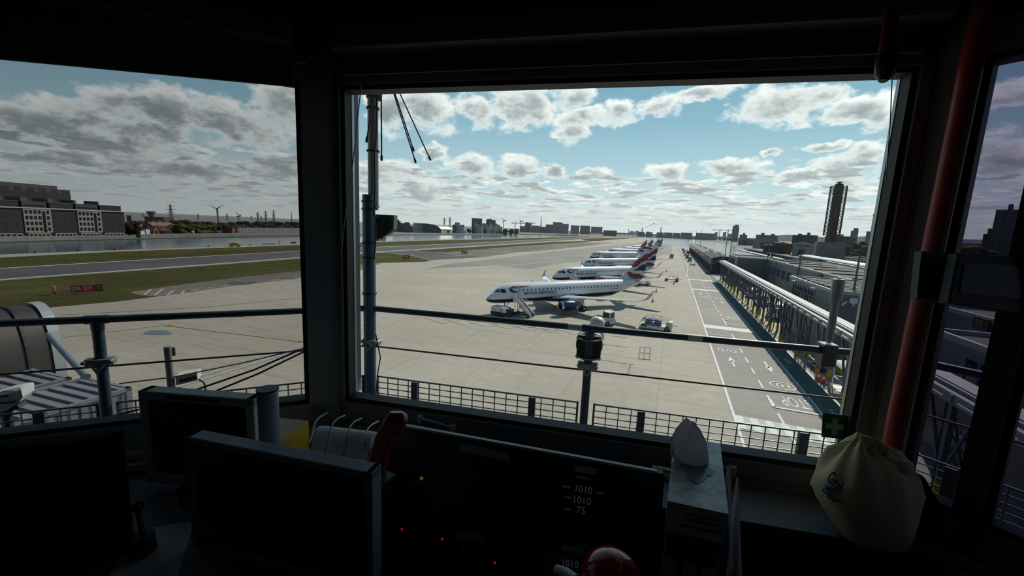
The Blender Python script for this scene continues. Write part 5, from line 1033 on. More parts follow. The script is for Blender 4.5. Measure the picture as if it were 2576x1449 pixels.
bld(1213, 1224, 563, 780, F_PALE, 'pale low block between the two square towers', 18); bld(1265, 1300, 582, 1300, F_DARK, 'very low dark sheds left of the waterside flats', 18)
for x0, x1, yt, D, m_, lb, cap in ((1308, 1322, 569, 1458, F_GREY, 'grey waterside flats, first of the long row', None), (1321, 1336, 561, 1466, F_DARK, 'taller dark waterside flats near the left end of the row', [(.1, .6, 2)]), (1336, 1358, 568, 1474, F_PALE, 'pale waterside flats third in the row', None), (1357, 1374, 571, 1507, F_GREY, 'low grey waterside flats with an aerial behind', None), (1373, 1392, 565, 1539, F_GREY, 'grey waterside flats at the middle of the row', None), (1391, 1431, 563, 1588, F_PALE, 'long pale waterside flats with a dark stepped roof', [(.0, .6, 5)]), (1436, 1458, 567.5, 1701, F_PALE, 'pale waterside flats with tall windows', None), (1460, 1485, 568, 1814, F_DARK, 'dark square waterside block, second from the right end', None), (1487, 1516, 571, 1912, F_TOWER, 'grey waterside block at the right end of the row', None)):
    bld(x0, x1, yt, D, m_, lb, 24, cap=cap, fit=True)
mb = MB()
for k in range(5): a = FAR(1487 + k * 5, 589.5, 1800); mb.add([a, a + V((0, 0, 7)), a + V((9, 5, 0))], [(0, 1, 2), (2, 1, 0)])
tag(mb.build('dinghy_sails', V_WHITE), 'cluster of tiny white sails at the far end of the dock', 'sails')
# lattice masts: pylons, cranes, aerials
M_PYL = mat('pylon_grey', (.14, .16, .17), .6, .3)
def pylon(x, yt, D, label, arms=3, yb=None, aerial=False):
    P = FAR(x, yt, D); h = P.z; t = thing('aerial_mast' if aerial else 'electricity_pylon', label, 'mast' if aerial else 'pylon', (P.x, P.y, 0), YAW + R(20), group='distant pylons and masts')
    w = h * (.03 if aerial else .085); th = max(.25, D * .00055); mb = MB()
    for sx in (-1, 1):
        for sy in (-1, 1): mb.bar((sx * w, sy * w, 0), (sx * w * .12, sy * w * .12, h), th)
    n = 6
    for k in range(n):
        z0, z1 = h * k / n, h * (k + 1) / n; w0, w1 = w * (1 - .88 * k / n), w * (1 - .88 * (k + 1) / n)
        for sy in (-1, 1): mb.bar((-w0, sy * w0, z0), (w1, sy * w1, z1), th * .7); mb.bar((w0, sy * w0, z0), (-w1, sy * w1, z1), th * .7)
    loc('lattice_body', mb, M_PYL, t)
    if not aerial:
        for k in range(arms): z = h * (.62 + .14 * k); wa = h * (.15, .2, .13)[k]; mb = MB(); mb.bar((-wa, 0, z), (wa, 0, z), th * .9); mb.bar((-wa, 0, z), (0, 0, z + h * .05), th * .7); mb.bar((wa, 0, z), (0, 0, z + h * .05), th * .7); loc('crossarm', mb, M_PYL, t)
    return t
for x, yt, D, lb in ((428, 513.5, 520, 'largest pylon, standing above the tree belt right of the red house'), (648, 533, 1000, 'distant pylon left of a close trio'), (668, 530, 950, 'distant pylon at the middle of a close trio'), (688, 528.5, 900, 'distant pylon at the right of a close trio'), (784, 537, 1000, 'distant pylon beside the window corner post'), (498, 538, 1300, 'short distant pylon between the big pylon and the turbine'), (571, 538, 1300, 'short distant pylon right of the turbine'), (359, 537, 1300, 'short distant pylon above the red house'), (632, 543, 1600, 'tiny pylon, left of the close trio'), (657, 543.5, 1600, 'tiny pylon inside the close trio'), (1118, 547, 1500, 'thin distant pylon left of the pair above the curved roof'), (1132, 545.5, 1400, 'thin distant pylon right of the pair above the curved roof')): pylon(x, yt, D, lb)
pylon(1362, 545.5, 1300, 'tall thin aerial mast behind the waterside flats', aerial=True); pylon(733, 532, 900, 'slim aerial mast in the tree belt', aerial=True)
def crane(x, yt, D, ang, label, luff=False):
    P = FAR(x, yt, D); h = P.z; t = thing('tower_crane', label, 'crane', (P.x, P.y, 0), YAW + ang); loc('mast', MB().bar((0, 0, 0), (0, 0, h), 2.4), M_PYL, t); mb = MB()
    if luff: mb.bar((-5, 0, h), (5, 0, h + 2), 2.6); mb.bar((2, 0, h), (-6, 0, h + 12), 1.6); mb.box((5, 0, h + 3), (4, 3, 5))
    else: mb.bar((-12, 0, h), (34, 0, h + .5), 2.2); mb.box((-11, 0, h), (4, 3, 4)); mb.bar((0, 0, h), (0, 0, h + 7), 1.6)
    loc('jib', mb, M_PYL, t)
crane(1267, 557, 1500, 0, 'crane with a folded jib, tallest left of the flats', True); crane(1296, 561.5, 1500, R(5), 'crane with a flat jib left of the waterside flats'); crane(1310, 558, 1600, 0, 'crane with a short folded jib above the left end of the flats', True); crane(1337, 562, 1600, R(182), 'crane with a long flat jib above the waterside flats'); crane(600, 545, 1400, 0, 'small luffing cranes on the tree belt horizon', True)
for x, yt, D, lb in ((547, 525, 900, 'wind turbine above the tree belt'), (1663, 574, 2600, 'tiny wind turbine on the far horizon')):
    P = FAR(x, yt, D); h = P.z; t = thing('wind_turbine', lb, 'wind turbine', (P.x, P.y, 0), YAW); loc('tower', MB().cyl((0, 0, 0), (0, 0, h), 1.3 * D / 900, .8 * D / 900, 8), M_PYL, t); bl_ = 15 if D < 1000 else 9
    for a in (28, 158, 270): mb = MB(); mb.cyl((0, -2, h), (bl_ * math.cos(R(a)), -2, h + bl_ * math.sin(R(a))), .9 * D / 900, .2, 6); loc('blade', mb, M_PYL, t)
    loc('hub', MB().box((0, -.6, h), (2 * D / 900, 3.2, 1.8 * D / 900)), M_PYL, t)
p = FAR(380, 536, 620); t = thing('water_tower', 'mushroom shaped dark tower on a flat factory above the red house', 'tower', (p.x, p.y, 0), YAW); zb = FAR(380, 545, 620).z; loc('shaft', MB().cyl((0, 0, zb), (0, 0, p.z - 3), 1.6, n=8), M_PYL, t); loc('head', MB().cyl((0, 0, p.z - 4), (0, 0, p.z + 2), 2.0, 4.4, 10), M_PYL, t); loc('factory_block', MB().bb((-8, 0, 0), (14, 12, zb)), mat('factory_dark', (.08, .085, .09), .8), t)
bld(412, 436, 546, 640, mat('factory_dark', (.08, .085, .09), .8), 'flat factory block at the foot of the largest pylon', 14, roof=False); bld(318, 330, 543, 640, F_DARK, 'dark distant block beside the left building', 14)
# --- middle right horizon
def dome(x0, x1, yt, D, label):
    a, b = FAR(x0, 588, D), FAR(x1, 588, D); m_ = (a + b) / 2; w = (b - a).length / 2; h = FAR((x0 + x1) / 2, yt, D).z; mb = MB(); mb.lathe([(w, 0)] + [(w * math.cos(k), 6 + (h - 6) * math.sin(k)) for k in [math.pi / 2 * i / 8 for i in range(9)]], (m_.x, m_.y, 0), (0, 0, 1), 20); return tag(mb.build('storage_dome', F_HAZE), label, 'dome')
dome(1582, 1597, 580.3, 3000, 'left of two hazy storage domes on the horizon'); dome(1594, 1611, 580, 3050, 'right of two hazy storage domes on the horizon')
for x, yt, D, r, lb in ((1616, 573.5, 2600, 3.2, 'factory chimney right of the domes, trailing steam'), (1582, 576.5, 2600, 2.0, 'thin chimney left of the domes')):
    P = FAR(x, yt, D); tag(MB().cyl((P.x, P.y, 0), P, r * 1.2, r, 10).build('chimney', F_HAZE), lb, 'chimney')
mb = MB()
for i, (x, y, r) in enumerate(((1620, 572.5, 1.6), (1624, 571, 2.2), (1628.5, 569.5, 2.8), (1634, 567.5, 3.8), (1640, 565, 4.4), (1645, 562.5, 5.0))): mb.ball(FAR(x, y, 2600), r, 10, (1.3, 1.3, .8))
tag(mb.build('smoke_plume', thinmat('steam_white', (.9, .9, .9), .6)), 'small white plume of steam drifting from the factory chimney', 'steam', kind='stuff')
for x0, x1, yt, D, m_, lb, cap in ((1518, 1552, 580, 1500, F_DARK, 'low dark building row left of the domes', None), (1605, 1622, 583, 2000, F_GREY, 'low grey blocks under the factory chimney', None), (1625, 1642, 584, 1950, F_GREY, 'low grey flats right of the factory chimney', [(.2, .4, 3)]), (1652, 1670, 585, 1950, F_GREY, 'low grey flats under the tiny turbine', None), (1671, 1692, 585.5, 1900, F_GREY, 'low grey flats beyond the far water, left', None), (1693, 1712, 586.5, 1900, F_GREY, 'low grey flats beyond the far water, middle', None), (1713, 1742, 586, 1900, F_TOWER, 'long grey flats behind the lamp posts', None), (1751, 1799, 587, 1900, F_TOWER, 'long grey flats right of the lamp posts', None), (1798, 1806, 584, 2000, F_HAZE, 'small hazy tower left of the dark tower block', None), (1819, 1828, 583.5, 2100, F_HAZE, 'stepped hazy tower beside the dark tower block', None), (1830, 1842, 588, 1900, F_HAZE, 'low hazy block touching the dark tower block', None)):
    bld(x0, x1, yt, D, m_, lb, 24, cap=cap, roof=False if D > 1950 else True)
bld(1843, 1860, 572, 1500, F_TOWER, 'dark isolated tower block right of the lamp posts', 22, cap=[(.3, .9, 8), (.05, .3, 4)], name='tower_block')
crane(1811, 579, 2200, R(170), 'tiny crane right of the lamp posts'); crane(1832, 580, 2200, R(10), 'tiny crane beside the dark tower block')
for x0, x1, yt, D, m_, lb, cap in ((1861, 1880, 591, 1100, F_GREY, 'low stepped block right of the dark tower block', [(.4, .7, 4)]), (1902, 1932, 591.5, 1000, F_GREY, 'grey flats with roof boxes, left of a pair', [(.4, .7, 4)]), (1932, 1957, 592.5, 1000, F_GREY, 'grey flats with roof boxes, right of a pair', [(.3, .7, 3)]), (1994, 2020, 592.5, 620, F_BROWN, 'brick apartment slab behind the dark shed', [(.5, .9, 2)]), (2018, 2058, 592.5, 610, F_BROWN, 'longer brick apartment slab left of the control tower', [(.3, .5, 3)]), (2076, 2140, 595, 640, F_BROWN, 'long brick apartment slab right of the control tower', [(.1, .2, 3), (.4, .5, 2)]), (2118, 2152, 600, 600, F_DARK, 'darker low slab behind the car park trees', None), (2106, 2123, 590.5, 900, F_HAZE, 'hazy low tower peeping over the long brick slab', None)):
    bld(x0, x1, yt, D, m_, lb, 16, cap=cap)
bld(2141, 2160, 581, 1000, F_TOWER, 'pale grey tower right of the control tower', 18, cap=[(.3, .95, 5)], name='tower_block'); bld(2180, 2198, 583, 800, F_TOWER, 'pale grey tower left of the window frame tower', 18, name='tower_block')
bld(2197, 2240, 541, 330, F_BROWN, 'tall balconied tower cut off by the right window frame', 20, name='tower_block')
bld(2506, 2640, 529, 420, F_DARK, 'big dark tower block filling the right hand window edge', 26, cap=[(.22, .32, 4)], name='tower_block'); bld(2486, 2508, 577, 430, F_DARK, 'stepped lower shoulder left of the big dark tower block', 20); bld(2474, 2488, 590, 440, F_DARK, 'lowest shoulder left of the big dark tower block', 20)
# sheds along the southern quay
def shed(x0, x1, yt, D, m_, label, dep=26):
    a = FAR(x0, yt, D); b = FAR(x1, yt, D); mid = (a + b) / 2; w = math.hypot(b.x - a.x, b.y - a.y); h = max(4, mid.z); rz = math.atan2(b.y - a.y, b.x - a.x); t = thing('quay_shed', label, 'shed', (mid.x, mid.y, 0), rz)
    loc('walls', MB().bb((-w / 2, 0, 0), (w / 2, dep, h * .86)), m_, t); mb = MB(); mb.prism([(-w / 2 - .3, -.3, h * .86), (0, -.3, h), (w / 2 + .3, -.3, h * .86)], (0, dep + .6, 0)); loc('roof', mb, F_SHED, t); mb = MB(); mb.bb((-w * .2, -.06, 0), (w * .1, .02, h * .55)); loc('door', mb, Q_DK, t)
shed(1896, 1960, 599.5, 700, F_SHED, 'long pale warehouse on the southern quay'); shed(1858, 1897, 599, 900, F_GREY, 'grey warehouse left of the long pale one')
shed(1945, 1994, 608.5, 430, mat('shed_red', (.13, .05, .035), .7), 'dark red and black shed left of the control tower', 22); shed(1996, 2048, 610, 400, mat('shed_pale_panel', (.3, .31, .31), .6), 'pale panelled shed touching the control tower base', 20); shed(1921, 1946, 614, 450, F_DARK, 'small dark shed left of the red one', 14); shed(2150, 2200, 628, 560, F_DARK, 'long low dark shed behind the car park', 10)
p = G(1925, 652); t = thing('work_barge', 'small dark work barge with a cab moored in the dock', 'barge', (64, 330, -.3), R(80)); loc('hull', MB().bb((-7, -2.4, 0), (7, 2.4, 1.6)), Q_DK, t); loc('cab', MB().bb((4, -1.6, 1.6), (6.5, 1.6, 4.0)), S_DARK, t); loc('derrick', MB().bar((-3, 0, 1.6), (5, 0, 3.6), .3), S_DARK, t)
# ------------------------------------------------------------------ control room (heights relative to the eye)
def E(x, y, z): return G(x, y, EYE + z)
C1, C2 = V((-1.30, 1.319, EYE)), V((.681, 1.633, EYE))
def fr(o, deg, out): a = R(deg); return (o, V((math.cos(a), math.sin(a), 0)), V((math.cos(R(out)), math.sin(R(out)), 0)))
FF, FL, FRt = fr(C1, 9, 99), fr(C1, 225, 135), fr(C2, -36, 54)
def wp(f, s, z, o=0.0): return f[0] + f[1] * s + f[2] * o + _Z * z
def sz(f, x, y, o=0.0): P = PL(x, y, f[0] + f[2] * o, f[2]); d = P - f[0]; return d.dot(f[1]), d.z
def FB(mb, f, s0, s1, z0, z1, o0, o1):
    p = [wp(f, s, z, o) for z in (z0, z1) for s, o in ((s0, o0), (s1, o0), (s1, o1), (s0, o1))]; 
    return mb.pts8(p)
R_FRAME = mat('window_frame_grey', (.30, .31, .32), .5, noise=(3, .15)); R_DARKF = mat('window_gasket', (.025, .027, .03), .6); R_ALU = mat('window_track_aluminium', (.42, .45, .47), .35, .6); R_WALL = mat('room_wall_dark', (.05, .052, .06), .8); R_CEIL = mat('ceiling_dark', (.035, .036, .042), .85); R_BEAM = mat('beam_navy', (.05, .06, .095), .7); R_BLIND = mat('blind_fabric', (.09, .092, .09), .8); R_DESK = mat('desk_laminate', (.22, .235, .26), .5); R_BLACK = mat('equipment_black', (.012, .012, .013), .45); R_SCREEN = mat('screen_off', (.006, .006, .007), .25)
GL_F = glassmat('pane_clear', (.93, .965, .96), .55); GL_L = glassmat('pane_left_tinted', (.58, .585, .59), .35); GL_R = glassmat('pane_right_violet', (.25, .235, .31), .3)
ZB, ZT = -.785, .525
# floor, ceiling, roof
RP = [wp(FL, 3.4, 0), C1, C2, wp(FRt, 2.6, 0), V((2.6, -2.4, EYE)), V((-3.4, -2.6, EYE))]
def slab(name, pts, z0, z1, m_, label, cat): 
    mb = MB(); mb.prism([V((p.x, p.y, EYE + z0)) for p in pts][::-1], _Z * (z1 - z0)); return struct(name, mb, m_, label, cat)
slab('floor', RP, -1.75, -1.65, mat('carpet_dark', (.03, .03, .035), .95), 'dark control room floor', 'floor')
slab('ceiling', RP, .85, .95, R_CEIL, 'dark control room ceiling', 'ceiling')
def off(f, s, o): return wp(f, s, 0, o)
R_SOFF = mat('soffit_bounce', (.6, .6, .58), .8)  # white unseen underside, added to bounce ground light into the room
slab('roof', [off(FL, 4.5, 1.6), V((-2.9, 3.0, EYE)), V((-1.9, 4.45, EYE)), V((2.1, 5.15, EYE)), off(FRt, 3.4, 3.5), V((3.2, -3, EYE)), V((-4, -3, EYE))], 2.1, 2.35, R_SOFF, 'control tower roof with an unseen overhang added to shade the room', 'roof')  # overhang added out of view to keep the sun off the interior
mb = MB(); mb.prism([wp(FL, 2.2, -1.75, 1.75)] + [V((-1.99, 2.31, EYE - 1.75)), V((1.25, 2.84, EYE - 1.75))] + [wp(FRt, 2.4, -1.75, 1.3), wp(FRt, 2.4, -1.75, 0), C2 - _Z * 1.75, C1 - _Z * 1.75, wp(FL, 2.2, -1.75)], _Z * .05)
def grating():
    ma, N, b = shader('deck_grating'); tc = N.n('ShaderNodeTexCoord').outputs['Object']; s = N.n('ShaderNodeSeparateXYZ'); N.put(s.inputs[0], tc); f = N.math('LESS_THAN', N.math('FRACT', N.math('MULTIPLY', N.math('ADD', N.math('MULTIPLY', s.outputs[0], .8), N.math('MULTIPLY', s.outputs[1], .6)), 32.0)), .35)
    N.put(b.inputs['Base Color'], N.mix(f, (.04, .042, .045), (.2, .21, .22))); b.inputs['Roughness'].default_value = .6; return ma
struct('balcony_deck', mb, grating(), 'dark grating deck of the balcony outside the windows', 'deck')
mb = MB(); mb.bb((-3.0, -2.2, 0), (2.2, 1.2, EYE - 1.8)); struct('tower_body', mb, R_WALL, 'tower shaft beneath the control room', 'tower')
# walls: sill walls, headers, back walls
for f, L_, nm in ((FF, 2.005, 'front'), (FL, 3.4, 'left'), (FRt, 2.6, 'right')):
    mb = MB(); FB(mb, f, -.02, L_ + .02, -1.75, -.88, -.02, .12); FB(mb, f, -.02, L_ + .02, .60, 2.1, 0, .14); struct('wall_' + nm, mb, R_WALL, 'dark wall below and above the %s window' % nm, 'wall')
mb = MB()
for p, q in ((RP[3], RP[4]), (RP[4], RP[5]), (RP[5], RP[0])): d = (q - p).normalized(); n_ = V((d.y, -d.x, 0)) * .1; mb.prism([p + _Z * -1.7, q + _Z * -1.7, q + n_ + _Z * -1.7, p + n_ + _Z * -1.7], _Z * 2.6)
struct('wall_back', mb, R_WALL, 'dark walls behind the viewer', 'wall')
# corner posts
S2A, S2B = .022, sz(FF, 2224, 675)[0]
mb = MB(); FB(mb, FF, -.02, .012, -.9, .65, -.01, .08); FB(mb, FL, -.02, .055, -.9, .65, -.01, .06); mb.prism([C1 - _Z * .9, wp(FF, .0, -.9, .10), wp(FL, 0, -.9, .10)], _Z * 1.55); struct('trim_1', mb, R_FRAME, 'grey corner post between left and front window', 'post')
mb = MB(); FB(mb, FF, S2B + .04, 2.02, -.9, .65, -.015, .1); FB(mb, FRt, -.02, .06, -.9, .65, -.015, .12); mb.prism([C2 - _Z * .9, wp(FRt, 0, -.9, .16), wp(FF, 2.005, -.9, .16)], _Z * 1.55); struct('trim_2', mb, R_FRAME, 'grey corner post between front and right window', 'post')
def window(n, f, s0, s1, glass, label, fw=.075, extra=None):
    t = thing('window_%d' % n, label, 'window', wp(f, (s0 + s1) / 2, ZB)); t['kind'] = 'structure'
    mb = MB(); FB(mb, f, s0 - fw, s0, -.88, ZT + .08, -.012, .07); FB(mb, f, s1, s1 + fw, -.88, ZT + .08, -.012, .07); FB(mb, f, s0 - fw, s1 + fw, -.875, ZB, -.012, .07); FB(mb, f, s0 - fw, s1 + fw, ZT, ZT + .09, -.012, .07); mb.build('window_frame', R_FRAME, t)
    mb = MB(); g = .018; FB(mb, f, s0, s0 + g, ZB, ZT, .0, .06); FB(mb, f, s1 - g, s1, ZB, ZT, .0, .06); FB(mb, f, s0, s1, ZB, ZB + g, .0, .06); FB(mb, f, s0, s1, ZT - g, ZT, .0, .06); mb.build('gasket', R_DARKF, t)
    mb = MB(); mb.quad(wp(f, s0, ZB, .035), wp(f, s1, ZB, .035), wp(f, s1, ZT, .035), wp(f, s0, ZT, .035)); mb.build('window_glass', glass, t)
    mb = MB(); FB(mb, f, s0 - fw, s1 + fw, -.90, -.878, -.06, .02); FB(mb, f, s0 - fw, s1 + fw, -.925, -.905, -.09, .02); mb.build('window_sill', R_ALU if n == 2 else R_FRAME, t); return t
W1 = window(1, FL, .125, 2.5, GL_L, 'wide tinted left window onto the runway'); W2 = window(2, FF, S2A, S2B, GL_F, 'large clear front window onto the aircraft apron', .03)
SM0, SM1 = sz(FRt, 2441, 1180)[0], sz(FRt, 2500, 1180)[0]
W3 = window(3, FRt, .085, SM0, GL_R, 'narrow violet tinted window right of the red pole', .02); W4 = window(4, FRt, SM1, 2.4, GL_R, 'right hand window beyond the dark slanting mullion', .02)
mb = MB()
SLo, SRo = sz(FF, 905, 600, .12)[0], sz(FF, 2199, 675, .12)[0]
FB(mb, FF, S2A + .006, S2A + .02, ZB, ZT, .045, .06); FB(mb, FF, SLo - .03, SLo - .018, ZB, ZT, .07, .085); FB(mb, FF, S2B - .02, S2B - .008, ZB, ZT, .045, .06); mb.build('track', R_ALU, W2)
mb = MB(); FB(mb, FF, SLo - .08, SLo, ZB, ZT, .085, .12); FB(mb, FF, SRo, SRo + .08, ZB, ZT, .085, .12); mb.build('outer_jamb', mat('jamb_blue_grey', (.12, .14, .19), .5), W2)
mb = MB(); FB(mb, FF, .0, 1.96, -.842, -.835, -.02, -.01); mb.build('sill_strip', R_ALU, W2)
mb = MB(); FB(mb, FRt, SM0, SM1, -1.0, .86, -.03, .1); struct('trim_3', mb, R_WALL, 'thick dark mullion in the right hand window', 'mullion')
# ceiling beams and blinds
a, b = E(720, 2, .85), E(845, 168, .85); d = (b - a); a2 = a - d * 3
mb = MB(); mb.bar(a2 - _Z * .03, C1 - V((0, 0, -.80)) , .12, .08); struct('trim_4', mb, R_BEAM, 'dark blue ceiling beam running to the left corner post', 'beam')
mb = MB(); mb.bar(C2 + _Z * .81, V((.2, -2, EYE + .81)), .12, .08); struct('trim_5', mb, R_BEAM, 'dark ceiling beam running to the right corner post', 'beam')
def blind(f, s0, s1, label, hem=None):
    t = thing('roller_blind', label, 'blind', wp(f, (s0 + s1) / 2, .58)); mb = MB(); FB(mb, f, s0, s1, .61, .70, -.12, -.015); mb.build('cassette', mat('blind_cassette', (.10, .105, .105), .5), t, bevel=.012)
    mb = MB()
    if hem: z0, z1 = hem; p = [wp(f, s0, z0, -.05), wp(f, s1, z1, -.05), wp(f, s1, .62, -.05), wp(f, s0, .62, -.05)]; mb.prism(p, f[2] * .01)
    else: FB(mb, f, s0 + .02, s1 - .02, .545, .62, -.05, -.04)
    mb.build('fabric', R_BLIND, t)
    c = MB(); 
    if f is FF:
        cd_ = lambda x, y: PL(x, y, C1 - FF[2] * .03, FF[2]); c.tube([cd_(909, 212), cd_(889, 400), cd_(866, 560), cd_(858, 640)], .0022, 5); c.build('pull_cord', R_ALU, t)
        c = MB(); c.tube([cd_(2245, 178), cd_(2240, 300), cd_(2228, 460)], .0015, 5); c.build('pull_cord', R_ALU, t)
    return t
h0, h1 = sz(FL, 740, 218, -.05), sz(FL, 0, 148, -.05)
blind(FL, h0[0], 3.2, 'dark roller blind partly lowered over the left window', (h0[1], h0[1] + (h1[1] - h0[1]) * (3.2 - h0[0]) / (h1[0] - h0[0])))
blind(FF, .06, 1.95, 'rolled up dark blind cassette above the front window')
mb = MB(); p0 = AT(735, 118, 1.5); mb.tube([AT(735, 125, 1.52), AT(737, 142, 1.5), AT(748, 155, 1.5), AT(770, 160, 1.52)], .006, 6); tag(mb.build('ceiling_cable', R_ALU), 'pale looped cable end at the top of the left blind', 'cable')
# red pole and hanging handle
P_ = PL(2345, 640, C2 - FRt[2] * .30, FRt[2]); P_ = AT(2347, 600, 1.13)
t = thing('pole', 'red pipe pole standing in front of the right corner post', 'pole', (P_.x, P_.y, EYE - 1.65)); pa, pb = AT(2446, 150, 1.09), AT(2242, 1130, 1.225); pd = (pa - pb).normalized(); pt_, pb2 = pa + pd * ((EYE + .85 - pa.z) / pd.z), pb - pd * ((pb.z - EYE + .86) / pd.z); mb = MB(); mb.cyl(pb2, pt_, .0245, n=20); mb.build('tube', mat('pole_red', (.42, .05, .03), .4), t); mb = MB(); mb.cyl(pb2, pb2 + _Z * .02, .07, n=16); mb.cyl(pt_ - _Z * .02, pt_, .06, n=16); mb.build('flange', R_FRAME, t)
t = thing('hanging_handle', 'dark red handle hanging from the ceiling at the top right of the front window', 'handle', AT(2228, 60, 1.0)); mb = MB(); mb.tube([AT(2240, 20, 1.0), AT(2238, 90, 1.0), AT(2232, 140, 1.0)], [.014, .017, .019], 10); mb.build('strap', mat('handle_dark_red', (.12, .02, .02), .5), t)
mb = MB(); mb.tube([AT(2232, 138, 1.0), AT(2228, 165, 1.0), AT(2226, 188, 1.0), AT(2222, 204, 1.0)], [.02, .022, .02, .009], 12); mb.build('grip', R_BLACK, t)
# ------------------------------------------------------------------ balcony
B_NAVY = mat('railing_navy_paint', (.022, .05, .085), .4, noise=(6, .3), bump=(30, .2, .004)); B_GALV = mat('mesh_galvanised', (.10, .125, .15), .4, .5); B_ROPE = mat('wire_rope', (.05, .055, .06), .5, .4); B_GREY = mat('mast_grey_tube', (.26, .275, .28), .45, .2); B_CLAMP = mat('clamp_steel', (.3, .31, .31), .4, .7)
K1, K2 = V((-1.93, 2.235, EYE)), V((1.187, 2.748, EYE)); ad = math.degrees(math.atan2(K2.y - K1.y, K2.x - K1.x))
RF, RL, RR = fr(K1, ad, ad + 90), fr(K1, 226.5, 136.5), fr(K2, -36, 54); LF = (K2 - K1).length
t = thing('balcony_railing', 'dark navy tube handrail and posts running round the balcony outside', 'railing', K1 - _Z * 1.7)
for f, L_, nm in ((RF, LF, 'f'), (RL, 2.4, 'l'), (RR, 1.6, 'r')):
    mb = MB(); mb.cyl(wp(f, 0, -.60), wp(f, L_, -.60), .0205, n=16); mb.build('handrail', B_NAVY, t)
s_mid = sz(RF, 1485, 828)[0]; s_lp = sz(RL, 245, 815)[0]
for f, s in ((RF, s_mid), (RL, s_lp), (RR, 1.2)):
    mb = MB(); mb.cyl(wp(f, s, -1.7), wp(f, s, -.60), .026, n=16); mb.cyl(wp(f, s, -.66), wp(f, s, -.60), .029, n=16); mb.cyl(wp(f, s - .05, -.60), wp(f, s + .05, -.60), .0245, n=16); mb.build('post', B_NAVY, t)
mb = MB(); s0 = sz(RF, 1437, 820)[0]; mb.cyl(wp(RF, s0 - .02, -.60), wp(RF, s0 + .07, -.60), .0215, n=16); s0 = sz(RF, 1748, 848)[0]; mb.cyl(wp(RF, s0 - .04, -.60), wp(RF, s0 + .04, -.60), .0215, n=16)
p = mb.build('tape_band', mat('tape_white', (.4, .46, .45), .5), t); p['label'] = 'pale tape wound round the handrail'
# wire rope with clamps
t = thing('wire_rope', 'thin steel wire rope strung below the handrail with clamps at each post', 'wire rope', wp(RF, 0, -.86))
zz_ = -.86; mb = MB(); mb.tube([wp(RF, s, zz_, -.035) for s in (0, s_mid, LF)], .006, 8); mb.tube([wp(RL, s, zz_, -.035) for s in (0, s_lp, 2.3)], .006, 8); mb.tube([wp(RR, s, zz_, -.035) for s in (0, 1.5)], .006, 8); mb.build('rope', B_ROPE, t)
for f, s in ((RF, s_mid), (RL, s_lp), (RF, .02)):
    mb = MB(); FB(mb, f, s - .06, s - .026, zz_ + .005, zz_ + .042, -.03, .015); FB(mb, f, s + .026, s + .06, zz_ + .005, zz_ + .042, -.03, .015); FB(mb, f, s - .05, s + .05, zz_ + .0, zz_ + .04, -.045, -.028); [mb.cyl(wp(f, s + q, zz_ + .03, -.06), wp(f, s + q, zz_ + .03, .02), .01, n=8) for q in (-.055, .055)]; mb.tube([wp(f, s - .03, zz_ + .02, -.045), wp(f, s, zz_ - .03, -.06), wp(f, s + .03, zz_ + .02, -.045)], .008, 6); mb.build('clamp', B_CLAMP, t)
# mesh guards
def mesh(f, s0, s1, label, sl=()):
    t = thing('mesh_guard', label, 'mesh guard', wp(f, (s0 + s1) / 2, -1.65), group='mesh guards along the balcony edge'); zt = -1.09; z0 = -1.66
    mb = MB(); n = max(2, round((s1 - s0) / .078))
    for i in range(n + 1): s = s0 + (s1 - s0) * i / n; mb.bar(wp(f, s, z0), wp(f, s, zt), .0055)
    for k in range(14): z = zt - .042 * k; mb.bar(wp(f, s0, z, -.004), wp(f, s1, z, -.004), .0055 if k else .009)
    mb.build('wire_grid', B_GALV, t)
    mb = MB(); [mb.bar(wp(f, s, z0), wp(f, s, zt + .006), .012) for s in (s0, s1)]; mb.build('edge_bar', B_GALV, t)
    for x, y in sl: s = sz(f, x, y)[0]; mb = MB(); FB(mb, f, s - .022, s + .022, -1.68, -1.10, -.012, .02); mb.build('slat', mat('slat_dark', (.05, .06, .07), .6), t)
    return t
ms = lambda f, x, y: sz(f, x, y)[0]
mesh(RF, .06, ms(RF, 1452, 1030), 'mesh guard left of the handrail post in the front window', ((1043, 990), (1337, 1035))); mesh(RF, ms(RF, 1494, 1030), LF - .05, 'mesh guard right of the handrail post in the front window', ((1610, 1075), (2015, 1135)))
mesh(RL, .05, s_lp - .05, 'mesh guard between left railing post and mast'); mesh(RL, s_lp + .04, 2.3, 'mesh guard at the far left over the container roof', ((100, 1050),)); mesh(RR, .06, 1.5, 'mesh guard outside the right hand window', ((2390, 1200),))
# masts
t = thing('antenna_mast', 'blue mast tube with a grey upper pole and cables at the railing corner', 'mast', K1 - _Z * 1.7)
zj = sz(RF, 930, 490)[1]; mb = MB(); mb.cyl(K1 - _Z * 1.7, K1 + _Z * zj, .042, n=20); mb.build('lower_tube', mat('mast_blue_paint', (.035, .10, .17), .4, noise=(5, .25)), t)
q = RF[1] * .022 + RF[2] * .02; mb = MB(); mb.cyl(K1 + q + _Z * (zj - .1), K1 + q + _Z * 1.5, .034, n=16); mb.build('upper_pole', B_GREY, t); mb = MB(); mb.cyl(K1 + q + RF[1] * .05 + _Z * (zj + .6), K1 + q + RF[1] * .05 + _Z * 1.5, .012, n=10); mb.build('conduit', B_GREY, t)
mb = MB()
for z in (zj - .05, zj - .1, zj + .28, zj + .55, zj + .62, .95, -.25, -.15, -.5): mb.cyl(K1 + _Z * z + (q if z > zj else V((0, 0, 0))), K1 + _Z * (z + .012) + (q if z > zj else V((0, 0, 0))), .048 if z < zj else .042, n=14)
mb.build('band_clip', S_DARK, t)
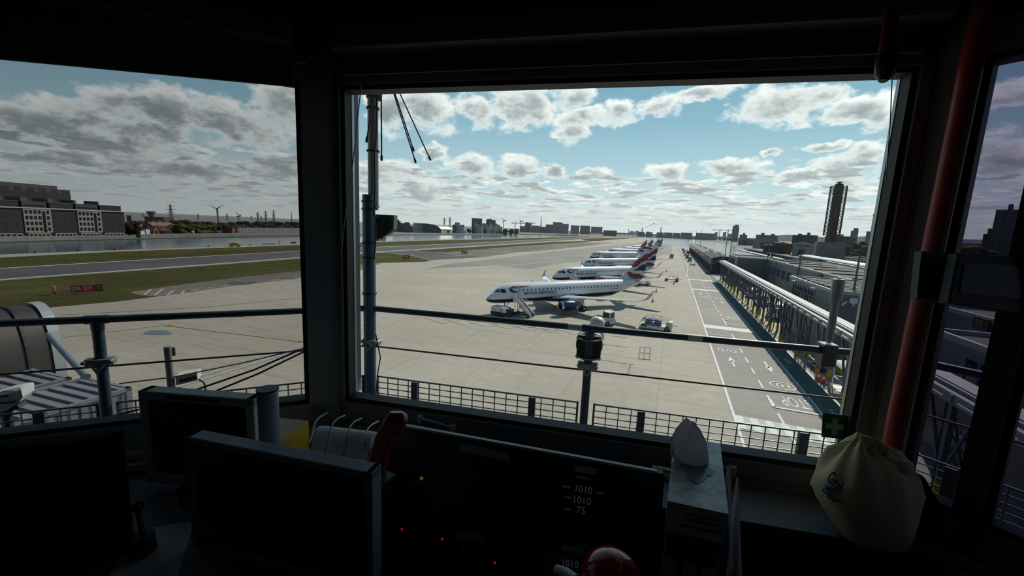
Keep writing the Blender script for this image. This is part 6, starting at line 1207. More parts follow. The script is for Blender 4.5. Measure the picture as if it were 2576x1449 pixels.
mb = MB(); c_ = lambda x, y: PL(x, y, K1 - RF[2] * .05, RF[2]); mb.tube([c_(948, 230), c_(946, 350), c_(942, 380), c_(943, 480), c_(940, 540)], .005, 6); mb.tube([c_(938, 528), c_(948, 514), c_(955, 520), c_(947, 526), c_(938, 518)], .003, 6); mb.tube([c_(940, 530), c_(944, 560), c_(944, 610), c_(941, 650)], .006, 6); mb.tube([c_(945, 840), c_(957, 900), c_(950, 940), c_(945, 1000)], .004, 6); mb.build('cable', R_BLACK, t)
mb = MB(); pp = [PL(x, y, K1 + RF[2] * .06, RF[2]) for x, y in ((941, 539), (991, 541), (990, 577), (980, 586), (943, 607))]; mb.prism(pp, RF[2] * .05); pl_ = tag(mb.build('panel_antenna', mat('panel_antenna_grey', (.10, .12, .125), .55, noise=(8, .3))), 'dark tapering panel antenna fixed beside the mast', 'antenna')
mb = MB(); pp2 = [PL(x, y, K1 + RF[2] * .055, RF[2]) for x, y in ((944, 568), (947, 552), (957, 546), (972, 549), (982, 560), (980, 575))]; mb.tube(pp2, .004, 6); mb.tube([PL(x, y, K1 + RF[2] * .055, RF[2]) for x, y in ((976, 545), (960, 602))], .004, 6); mb.build('stay_wire', R_BLACK, pl_)
mb = MB(); FB(mb, RF, -.01, .05, -.02, .01, .03, .12); mb.build('bracket', S_DARK, pl_)
RAD = mat('antenna_rod', (.02, .021, .022), .4)
for (x0, y0), (x1, y1), dd, lb in (((987, 224), (1046, 410), 2.9, 'longest of the dark antenna rods hanging from the eaves'), ((990, 224), (1041, 380), 2.95, 'antenna rod nearly touching the longest one'), ((1000, 222), (1083, 403), 3.0, 'antenna rod slanting farthest right from the eaves'), ((959, 226), (960, 404), 2.6, 'straight thin antenna rod just right of the mast'), ((941, 228), (922, 358), 2.4, 'short antenna rod leaning left of the mast')):
    a, b = AT(x0, y0, dd), AT(x1, y1, dd); d = (a - b).normalized(); k = (EYE + 2.1 - a.z) / max(d.z, .2); mb = MB(); mb.cyl(b, a + d * k, .0045, n=8); mb.cyl(b, b + d * .03, .008, n=8); tag(mb.build('antenna_rod', RAD), lb, 'antenna', 'antenna rods under the eaves')
# PTZ-like domed camera on the front post
sm = s_mid; t = thing('balcony_camera', 'round camera housing strapped to the middle railing post, white hood above the handrail', 'camera', wp(RF, sm, -.85, .1))
mb = MB(); mb.cyl(wp(RF, sm + .0, -.72, .05), wp(RF, sm, -.72, .20), .085, n=24); mb.build('housing', mat('camera_pale', (.36, .38, .38), .4), t, bevel=.01)
mb = MB(); FB(mb, RF, sm - .075, sm + .075, -.80, -.65, .0, .05); mb.build('mount_plate', S_DARK, t)
mb = MB(); c = PL(1503, 812, K1 + RF[2] * .22, RF[2]); mb.ball(c, .05, 20, (1, 1, .85)); mb.cyl(c - _Z * .11 + RF[1] * .02, c, .036, n=16); mb.build('hood', mat('camera_white', (.74, .76, .76), .35), t)
mb = MB(); 
for z in (-.665, -.785): mb.tube([wp(RF, sm - .08, z, .0), wp(RF, sm - .03, z - .006, -.035), wp(RF, sm + .03, z - .006, -.035), wp(RF, sm + .08, z, .0)], .006, 6)
mb.build('strap', B_CLAMP, t)
# grey sensor tube on black box at the right
bp_ = PL(2082, 872, K1, RF[2]); s_b = (bp_ - K1).dot(RF[1])
t = thing('sensor_mast', 'grey stepped sensor tube standing on a dark box at the right end of the handrail', 'sensor', wp(RF, s_b, -.68, 0)); mb = MB(); FB(mb, RF, s_b - .036, s_b + .036, -.685, -.565, -.04, .04); mb.build('box', mat('sensor_box_dark', (.04, .042, .045), .35), t, bevel=.006)
mb = MB(); FB(mb, RF, s_b - .035, s_b + .035, -.566, -.56, -.039, .039); mb.build('lid', mat('sensor_top_shine', (.34, .36, .36), .3), t)  # pale tone paints the sky's shine onto the top of the box
zt1, zt2 = sz(RF, 2090, 757)[1], sz(RF, 2090, 701)[1]; cb = wp(RF, s_b, 0, -.005); mb = MB(); mb.cyl(cb + _Z * -.555, cb + _Z * -.53, .012, n=14); mb.cyl(cb + _Z * -.535, cb + _Z * (zt1 + .0), .0185, n=20); mb.cyl(cb + _Z * zt1, cb + _Z * zt2, .0275, n=24); mb.cyl(cb + _Z * zt2, cb + _Z * (zt2 + .006), .008, n=8); mb.build('tube', mat('sensor_grey', (.24, .27, .285), .45), t)
# left: pipe stub and junction box, cables
a = PL(421, 872, K1 + RL[2] * .02, RL[2]); b = PL(432, 982, K1 + RL[2] * .02, RL[2]); t = thing('pipe_stub', 'short grey pipe stub standing on the left mesh guard', 'pipe', b); mb = MB(); mb.cyl(b, a, .019, n=16); mb.build('tube', B_GREY, t); mb = MB(); mb.cyl(b - _Z * .012, b, .05, n=16); mb.build('base_plate', S_DARK, t); mb = MB(); d = PL(427, 885, K1, RL[2]); mb.box(d + RL[1] * -.018, (.012, .012, .05)); mb.build('clip', S_DARK, t)
P_ = [PL(x, y, K1 + RL[2] * .0, RL[2]) for x, y in ((443, 970), (498, 957), (496, 938), (440, 947))]; t = thing('junction_box', 'beige junction box with four round holes beside the pipe stub', 'box', (P_[0] + P_[1]) / 2); mb = MB(); mb.prism(P_, RL[2] * .09); mb.build('case', mat('junction_beige', (.7, .7, .6), .5), t, bevel=.004); mb = MB(); u = (P_[1] - P_[0])
for k in range(4): c = P_[0] + u * (.28 + .19 * k) + (P_[3] - P_[0]) * .38; mb.cyl(c - RL[2] * .004, c + RL[2] * .002, .010, n=12)
mb.build('hole', S_DARK, t); mb = MB(); mb.tube([P_[1] + RL[2] * .02, P_[1] + _Z * -.02 - RL[1] * .03, P_[1] + _Z * -.1 - RL[1] * .04], .005, 6); mb.build('cable', R_BLACK, t)
for i, (pts, r, lb) in enumerate(((((783, 868), (640, 930), (480, 985), (400, 1010)), .006, 'upper of two black cables slanting down behind the monitor'), (((783, 876), (650, 940), (540, 985), (470, 1010)), .006, 'lower of two black cables slanting down behind the monitor'), (((783, 872), (600, 915), (440, 948), (300, 965)), .004, 'thin pale cable running to the pipe stub'), (((350, 1030), (250, 1055), (120, 1075), (60, 1085)), .006, 'grey cable along the left mesh guard'))):
    mb = MB(); mb.tube([PL(x, y, K1 - RL[2] * (.06 + .03 * i), RL[2]) for x, y in pts], r, 6); tag(mb.build('outdoor_cable', B_ROPE if i != 2 else B_CLAMP), lb, 'cable')
# white camera housing at far left
c = [PL(x, y, K1 + RL[2] * .1, RL[2]) for x, y in ((-20, 1000), (68, 972))]; t = thing('camera_housing', 'white tapered camera housing at the far left over the container roof', 'camera', c[0] - _Z * .1); d = (c[1] - c[0]).normalized(); mb = MB(); w_ = (c[1] - c[0]).length
mb.loft([[c[0] + d * k * w_ + RL[2] * (yy * .05) + _Z * zz2 for yy, zz2 in ((-1, -.075 * e - .012), (1, -.075 * e - .012), (1.1, 0), (.7, .022 * e), (-.7, .022 * e), (-1.1, 0))] for k, e in ((0, 1.1), (.5, 1.0), (.9, .7), (1.02, .4))], smooth=False); mb.build('shell', mat('housing_white', (.62, .65, .66), .4), t); mb = MB(); mb.bar(c[0] - _Z * .1 + d * .02, c[0] + d * w_ * .8 - _Z * .09, .07, .02); mb.build('underside', S_DARK, t)
mb = MB(); q_ = c[0] + d * w_ * .55 - RL[2] * .056; mb.box(q_ + _Z * -.005, (.03, .004, .012), math.atan2(d.y, d.x)); mb.box(q_ + _Z * -.045 + d * .01, (.06, .004, .008), math.atan2(d.y, d.x)); mb.build('mark', S_DARK, t); mb = MB(); mb.cyl(c[0] + d * .05 - _Z * .1, c[0] + d * .05 - _Z * .75, .02, n=10); mb.build('bracket', S_DARK, t)
# containers and barrel canopy below the balcony
CT_W = mat('container_grey_white', (.23, .24, .25), .6, noise=(1, .2)); zc = 7.7
q0, q1 = G(331, 973, zc), G(111, 1040, zc); q2 = G(209, 952, zc); ex = (q1 - q0).normalized(); ey = V((-ex.y, ex.x, 0)); ey = ey if (q2 - q0).dot(ey) > 0 else -ey; Lc, Wc = 6.06, 2.44
def container(o, label, lift=0.0):
    t = thing('container', label, 'container', o + ex * Lc / 2 + ey * Wc / 2 - _Z * 2.6, math.atan2(ex.y, ex.x)); s_ = 1 if V((-math.sin(t.rotation_euler.z), math.cos(t.rotation_euler.z), 0)).dot(ey) > 0 else -1
    def sd(y): return y
    mb = MB(); mb.bb((-Lc / 2 + .06, -Wc / 2 + .06, .1), (Lc / 2 - .06, Wc / 2 - .06, 2.5)); n = 22
    for i in range(n):
        x = -Lc / 2 + .15 + i * (Lc - .3) / n
        for y in (-Wc / 2 + .03, Wc / 2 - .03): mb.bb((x, min(y, y * .97), .15), (x + .14, max(y, y * .97), 2.45))
    loc('walls', mb, CT_W, t); mb = MB()
    for i in range(16): x = -Lc / 2 + .2 + i * (Lc - .4) / 15; mb.bb((x - .07, -Wc / 2 + .15, 2.5), (x + .07, Wc / 2 - .15, 2.58))
    mb.bb((-Lc / 2 + .08, -Wc / 2 + .08, 2.44), (Lc / 2 - .08, Wc / 2 - .08, 2.51)); loc('roof', mb, CT_W, t); mb = MB()
    for x in (-Lc / 2, Lc / 2 - .16):
        for y in (-Wc / 2, Wc / 2 - .16): mb.bb((x, y, 0), (x + .16, y + .16, 2.6))
    for y in (-Wc / 2, Wc / 2 - .12): mb.bb((-Lc / 2, y, 2.48), (Lc / 2, y + .12, 2.6)); mb.bb((-Lc / 2, y, 0), (Lc / 2, y + .12, .14))
    for x in (-Lc / 2, Lc / 2 - .12): mb.bb((x, -Wc / 2, 2.48), (x + .12, Wc / 2, 2.6))
    loc('frame', mb, CT_W, t); return t
container(q0, 'pale ribbed shipping container just below the left railing, nearest one'); container(q0 + ey * 2.75 + ex * .2, 'second ribbed container behind the nearest one')
mb = MB(); cB = q0 + ex * 3.1 + ey * 2.6; mb.box((cB.x, cB.y, 2.54), (6.4, 5.4, 5.08), math.atan2(ex.y, ex.x)); tag(mb.build('annex_building', T_CLAD), 'flat roofed annex carrying the containers below the balcony', 'building')
T_ = FAR(104, 764, 25); B_ = FAR(170, 952, 23.4); axd = V((-math.cos(YAW + R(10)), -math.sin(YAW + R(10)), 0)); axd = (FAR(0, 772, 24.4) - T_); axd.z = 0; axd = axd.normalized() if axd.length > 0 else axd
hA = T_.z - B_.z; side = V((B_.x - T_.x, B_.y - T_.y, 0)); side -= axd * side.dot(axd); side = V((B_.x - T_.x, B_.y - T_.y, 0)); wA = side.length; side.normalize()
def arch(o, k=1.0): return [o - _Z * hA + side * (wA * k * math.copysign(abs(math.cos(a)) ** .8, math.cos(a))) + _Z * (hA * k * (math.sin(a) ** .75)) for a in [math.pi * i / 20 for i in range(21)]]
t = thing('barrel_canopy', 'dark ribbed barrel roofed canopy with a pale end band at the far left', 'canopy', T_ - _Z * hA)
mb = MB(); mb.loft([arch(T_ + axd * .3), arch(T_ + axd * 9)], cap=False, closed=False); mb.loft([arch(T_ + axd * .3, .97), arch(T_ + axd * 9, .97)], cap=False, closed=False); mb.build('shell', mat('canopy_brown_sheet', (.045, .04, .035), .6, noise=(1.5, .3)), t)
mb = MB(); A_, B2 = arch(T_, 1.03), arch(T_ + axd * .35, 1.03); mb.loft([A_, B2], cap=False, closed=False, smooth=False); mb.loft([arch(T_, .95), A_], cap=False, closed=False, smooth=False); mb.build('end_band', mat('canopy_pale_band', (.34, .38, .4), .4), t)
for i in range(9): o_ = T_ + axd * (1.0 + i * .9); mb = MB(); mb.loft([arch(o_, 1.0), arch(o_, 1.025), arch(o_ + axd * .09, 1.025), arch(o_ + axd * .09, 1.0)], cap=False, closed=False, smooth=False); mb.build('rib', S_DARK, t)
mb = MB(); mb.box(T_ + axd * 5.0 - _Z * hA - _Z * ((T_.z - hA) / 2), (9.0, 2.4, max(.5, T_.z - hA)), math.atan2(axd.y, axd.x)); mb.build('plinth', T_CLAD, t)
mb = MB(); mb.cyl(FAR(122, 842, 20), FAR(218, 948, 15.5), .09, n=14); tag(mb.build('brace_tube', mat('brace_grey', (.22, .245, .26), .45)), 'grey diagonal brace tube in front of the barrel canopy', 'brace')
# ------------------------------------------------------------------ desk and things on it
DZ = -.95
dp = [wp(FL, 2.6, 0, -.03), wp(FL, .02, 0, -.03), wp(FF, .02, 0, -.03), wp(FF, .38, 0, -.03), wp(FF, .30, 0, -.95), wp(FL, .6, 0, -1.0), wp(FL, 2.6, 0, -1.0)]
mb = MB(); mb.prism([V((p.x, p.y, EYE + DZ - .04)) for p in dp][::-1], _Z * .04); t = tag(mb.build('desk', R_DESK), 'grey desktop under the monitors on the left', 'desk'); mb = MB()
for q in (.4, 2.3): p = wp(FL, q, 0, -.6); mb.box((p.x, p.y, EYE + (DZ - .04 - 1.65) / 2), (.5, .5, -1.65 * -1 + DZ - .04), R(45))
mb.build('pedestal', R_BLACK, t)
def monitor(tl, tr, z, h, dep, label, bez, scr, name='monitor', bz=.028, stand=True, glow=None, sink=None):
    a, b = E(*tl, z), E(*tr, z); u = (b - a).normalized(); n = V((u.y, -u.x, 0)); n = n if n.dot(CAM - a) > 0 else -n; w = (b - a).length
    t = thing(name, label, 'monitor', (a + b) / 2 - _Z * (z - DZ)); A = lambda s, zz3, o: a + u * s + _Z * zz3 + n * o
    def bx(mb, s0, s1, z0, z1, o0, o1): mb.pts8([A(s, q, o) for q in (z0, z1) for s, o in ((s0, o1), (s1, o1), (s1, o0), (s0, o0))])
    mb = MB(); bx(mb, 0, w, -bz, 0, -dep, 0); bx(mb, 0, w, -h, -h + bz * 1.3, -dep, 0); bx(mb, 0, bz, -h, 0, -dep, 0); bx(mb, w - bz, w, -h, 0, -dep, 0); bx(mb, bz, w - bz, -h + bz, -bz, -dep, -.012); mb.build('bezel', bez, t, bevel=.004)
    mb = MB(); bx(mb, bz, w - bz, -h + bz * 1.3, -bz, -.012, -.006); mb.build('screen', scr, t)
    if stand: mb = MB(); c = A(w / 2, 0, -dep - .02); mb.bar(V((c.x, c.y, EYE + DZ)), c - _Z * h * .5, .07, .03); c2 = A(w / 2, 0, -dep); mb.cyl(V((c2.x, c2.y, EYE + DZ)), V((c2.x, c2.y, EYE + DZ + .015)), .11, n=20); mb.build('stand', R_BLACK, t)
    return t
BEZ_BEIGE = mat('bezel_beige', (.55, .56, .5), .5); BEZ_GREY = mat('bezel_grey', (.2, .215, .235), .5)
monitor((345, 983), (637, 1006), -.585, .33, .05, 'beige framed monitor with a dark screen behind the large one', BEZ_BEIGE, R_SCREEN, bz=.03)
monitor((462, 1098), (935, 1192), -.60, .34, .045, 'large dark monitor with a grey top edge in the centre left', BEZ_GREY, R_SCREEN, bz=.02)
monitor((-60, 1136), (287, 1102), -.60, .36, .045, 'black monitor at the far left edge', mat('monitor_matt_black', (.004, .004, .005), .9, spec=.1), R_SCREEN, bz=.02)
P_ = [E(x, y, -.585) for x, y in ((418, 989), (552, 1000))]; n_ = (CAM - P_[0]); n_.z = 0; n_.normalize(); mb = MB(); mb.prism([P_[0] - _Z * .006 + n_ * .001, P_[1] - _Z * .006 + n_ * .001, P_[1] - _Z * .018 + n_ * .001, P_[0] - _Z * .018 + n_ * .001], n_ * .002); tag(mb.build('red_label_tape', mat('tape_dark_red', (.2, .02, .025), .5)), 'dark red label tape on the top frame of the beige monitor', 'label')
# pole, boxes, roll, rack
c = E(673, 982, -.525); t = thing('monitor_pole', 'thick grey monitor pole with a dark cap behind the large monitor', 'pole', V((c.x, c.y, EYE + DZ))); mb = MB(); mb.cyl(V((c.x, c.y, EYE + DZ)), c, .029, n=24); mb.build('tube', mat('pole_grey', (.3, .31, .34), .4, .2), t); mb = MB(); mb.cyl(c, c + _Z * .006, .031, n=24); mb.build('cap', R_BLACK, t)
zb = -.74; pA, pB = E(776, 1058, zb), E(704, 1110, zb); pF = E(612, 1042, zb); pC = pB + (pF - pA); t = thing('document_box', 'box with tan top and yellow side behind the grey pole', 'box', (pA + pC) / 2 - _Z * (zb - DZ)); mb = MB(); hB = zb - DZ
mb.prism([p - _Z * hB for p in (pC, pB, pA, pF)], _Z * (hB - .004)); b_ = mb.build('body', mat('box_yellow', (.75, .42, .02), .6), t); mb = MB(); mb.prism([p - _Z * .004 for p in (pC, pB, pA, pF)], _Z * .004); mb.build('lid', mat('box_tan', (.62, .47, .32), .7), t)
ra, rb2 = AT(806, 1098, 1.42), AT(948, 1117, 1.3); t = thing('paper_roll', 'white paper roll with its sheet hanging forward beside the red handset', 'paper roll', (ra + rb2) / 2 - _Z * .2); mb = MB(); mb.cyl(ra, rb2, .036, n=24); mb.build('roll', mat('paper_white', (.8, .82, .85), .6), t)
u = (rb2 - ra); n = V((u.y, -u.x, 0)).normalized(); n = n if n.dot(CAM - ra) > 0 else -n; mb = MB(); rows = [[p + n * o + _Z * z for o, z in ((.033, .0), (.05, -.06), (.1, -.11), (.2, -.135))] for p in (ra, ra + u * .5, rb2)]; mb.loft(rows, cap=False, closed=False); mb.build('sheet', mat('paper_white', (.8, .82, .85), .6), t)
t = thing('wire_rack', 'wire rack of four slender hoops over the paper roll', 'rack', ra - _Z * .15)
for tip, m1, m2, ft in (((826, 1037), (806, 1048), (788, 1078), (776, 1120)), ((868, 1045), (850, 1052), (830, 1085), (813, 1160)), ((910, 1053), (892, 1060), (876, 1090), (858, 1165)), ((952, 1060), (936, 1068), (921, 1092), (911, 1130))):
    mb = MB(); mb.tube([AT(*tip, 1.37), AT(*m1, 1.345), AT((m1[0] + m2[0]) / 2 - 3, (m1[1] + m2[1]) / 2 - 3, 1.32), AT(*m2, 1.30), AT(*ft, 1.26)], .0032, 6); mb.build('hoop', mat('hoop_steel', (.5, .5, .48), .3, .8), t)
c = E(895, 1153, -.78); t = thing('round_tin', 'small round tin with a pale lid behind the large monitor', 'tin', V((c.x, c.y, EYE + DZ))); mb = MB(); mb.cyl(V((c.x, c.y, EYE + DZ)), c - _Z * .01, .036, n=24); mb.build('body', R_BLACK, t); mb = MB(); mb.cyl(c - _Z * .012, c, .037, n=24); mb.build('lid', mat('lid_pale', (.2, .22, .23), .5), t, bevel=.002)
# red handset
pts = ((998, 1044), (985, 1065), (970, 1100), (958, 1140), (946, 1185)); t = thing('phone_handset', 'dark red telephone handset standing on end in front of the window', 'telephone', AT(950, 1185, 1.2)); HR = mat('handset_red', (.3, .02, .02), .35)
mb = MB(); rings = []
for y, xl, xr, d in ((1036, 982, 1012, .012), (1043, 974, 1022, .02), (1060, 964, 1026, .026), (1084, 951, 1014, .028), (1098, 945, 994, .024), (1130, 937, 981, .022), (1170, 931, 972, .026), (1200, 927, 968, .02)):
    c = AT((xl + xr) / 2, y, 1.27); w = (xr - xl) / 2 / FPX * 1.27; rings.append([c + RT * (w * math.copysign(abs(math.cos(k)) ** .6, math.cos(k))) + FW * (d * math.copysign(abs(math.sin(k)) ** .7, math.sin(k))) for k in [2 * math.pi * i / 20 for i in range(20)]])
mb.loft(rings); mb.build('handle', HR, t)
mb = MB(); c = AT(955, 1215, 1.25); mb.bar(V((c.x, c.y, EYE + DZ)), c + _Z * .02, .07, .07); mb.build('cradle', R_BLACK, t)
# console
k0, k1 = E(978, 1066, -.72), E(1668, 1192, -.72); u = (k1 - k0); n = V((u.y, -u.x, 0)).normalized(); n = n if n.dot(CAM - k0) > 0 else -n; k0d, k1d = k0 + n * .25 - _Z * .452, k1 + n * .25 - _Z * .452; zdk = EYE + DZ
t = thing('console', 'sloping black control console under the front window', 'console', V(((k0 + k1) / 2).xy.to_3d()) + _Z * zdk); back = lambda p: p - n * .02
mb = MB(); mb.pts8([k0d, k1d, back(k1) - _Z * .45, back(k0) - _Z * .45, k0, k1, back(k1), back(k0)]); mb.build('cabinet', R_BLACK, t)
un = u.normalized(); dn = (k0d - k0).normalized(); nf = un.cross(dn); nf = nf if nf.dot(CAM - k0) > 0 else -nf
def KP(x, y): return PL(x, y, k0, nf)                 # sighting -> console face
mb = MB(); mb.bar(k0 + _Z * .004, k0 + u * .98 + _Z * .004, .012, .008); mb.build('edge_strip', mat('edge_strip_pale', (.6, .62, .6), .4), t)
def plate(px, m_, name, th=.004, par=None, label=None):
    P = [KP(*q) for q in px]; mb = MB(); mb.prism([p + nf * .0005 for p in P], nf * th); o = mb.build(name, m_, par or t)
    if label: o['label'] = label
    return o
LBL = mat('label_grey', (.45, .46, .52), .6); plate(((1158, 1114), (1283, 1140), (1280, 1160), (1155, 1134)), LBL, 'label_strip'); plate(((985, 1100), (1330, 1165), (1310, 1300), (960, 1235)), mat('panel_charcoal', (.018, .018, .019), .5), 'button_panel', .003)
btn = [(1062, 1203, (.35, .38, .02), 5, .4), (1030, 1115, (.05, .16, .05), 3, 0), (1050, 1173, (.14, .14, .03), 5, 0), (1035, 1170, (.08, .09, .02), 4, 0), (1060, 1117, (.11, .09, .03), 5, 0), (1080, 1122, (.11, .09, .03), 5, 0), (1040, 1222, (.14, .09, .05), 7, 0), (1120, 1135, (.05, .06, .07), 6, 0), (1300, 1143, (.05, .12, .1), 4, 0)]
for x, y, c, r, e in btn: p = KP(x, y); mb = MB(); mb.cyl(p + nf * .002, p + nf * .007, r / 1020 * 1.2, n=12); o = mb.build('button', mat('button_%d_%d' % (x, y), c, .4, emit=(c, .35 * e) if e else None), t)
for x, y in ((963, 1318), (1012, 1331), (1113, 1356), (1166, 1371), (1245, 1415)):
    p = KP(x, y); mb = MB(); mb.cyl(p + nf * .002, p + nf * .006, .0035, n=8); mb.build('indicator', mat('led_red', (.5, .01, .01), .4, emit=((1, .03, .02), .2)), t)
plate(((1345, 1135), (1672, 1196), (1660, 1340), (1330, 1280)), R_SCREEN, 'display', .003)
TXT = mat('display_digits', (.04, .04, .05), .5, emit=((.55, .55, .75), .028)); 
def ktext(txt, p0, p1, hpx, m_, nm):
    a, b = KP(*p0), KP(*p1); mb = MB(); xd = (b - a).normalized(); yd = nf.cross(xd).normalized(); add_text(mb, txt, a + nf * .0045, xd, yd, (b - a).length); o = mb.build(nm, m_, t); return o
ktext('1010', (1448, 1236), (1489, 1243), 20, TXT, 'readout'); ktext('1010', (1444, 1264), (1486, 1271), 20, TXT, 'readout'); ktext('75', (1450, 1290), (1471, 1294), 20, TXT, 'readout')
DIM = mat('display_dim_text', (.02, .02, .03), .5, emit=((.4, .4, .6), .012))
for q in (((1415, 1219), (1436, 1223), (1435, 1229), (1414, 1225)), ((1420, 1247), (1438, 1250), (1437, 1255), (1419, 1252)), ((1418, 1276), (1436, 1279), (1435, 1284), (1417, 1281)), ((1500, 1236), (1518, 1239), (1517, 1243), (1499, 1240)), ((1452, 1197), (1486, 1203), (1485, 1207), (1451, 1201))): plate(q, DIM, 'caption', .0045)
plate(((1446, 1170), (1502, 1179), (1500, 1194), (1444, 1186)), LBL, 'label_strip', .005); plate(((1233, 1315), (1313, 1329), (1311, 1346), (1231, 1332)), mat('label_embossed', (.07, .07, .075), .5), 'label_strip')
# lower items on the desk front
c = G(1540, 1425, EYE - .72); t = thing('red_dome_cap', 'glossy red domed cap at the bottom edge, right of centre', 'cap', c - _Z * .09); mb = MB(); mb.lathe([(.068, -.06), (.066, -.03), (.058, 0), (.04, .018), (.018, .026), (0, .028)], c, (0, 0, 1), 32); mb.build('dome', mat('cap_red_gloss', (.3, .01, .015), .12), t); mb = MB(); mb.cyl(c - _Z * .10, c - _Z * .06, .072, n=32); mb.build('base', R_BLACK, t)
mb = MB(); mb.tube([AT(1402, 1434, .93), AT(1425, 1442, .9), AT(1450, 1460, .87)], .011, 12); tag(mb.build('white_marker', mat('marker_white', (.4, .41, .42), .5)), 'white marker pen lying at the bottom edge left of the red cap', 'pen')
P4 = [KP(x, y) + nf * .02 for x, y in ((1372, 1374), (1440, 1385), (1436, 1475), (1364, 1465))]; mb = MB(); mb.prism(P4, nf * .002); tag(mb.build('note_sheet', mat('note_grey', (.09, .1, .105), .6)), 'pale note sheet on the lower console left of the red cap', 'paper')
P4 = [KP(x, y) + nf * .024 for x, y in ((1415, 1366), (1470, 1375), (1468, 1388), (1413, 1380))]; mb = MB(); mb.prism(P4, nf * .002); tp_ = tag(mb.build('readout_card', LBL), 'small grey header card above the lower 1010 readout', 'card'); a, b = KP(1418, 1418) + nf * .026, KP(1456, 1424) + nf * .026; mb = MB(); xd = (b - a).normalized(); add_text(mb, '1010', a, xd, nf.cross(xd), (b - a).length); mb.build('lettering', TXT, tp_)
t = thing('desk_handset', 'dim pale handset resting on the lower console left of the red cap', 'telephone', KP(1190, 1385)); mb = MB(); mb.tube([KP(1150, 1368) + nf * .02, KP(1165, 1352) + nf * .035, KP(1195, 1350) + nf * .04, KP(1222, 1360) + nf * .03], [.014, .018, .018, .014], 12); mb.tube([KP(1215, 1360) + nf * .03, KP(1205, 1395) + nf * .03, KP(1190, 1435) + nf * .02], [.018, .016, .014], 12); mb.build('body', mat('handset_pale', (.075, .085, .09), .5), t)
# white handle bars on the front sill
def sill_bar(a, b, label):
    t = thing('window_stay', label, 'handle', (a + b) / 2); mb = MB(); mb.cyl(a, b, .006, n=12); mb.build('bar', mat('stay_white', (.75, .78, .8), .35), t); 
    for p, q in ((a, .011), (b, .013)): mb = MB(); mb.cyl(p - _Z * .018, p + _Z * .012, q, n=12); mb.build('knob', mat('stay_white', (.75, .78, .8), .35), t)
A_, B_ = PL(1057, 1052, C1 - FF[2] * .02, FF[2]), PL(1140, 1075, C1 - FF[2] * .02, FF[2]); sill_bar(A_, B_, 'white window stay bar on the front frame right of the red handset'); A_, B_ = PL(1790, 1168, C1 - FF[2] * .02, FF[2]), PL(1843, 1180, C1 - FF[2] * .02, FF[2]); sill_bar(A_, B_, 'white window stay bar half hidden behind the tissue box')
mb = MB(); [FB(mb, FF, sz(FF, 1640, 1190, -.06)[0], sz(FF, 1684, 1200, -.06)[0], z, z + .012, -.07, -.05) for z in (-.845, -.87)]; tag(mb.build('sill_clip', mat('stay_white', (.75, .78, .8), .35)), 'pair of pale strips on the sill left of the tissue box', 'clip')
# tissue box on upright binders
zt = -.50; BR_, FR_, FL_ = E(1812, 1116, zt), E(1833, 1293, zt), E(1679, 1260, zt); BL_ = BR_ + (FL_ - FR_); hb = .062
t = thing('tissue_box', 'silver patterned tissue box with a tissue sticking up, on top of the binders', 'tissue box', (BR_ + FL_) / 2 - _Z * hb)
ma, N, bb_ = shader('tissue_box_print'); tc = N.n('ShaderNodeTexCoord').outputs['Object']; nn_ = N.noise(N.vm('MULTIPLY', tc, (14, 26, 14)), 1.0, 5, .6, dist=1.5); N.put(bb_.inputs['Base Color'], N.mix(N.ramp(nn_, .35, .68), (.3, .32, .3), (.85, .86, .8))); bb_.inputs['Roughness'].default_value = .28; bb_.inputs['Specular IOR Level'].default_value = 1.0
mb = MB(); mb.mat(0).prism([p - _Z * .003 for p in (FL_, FR_, BR_, BL_)], _Z * .003); mb.mat(1).prism([p - _Z * hb for p in (FL_, FR_, BR_, BL_)], _Z * (hb - .003)); mb.build('carton', [ma, mat('carton_side', (.7, .71, .7), .6)], t)
ctr = (BR_ + FL_) / 2 + (BR_ - FR_) * .02; u_, v_ = (FR_ - FL_).normalized(), (BR_ - FR_).normalized(); mb = MB(); mb.cyl(ctr, ctr + _Z * .001, .034, n=20); mb.v[-44:] = [ctr + u_ * (p - ctr).dot(u_) * .7 + v_ * (p - ctr).dot(v_) * 1.9 + _Z * (p - ctr).z for p in mb.v[-44:]] if len(mb.v) >= 44 else mb.v[-44:]
mb.build('opening_film', mat('film_grey', (.3, .29, .3), .15), t)
TS = thinmat('tissue_paper', (.82, .79, .82), .45); base = ctr + v_ * .02; apex = AT(1733, 1066, .93); rings = []
for (tx, ty), td, w in (((1752, 1214), .90, .016), ((1744, 1178), .905, .034), ((1735, 1148), .91, .043), ((1732, 1120), .915, .038), ((1733, 1092), .92, .024), ((1735, 1066), .925, .002)):
    k = (1214 - ty) / 148; c = AT(tx, ty, td); rings.append([c + RT * (w * (1 - .1 * math.sin(i * 2.2)) * math.cos(a)) + FW * (.016 * math.sin(a) + .006 * math.sin(a * 3 + k * 6)) + UP * (.012 * math.sin(a * 2 + k * 3)) for i, a in enumerate([2 * math.pi * j / 24 for j in range(24)])])
mb = MB(); mb.loft(rings); mb.build('tissue', TS, t)
mb = MB(); a = FL_ + u_ * .02 - v_ * .0012; [mb.prism([a + u_ * s0 - _Z * z0, a + u_ * s1 - _Z * z0, a + u_ * s1 - _Z * (z0 + .004), a + u_ * s0 - _Z * (z0 + .004)], v_ * .001) for s0, s1, z0 in ((.01, .07, .016), (.015, .075, .026), (.0, .08, .04))]; mb.build('print_lines', mat('carton_print', (.15, .15, .16), .6), t)
BND = [mat('binder_charcoal', (.03, .03, .033), .5), mat('binder_grey', (.07, .07, .078), .5), mat('binder_navy', (.02, .024, .04), .5)]; w3 = (FR_ - FL_).length / 3
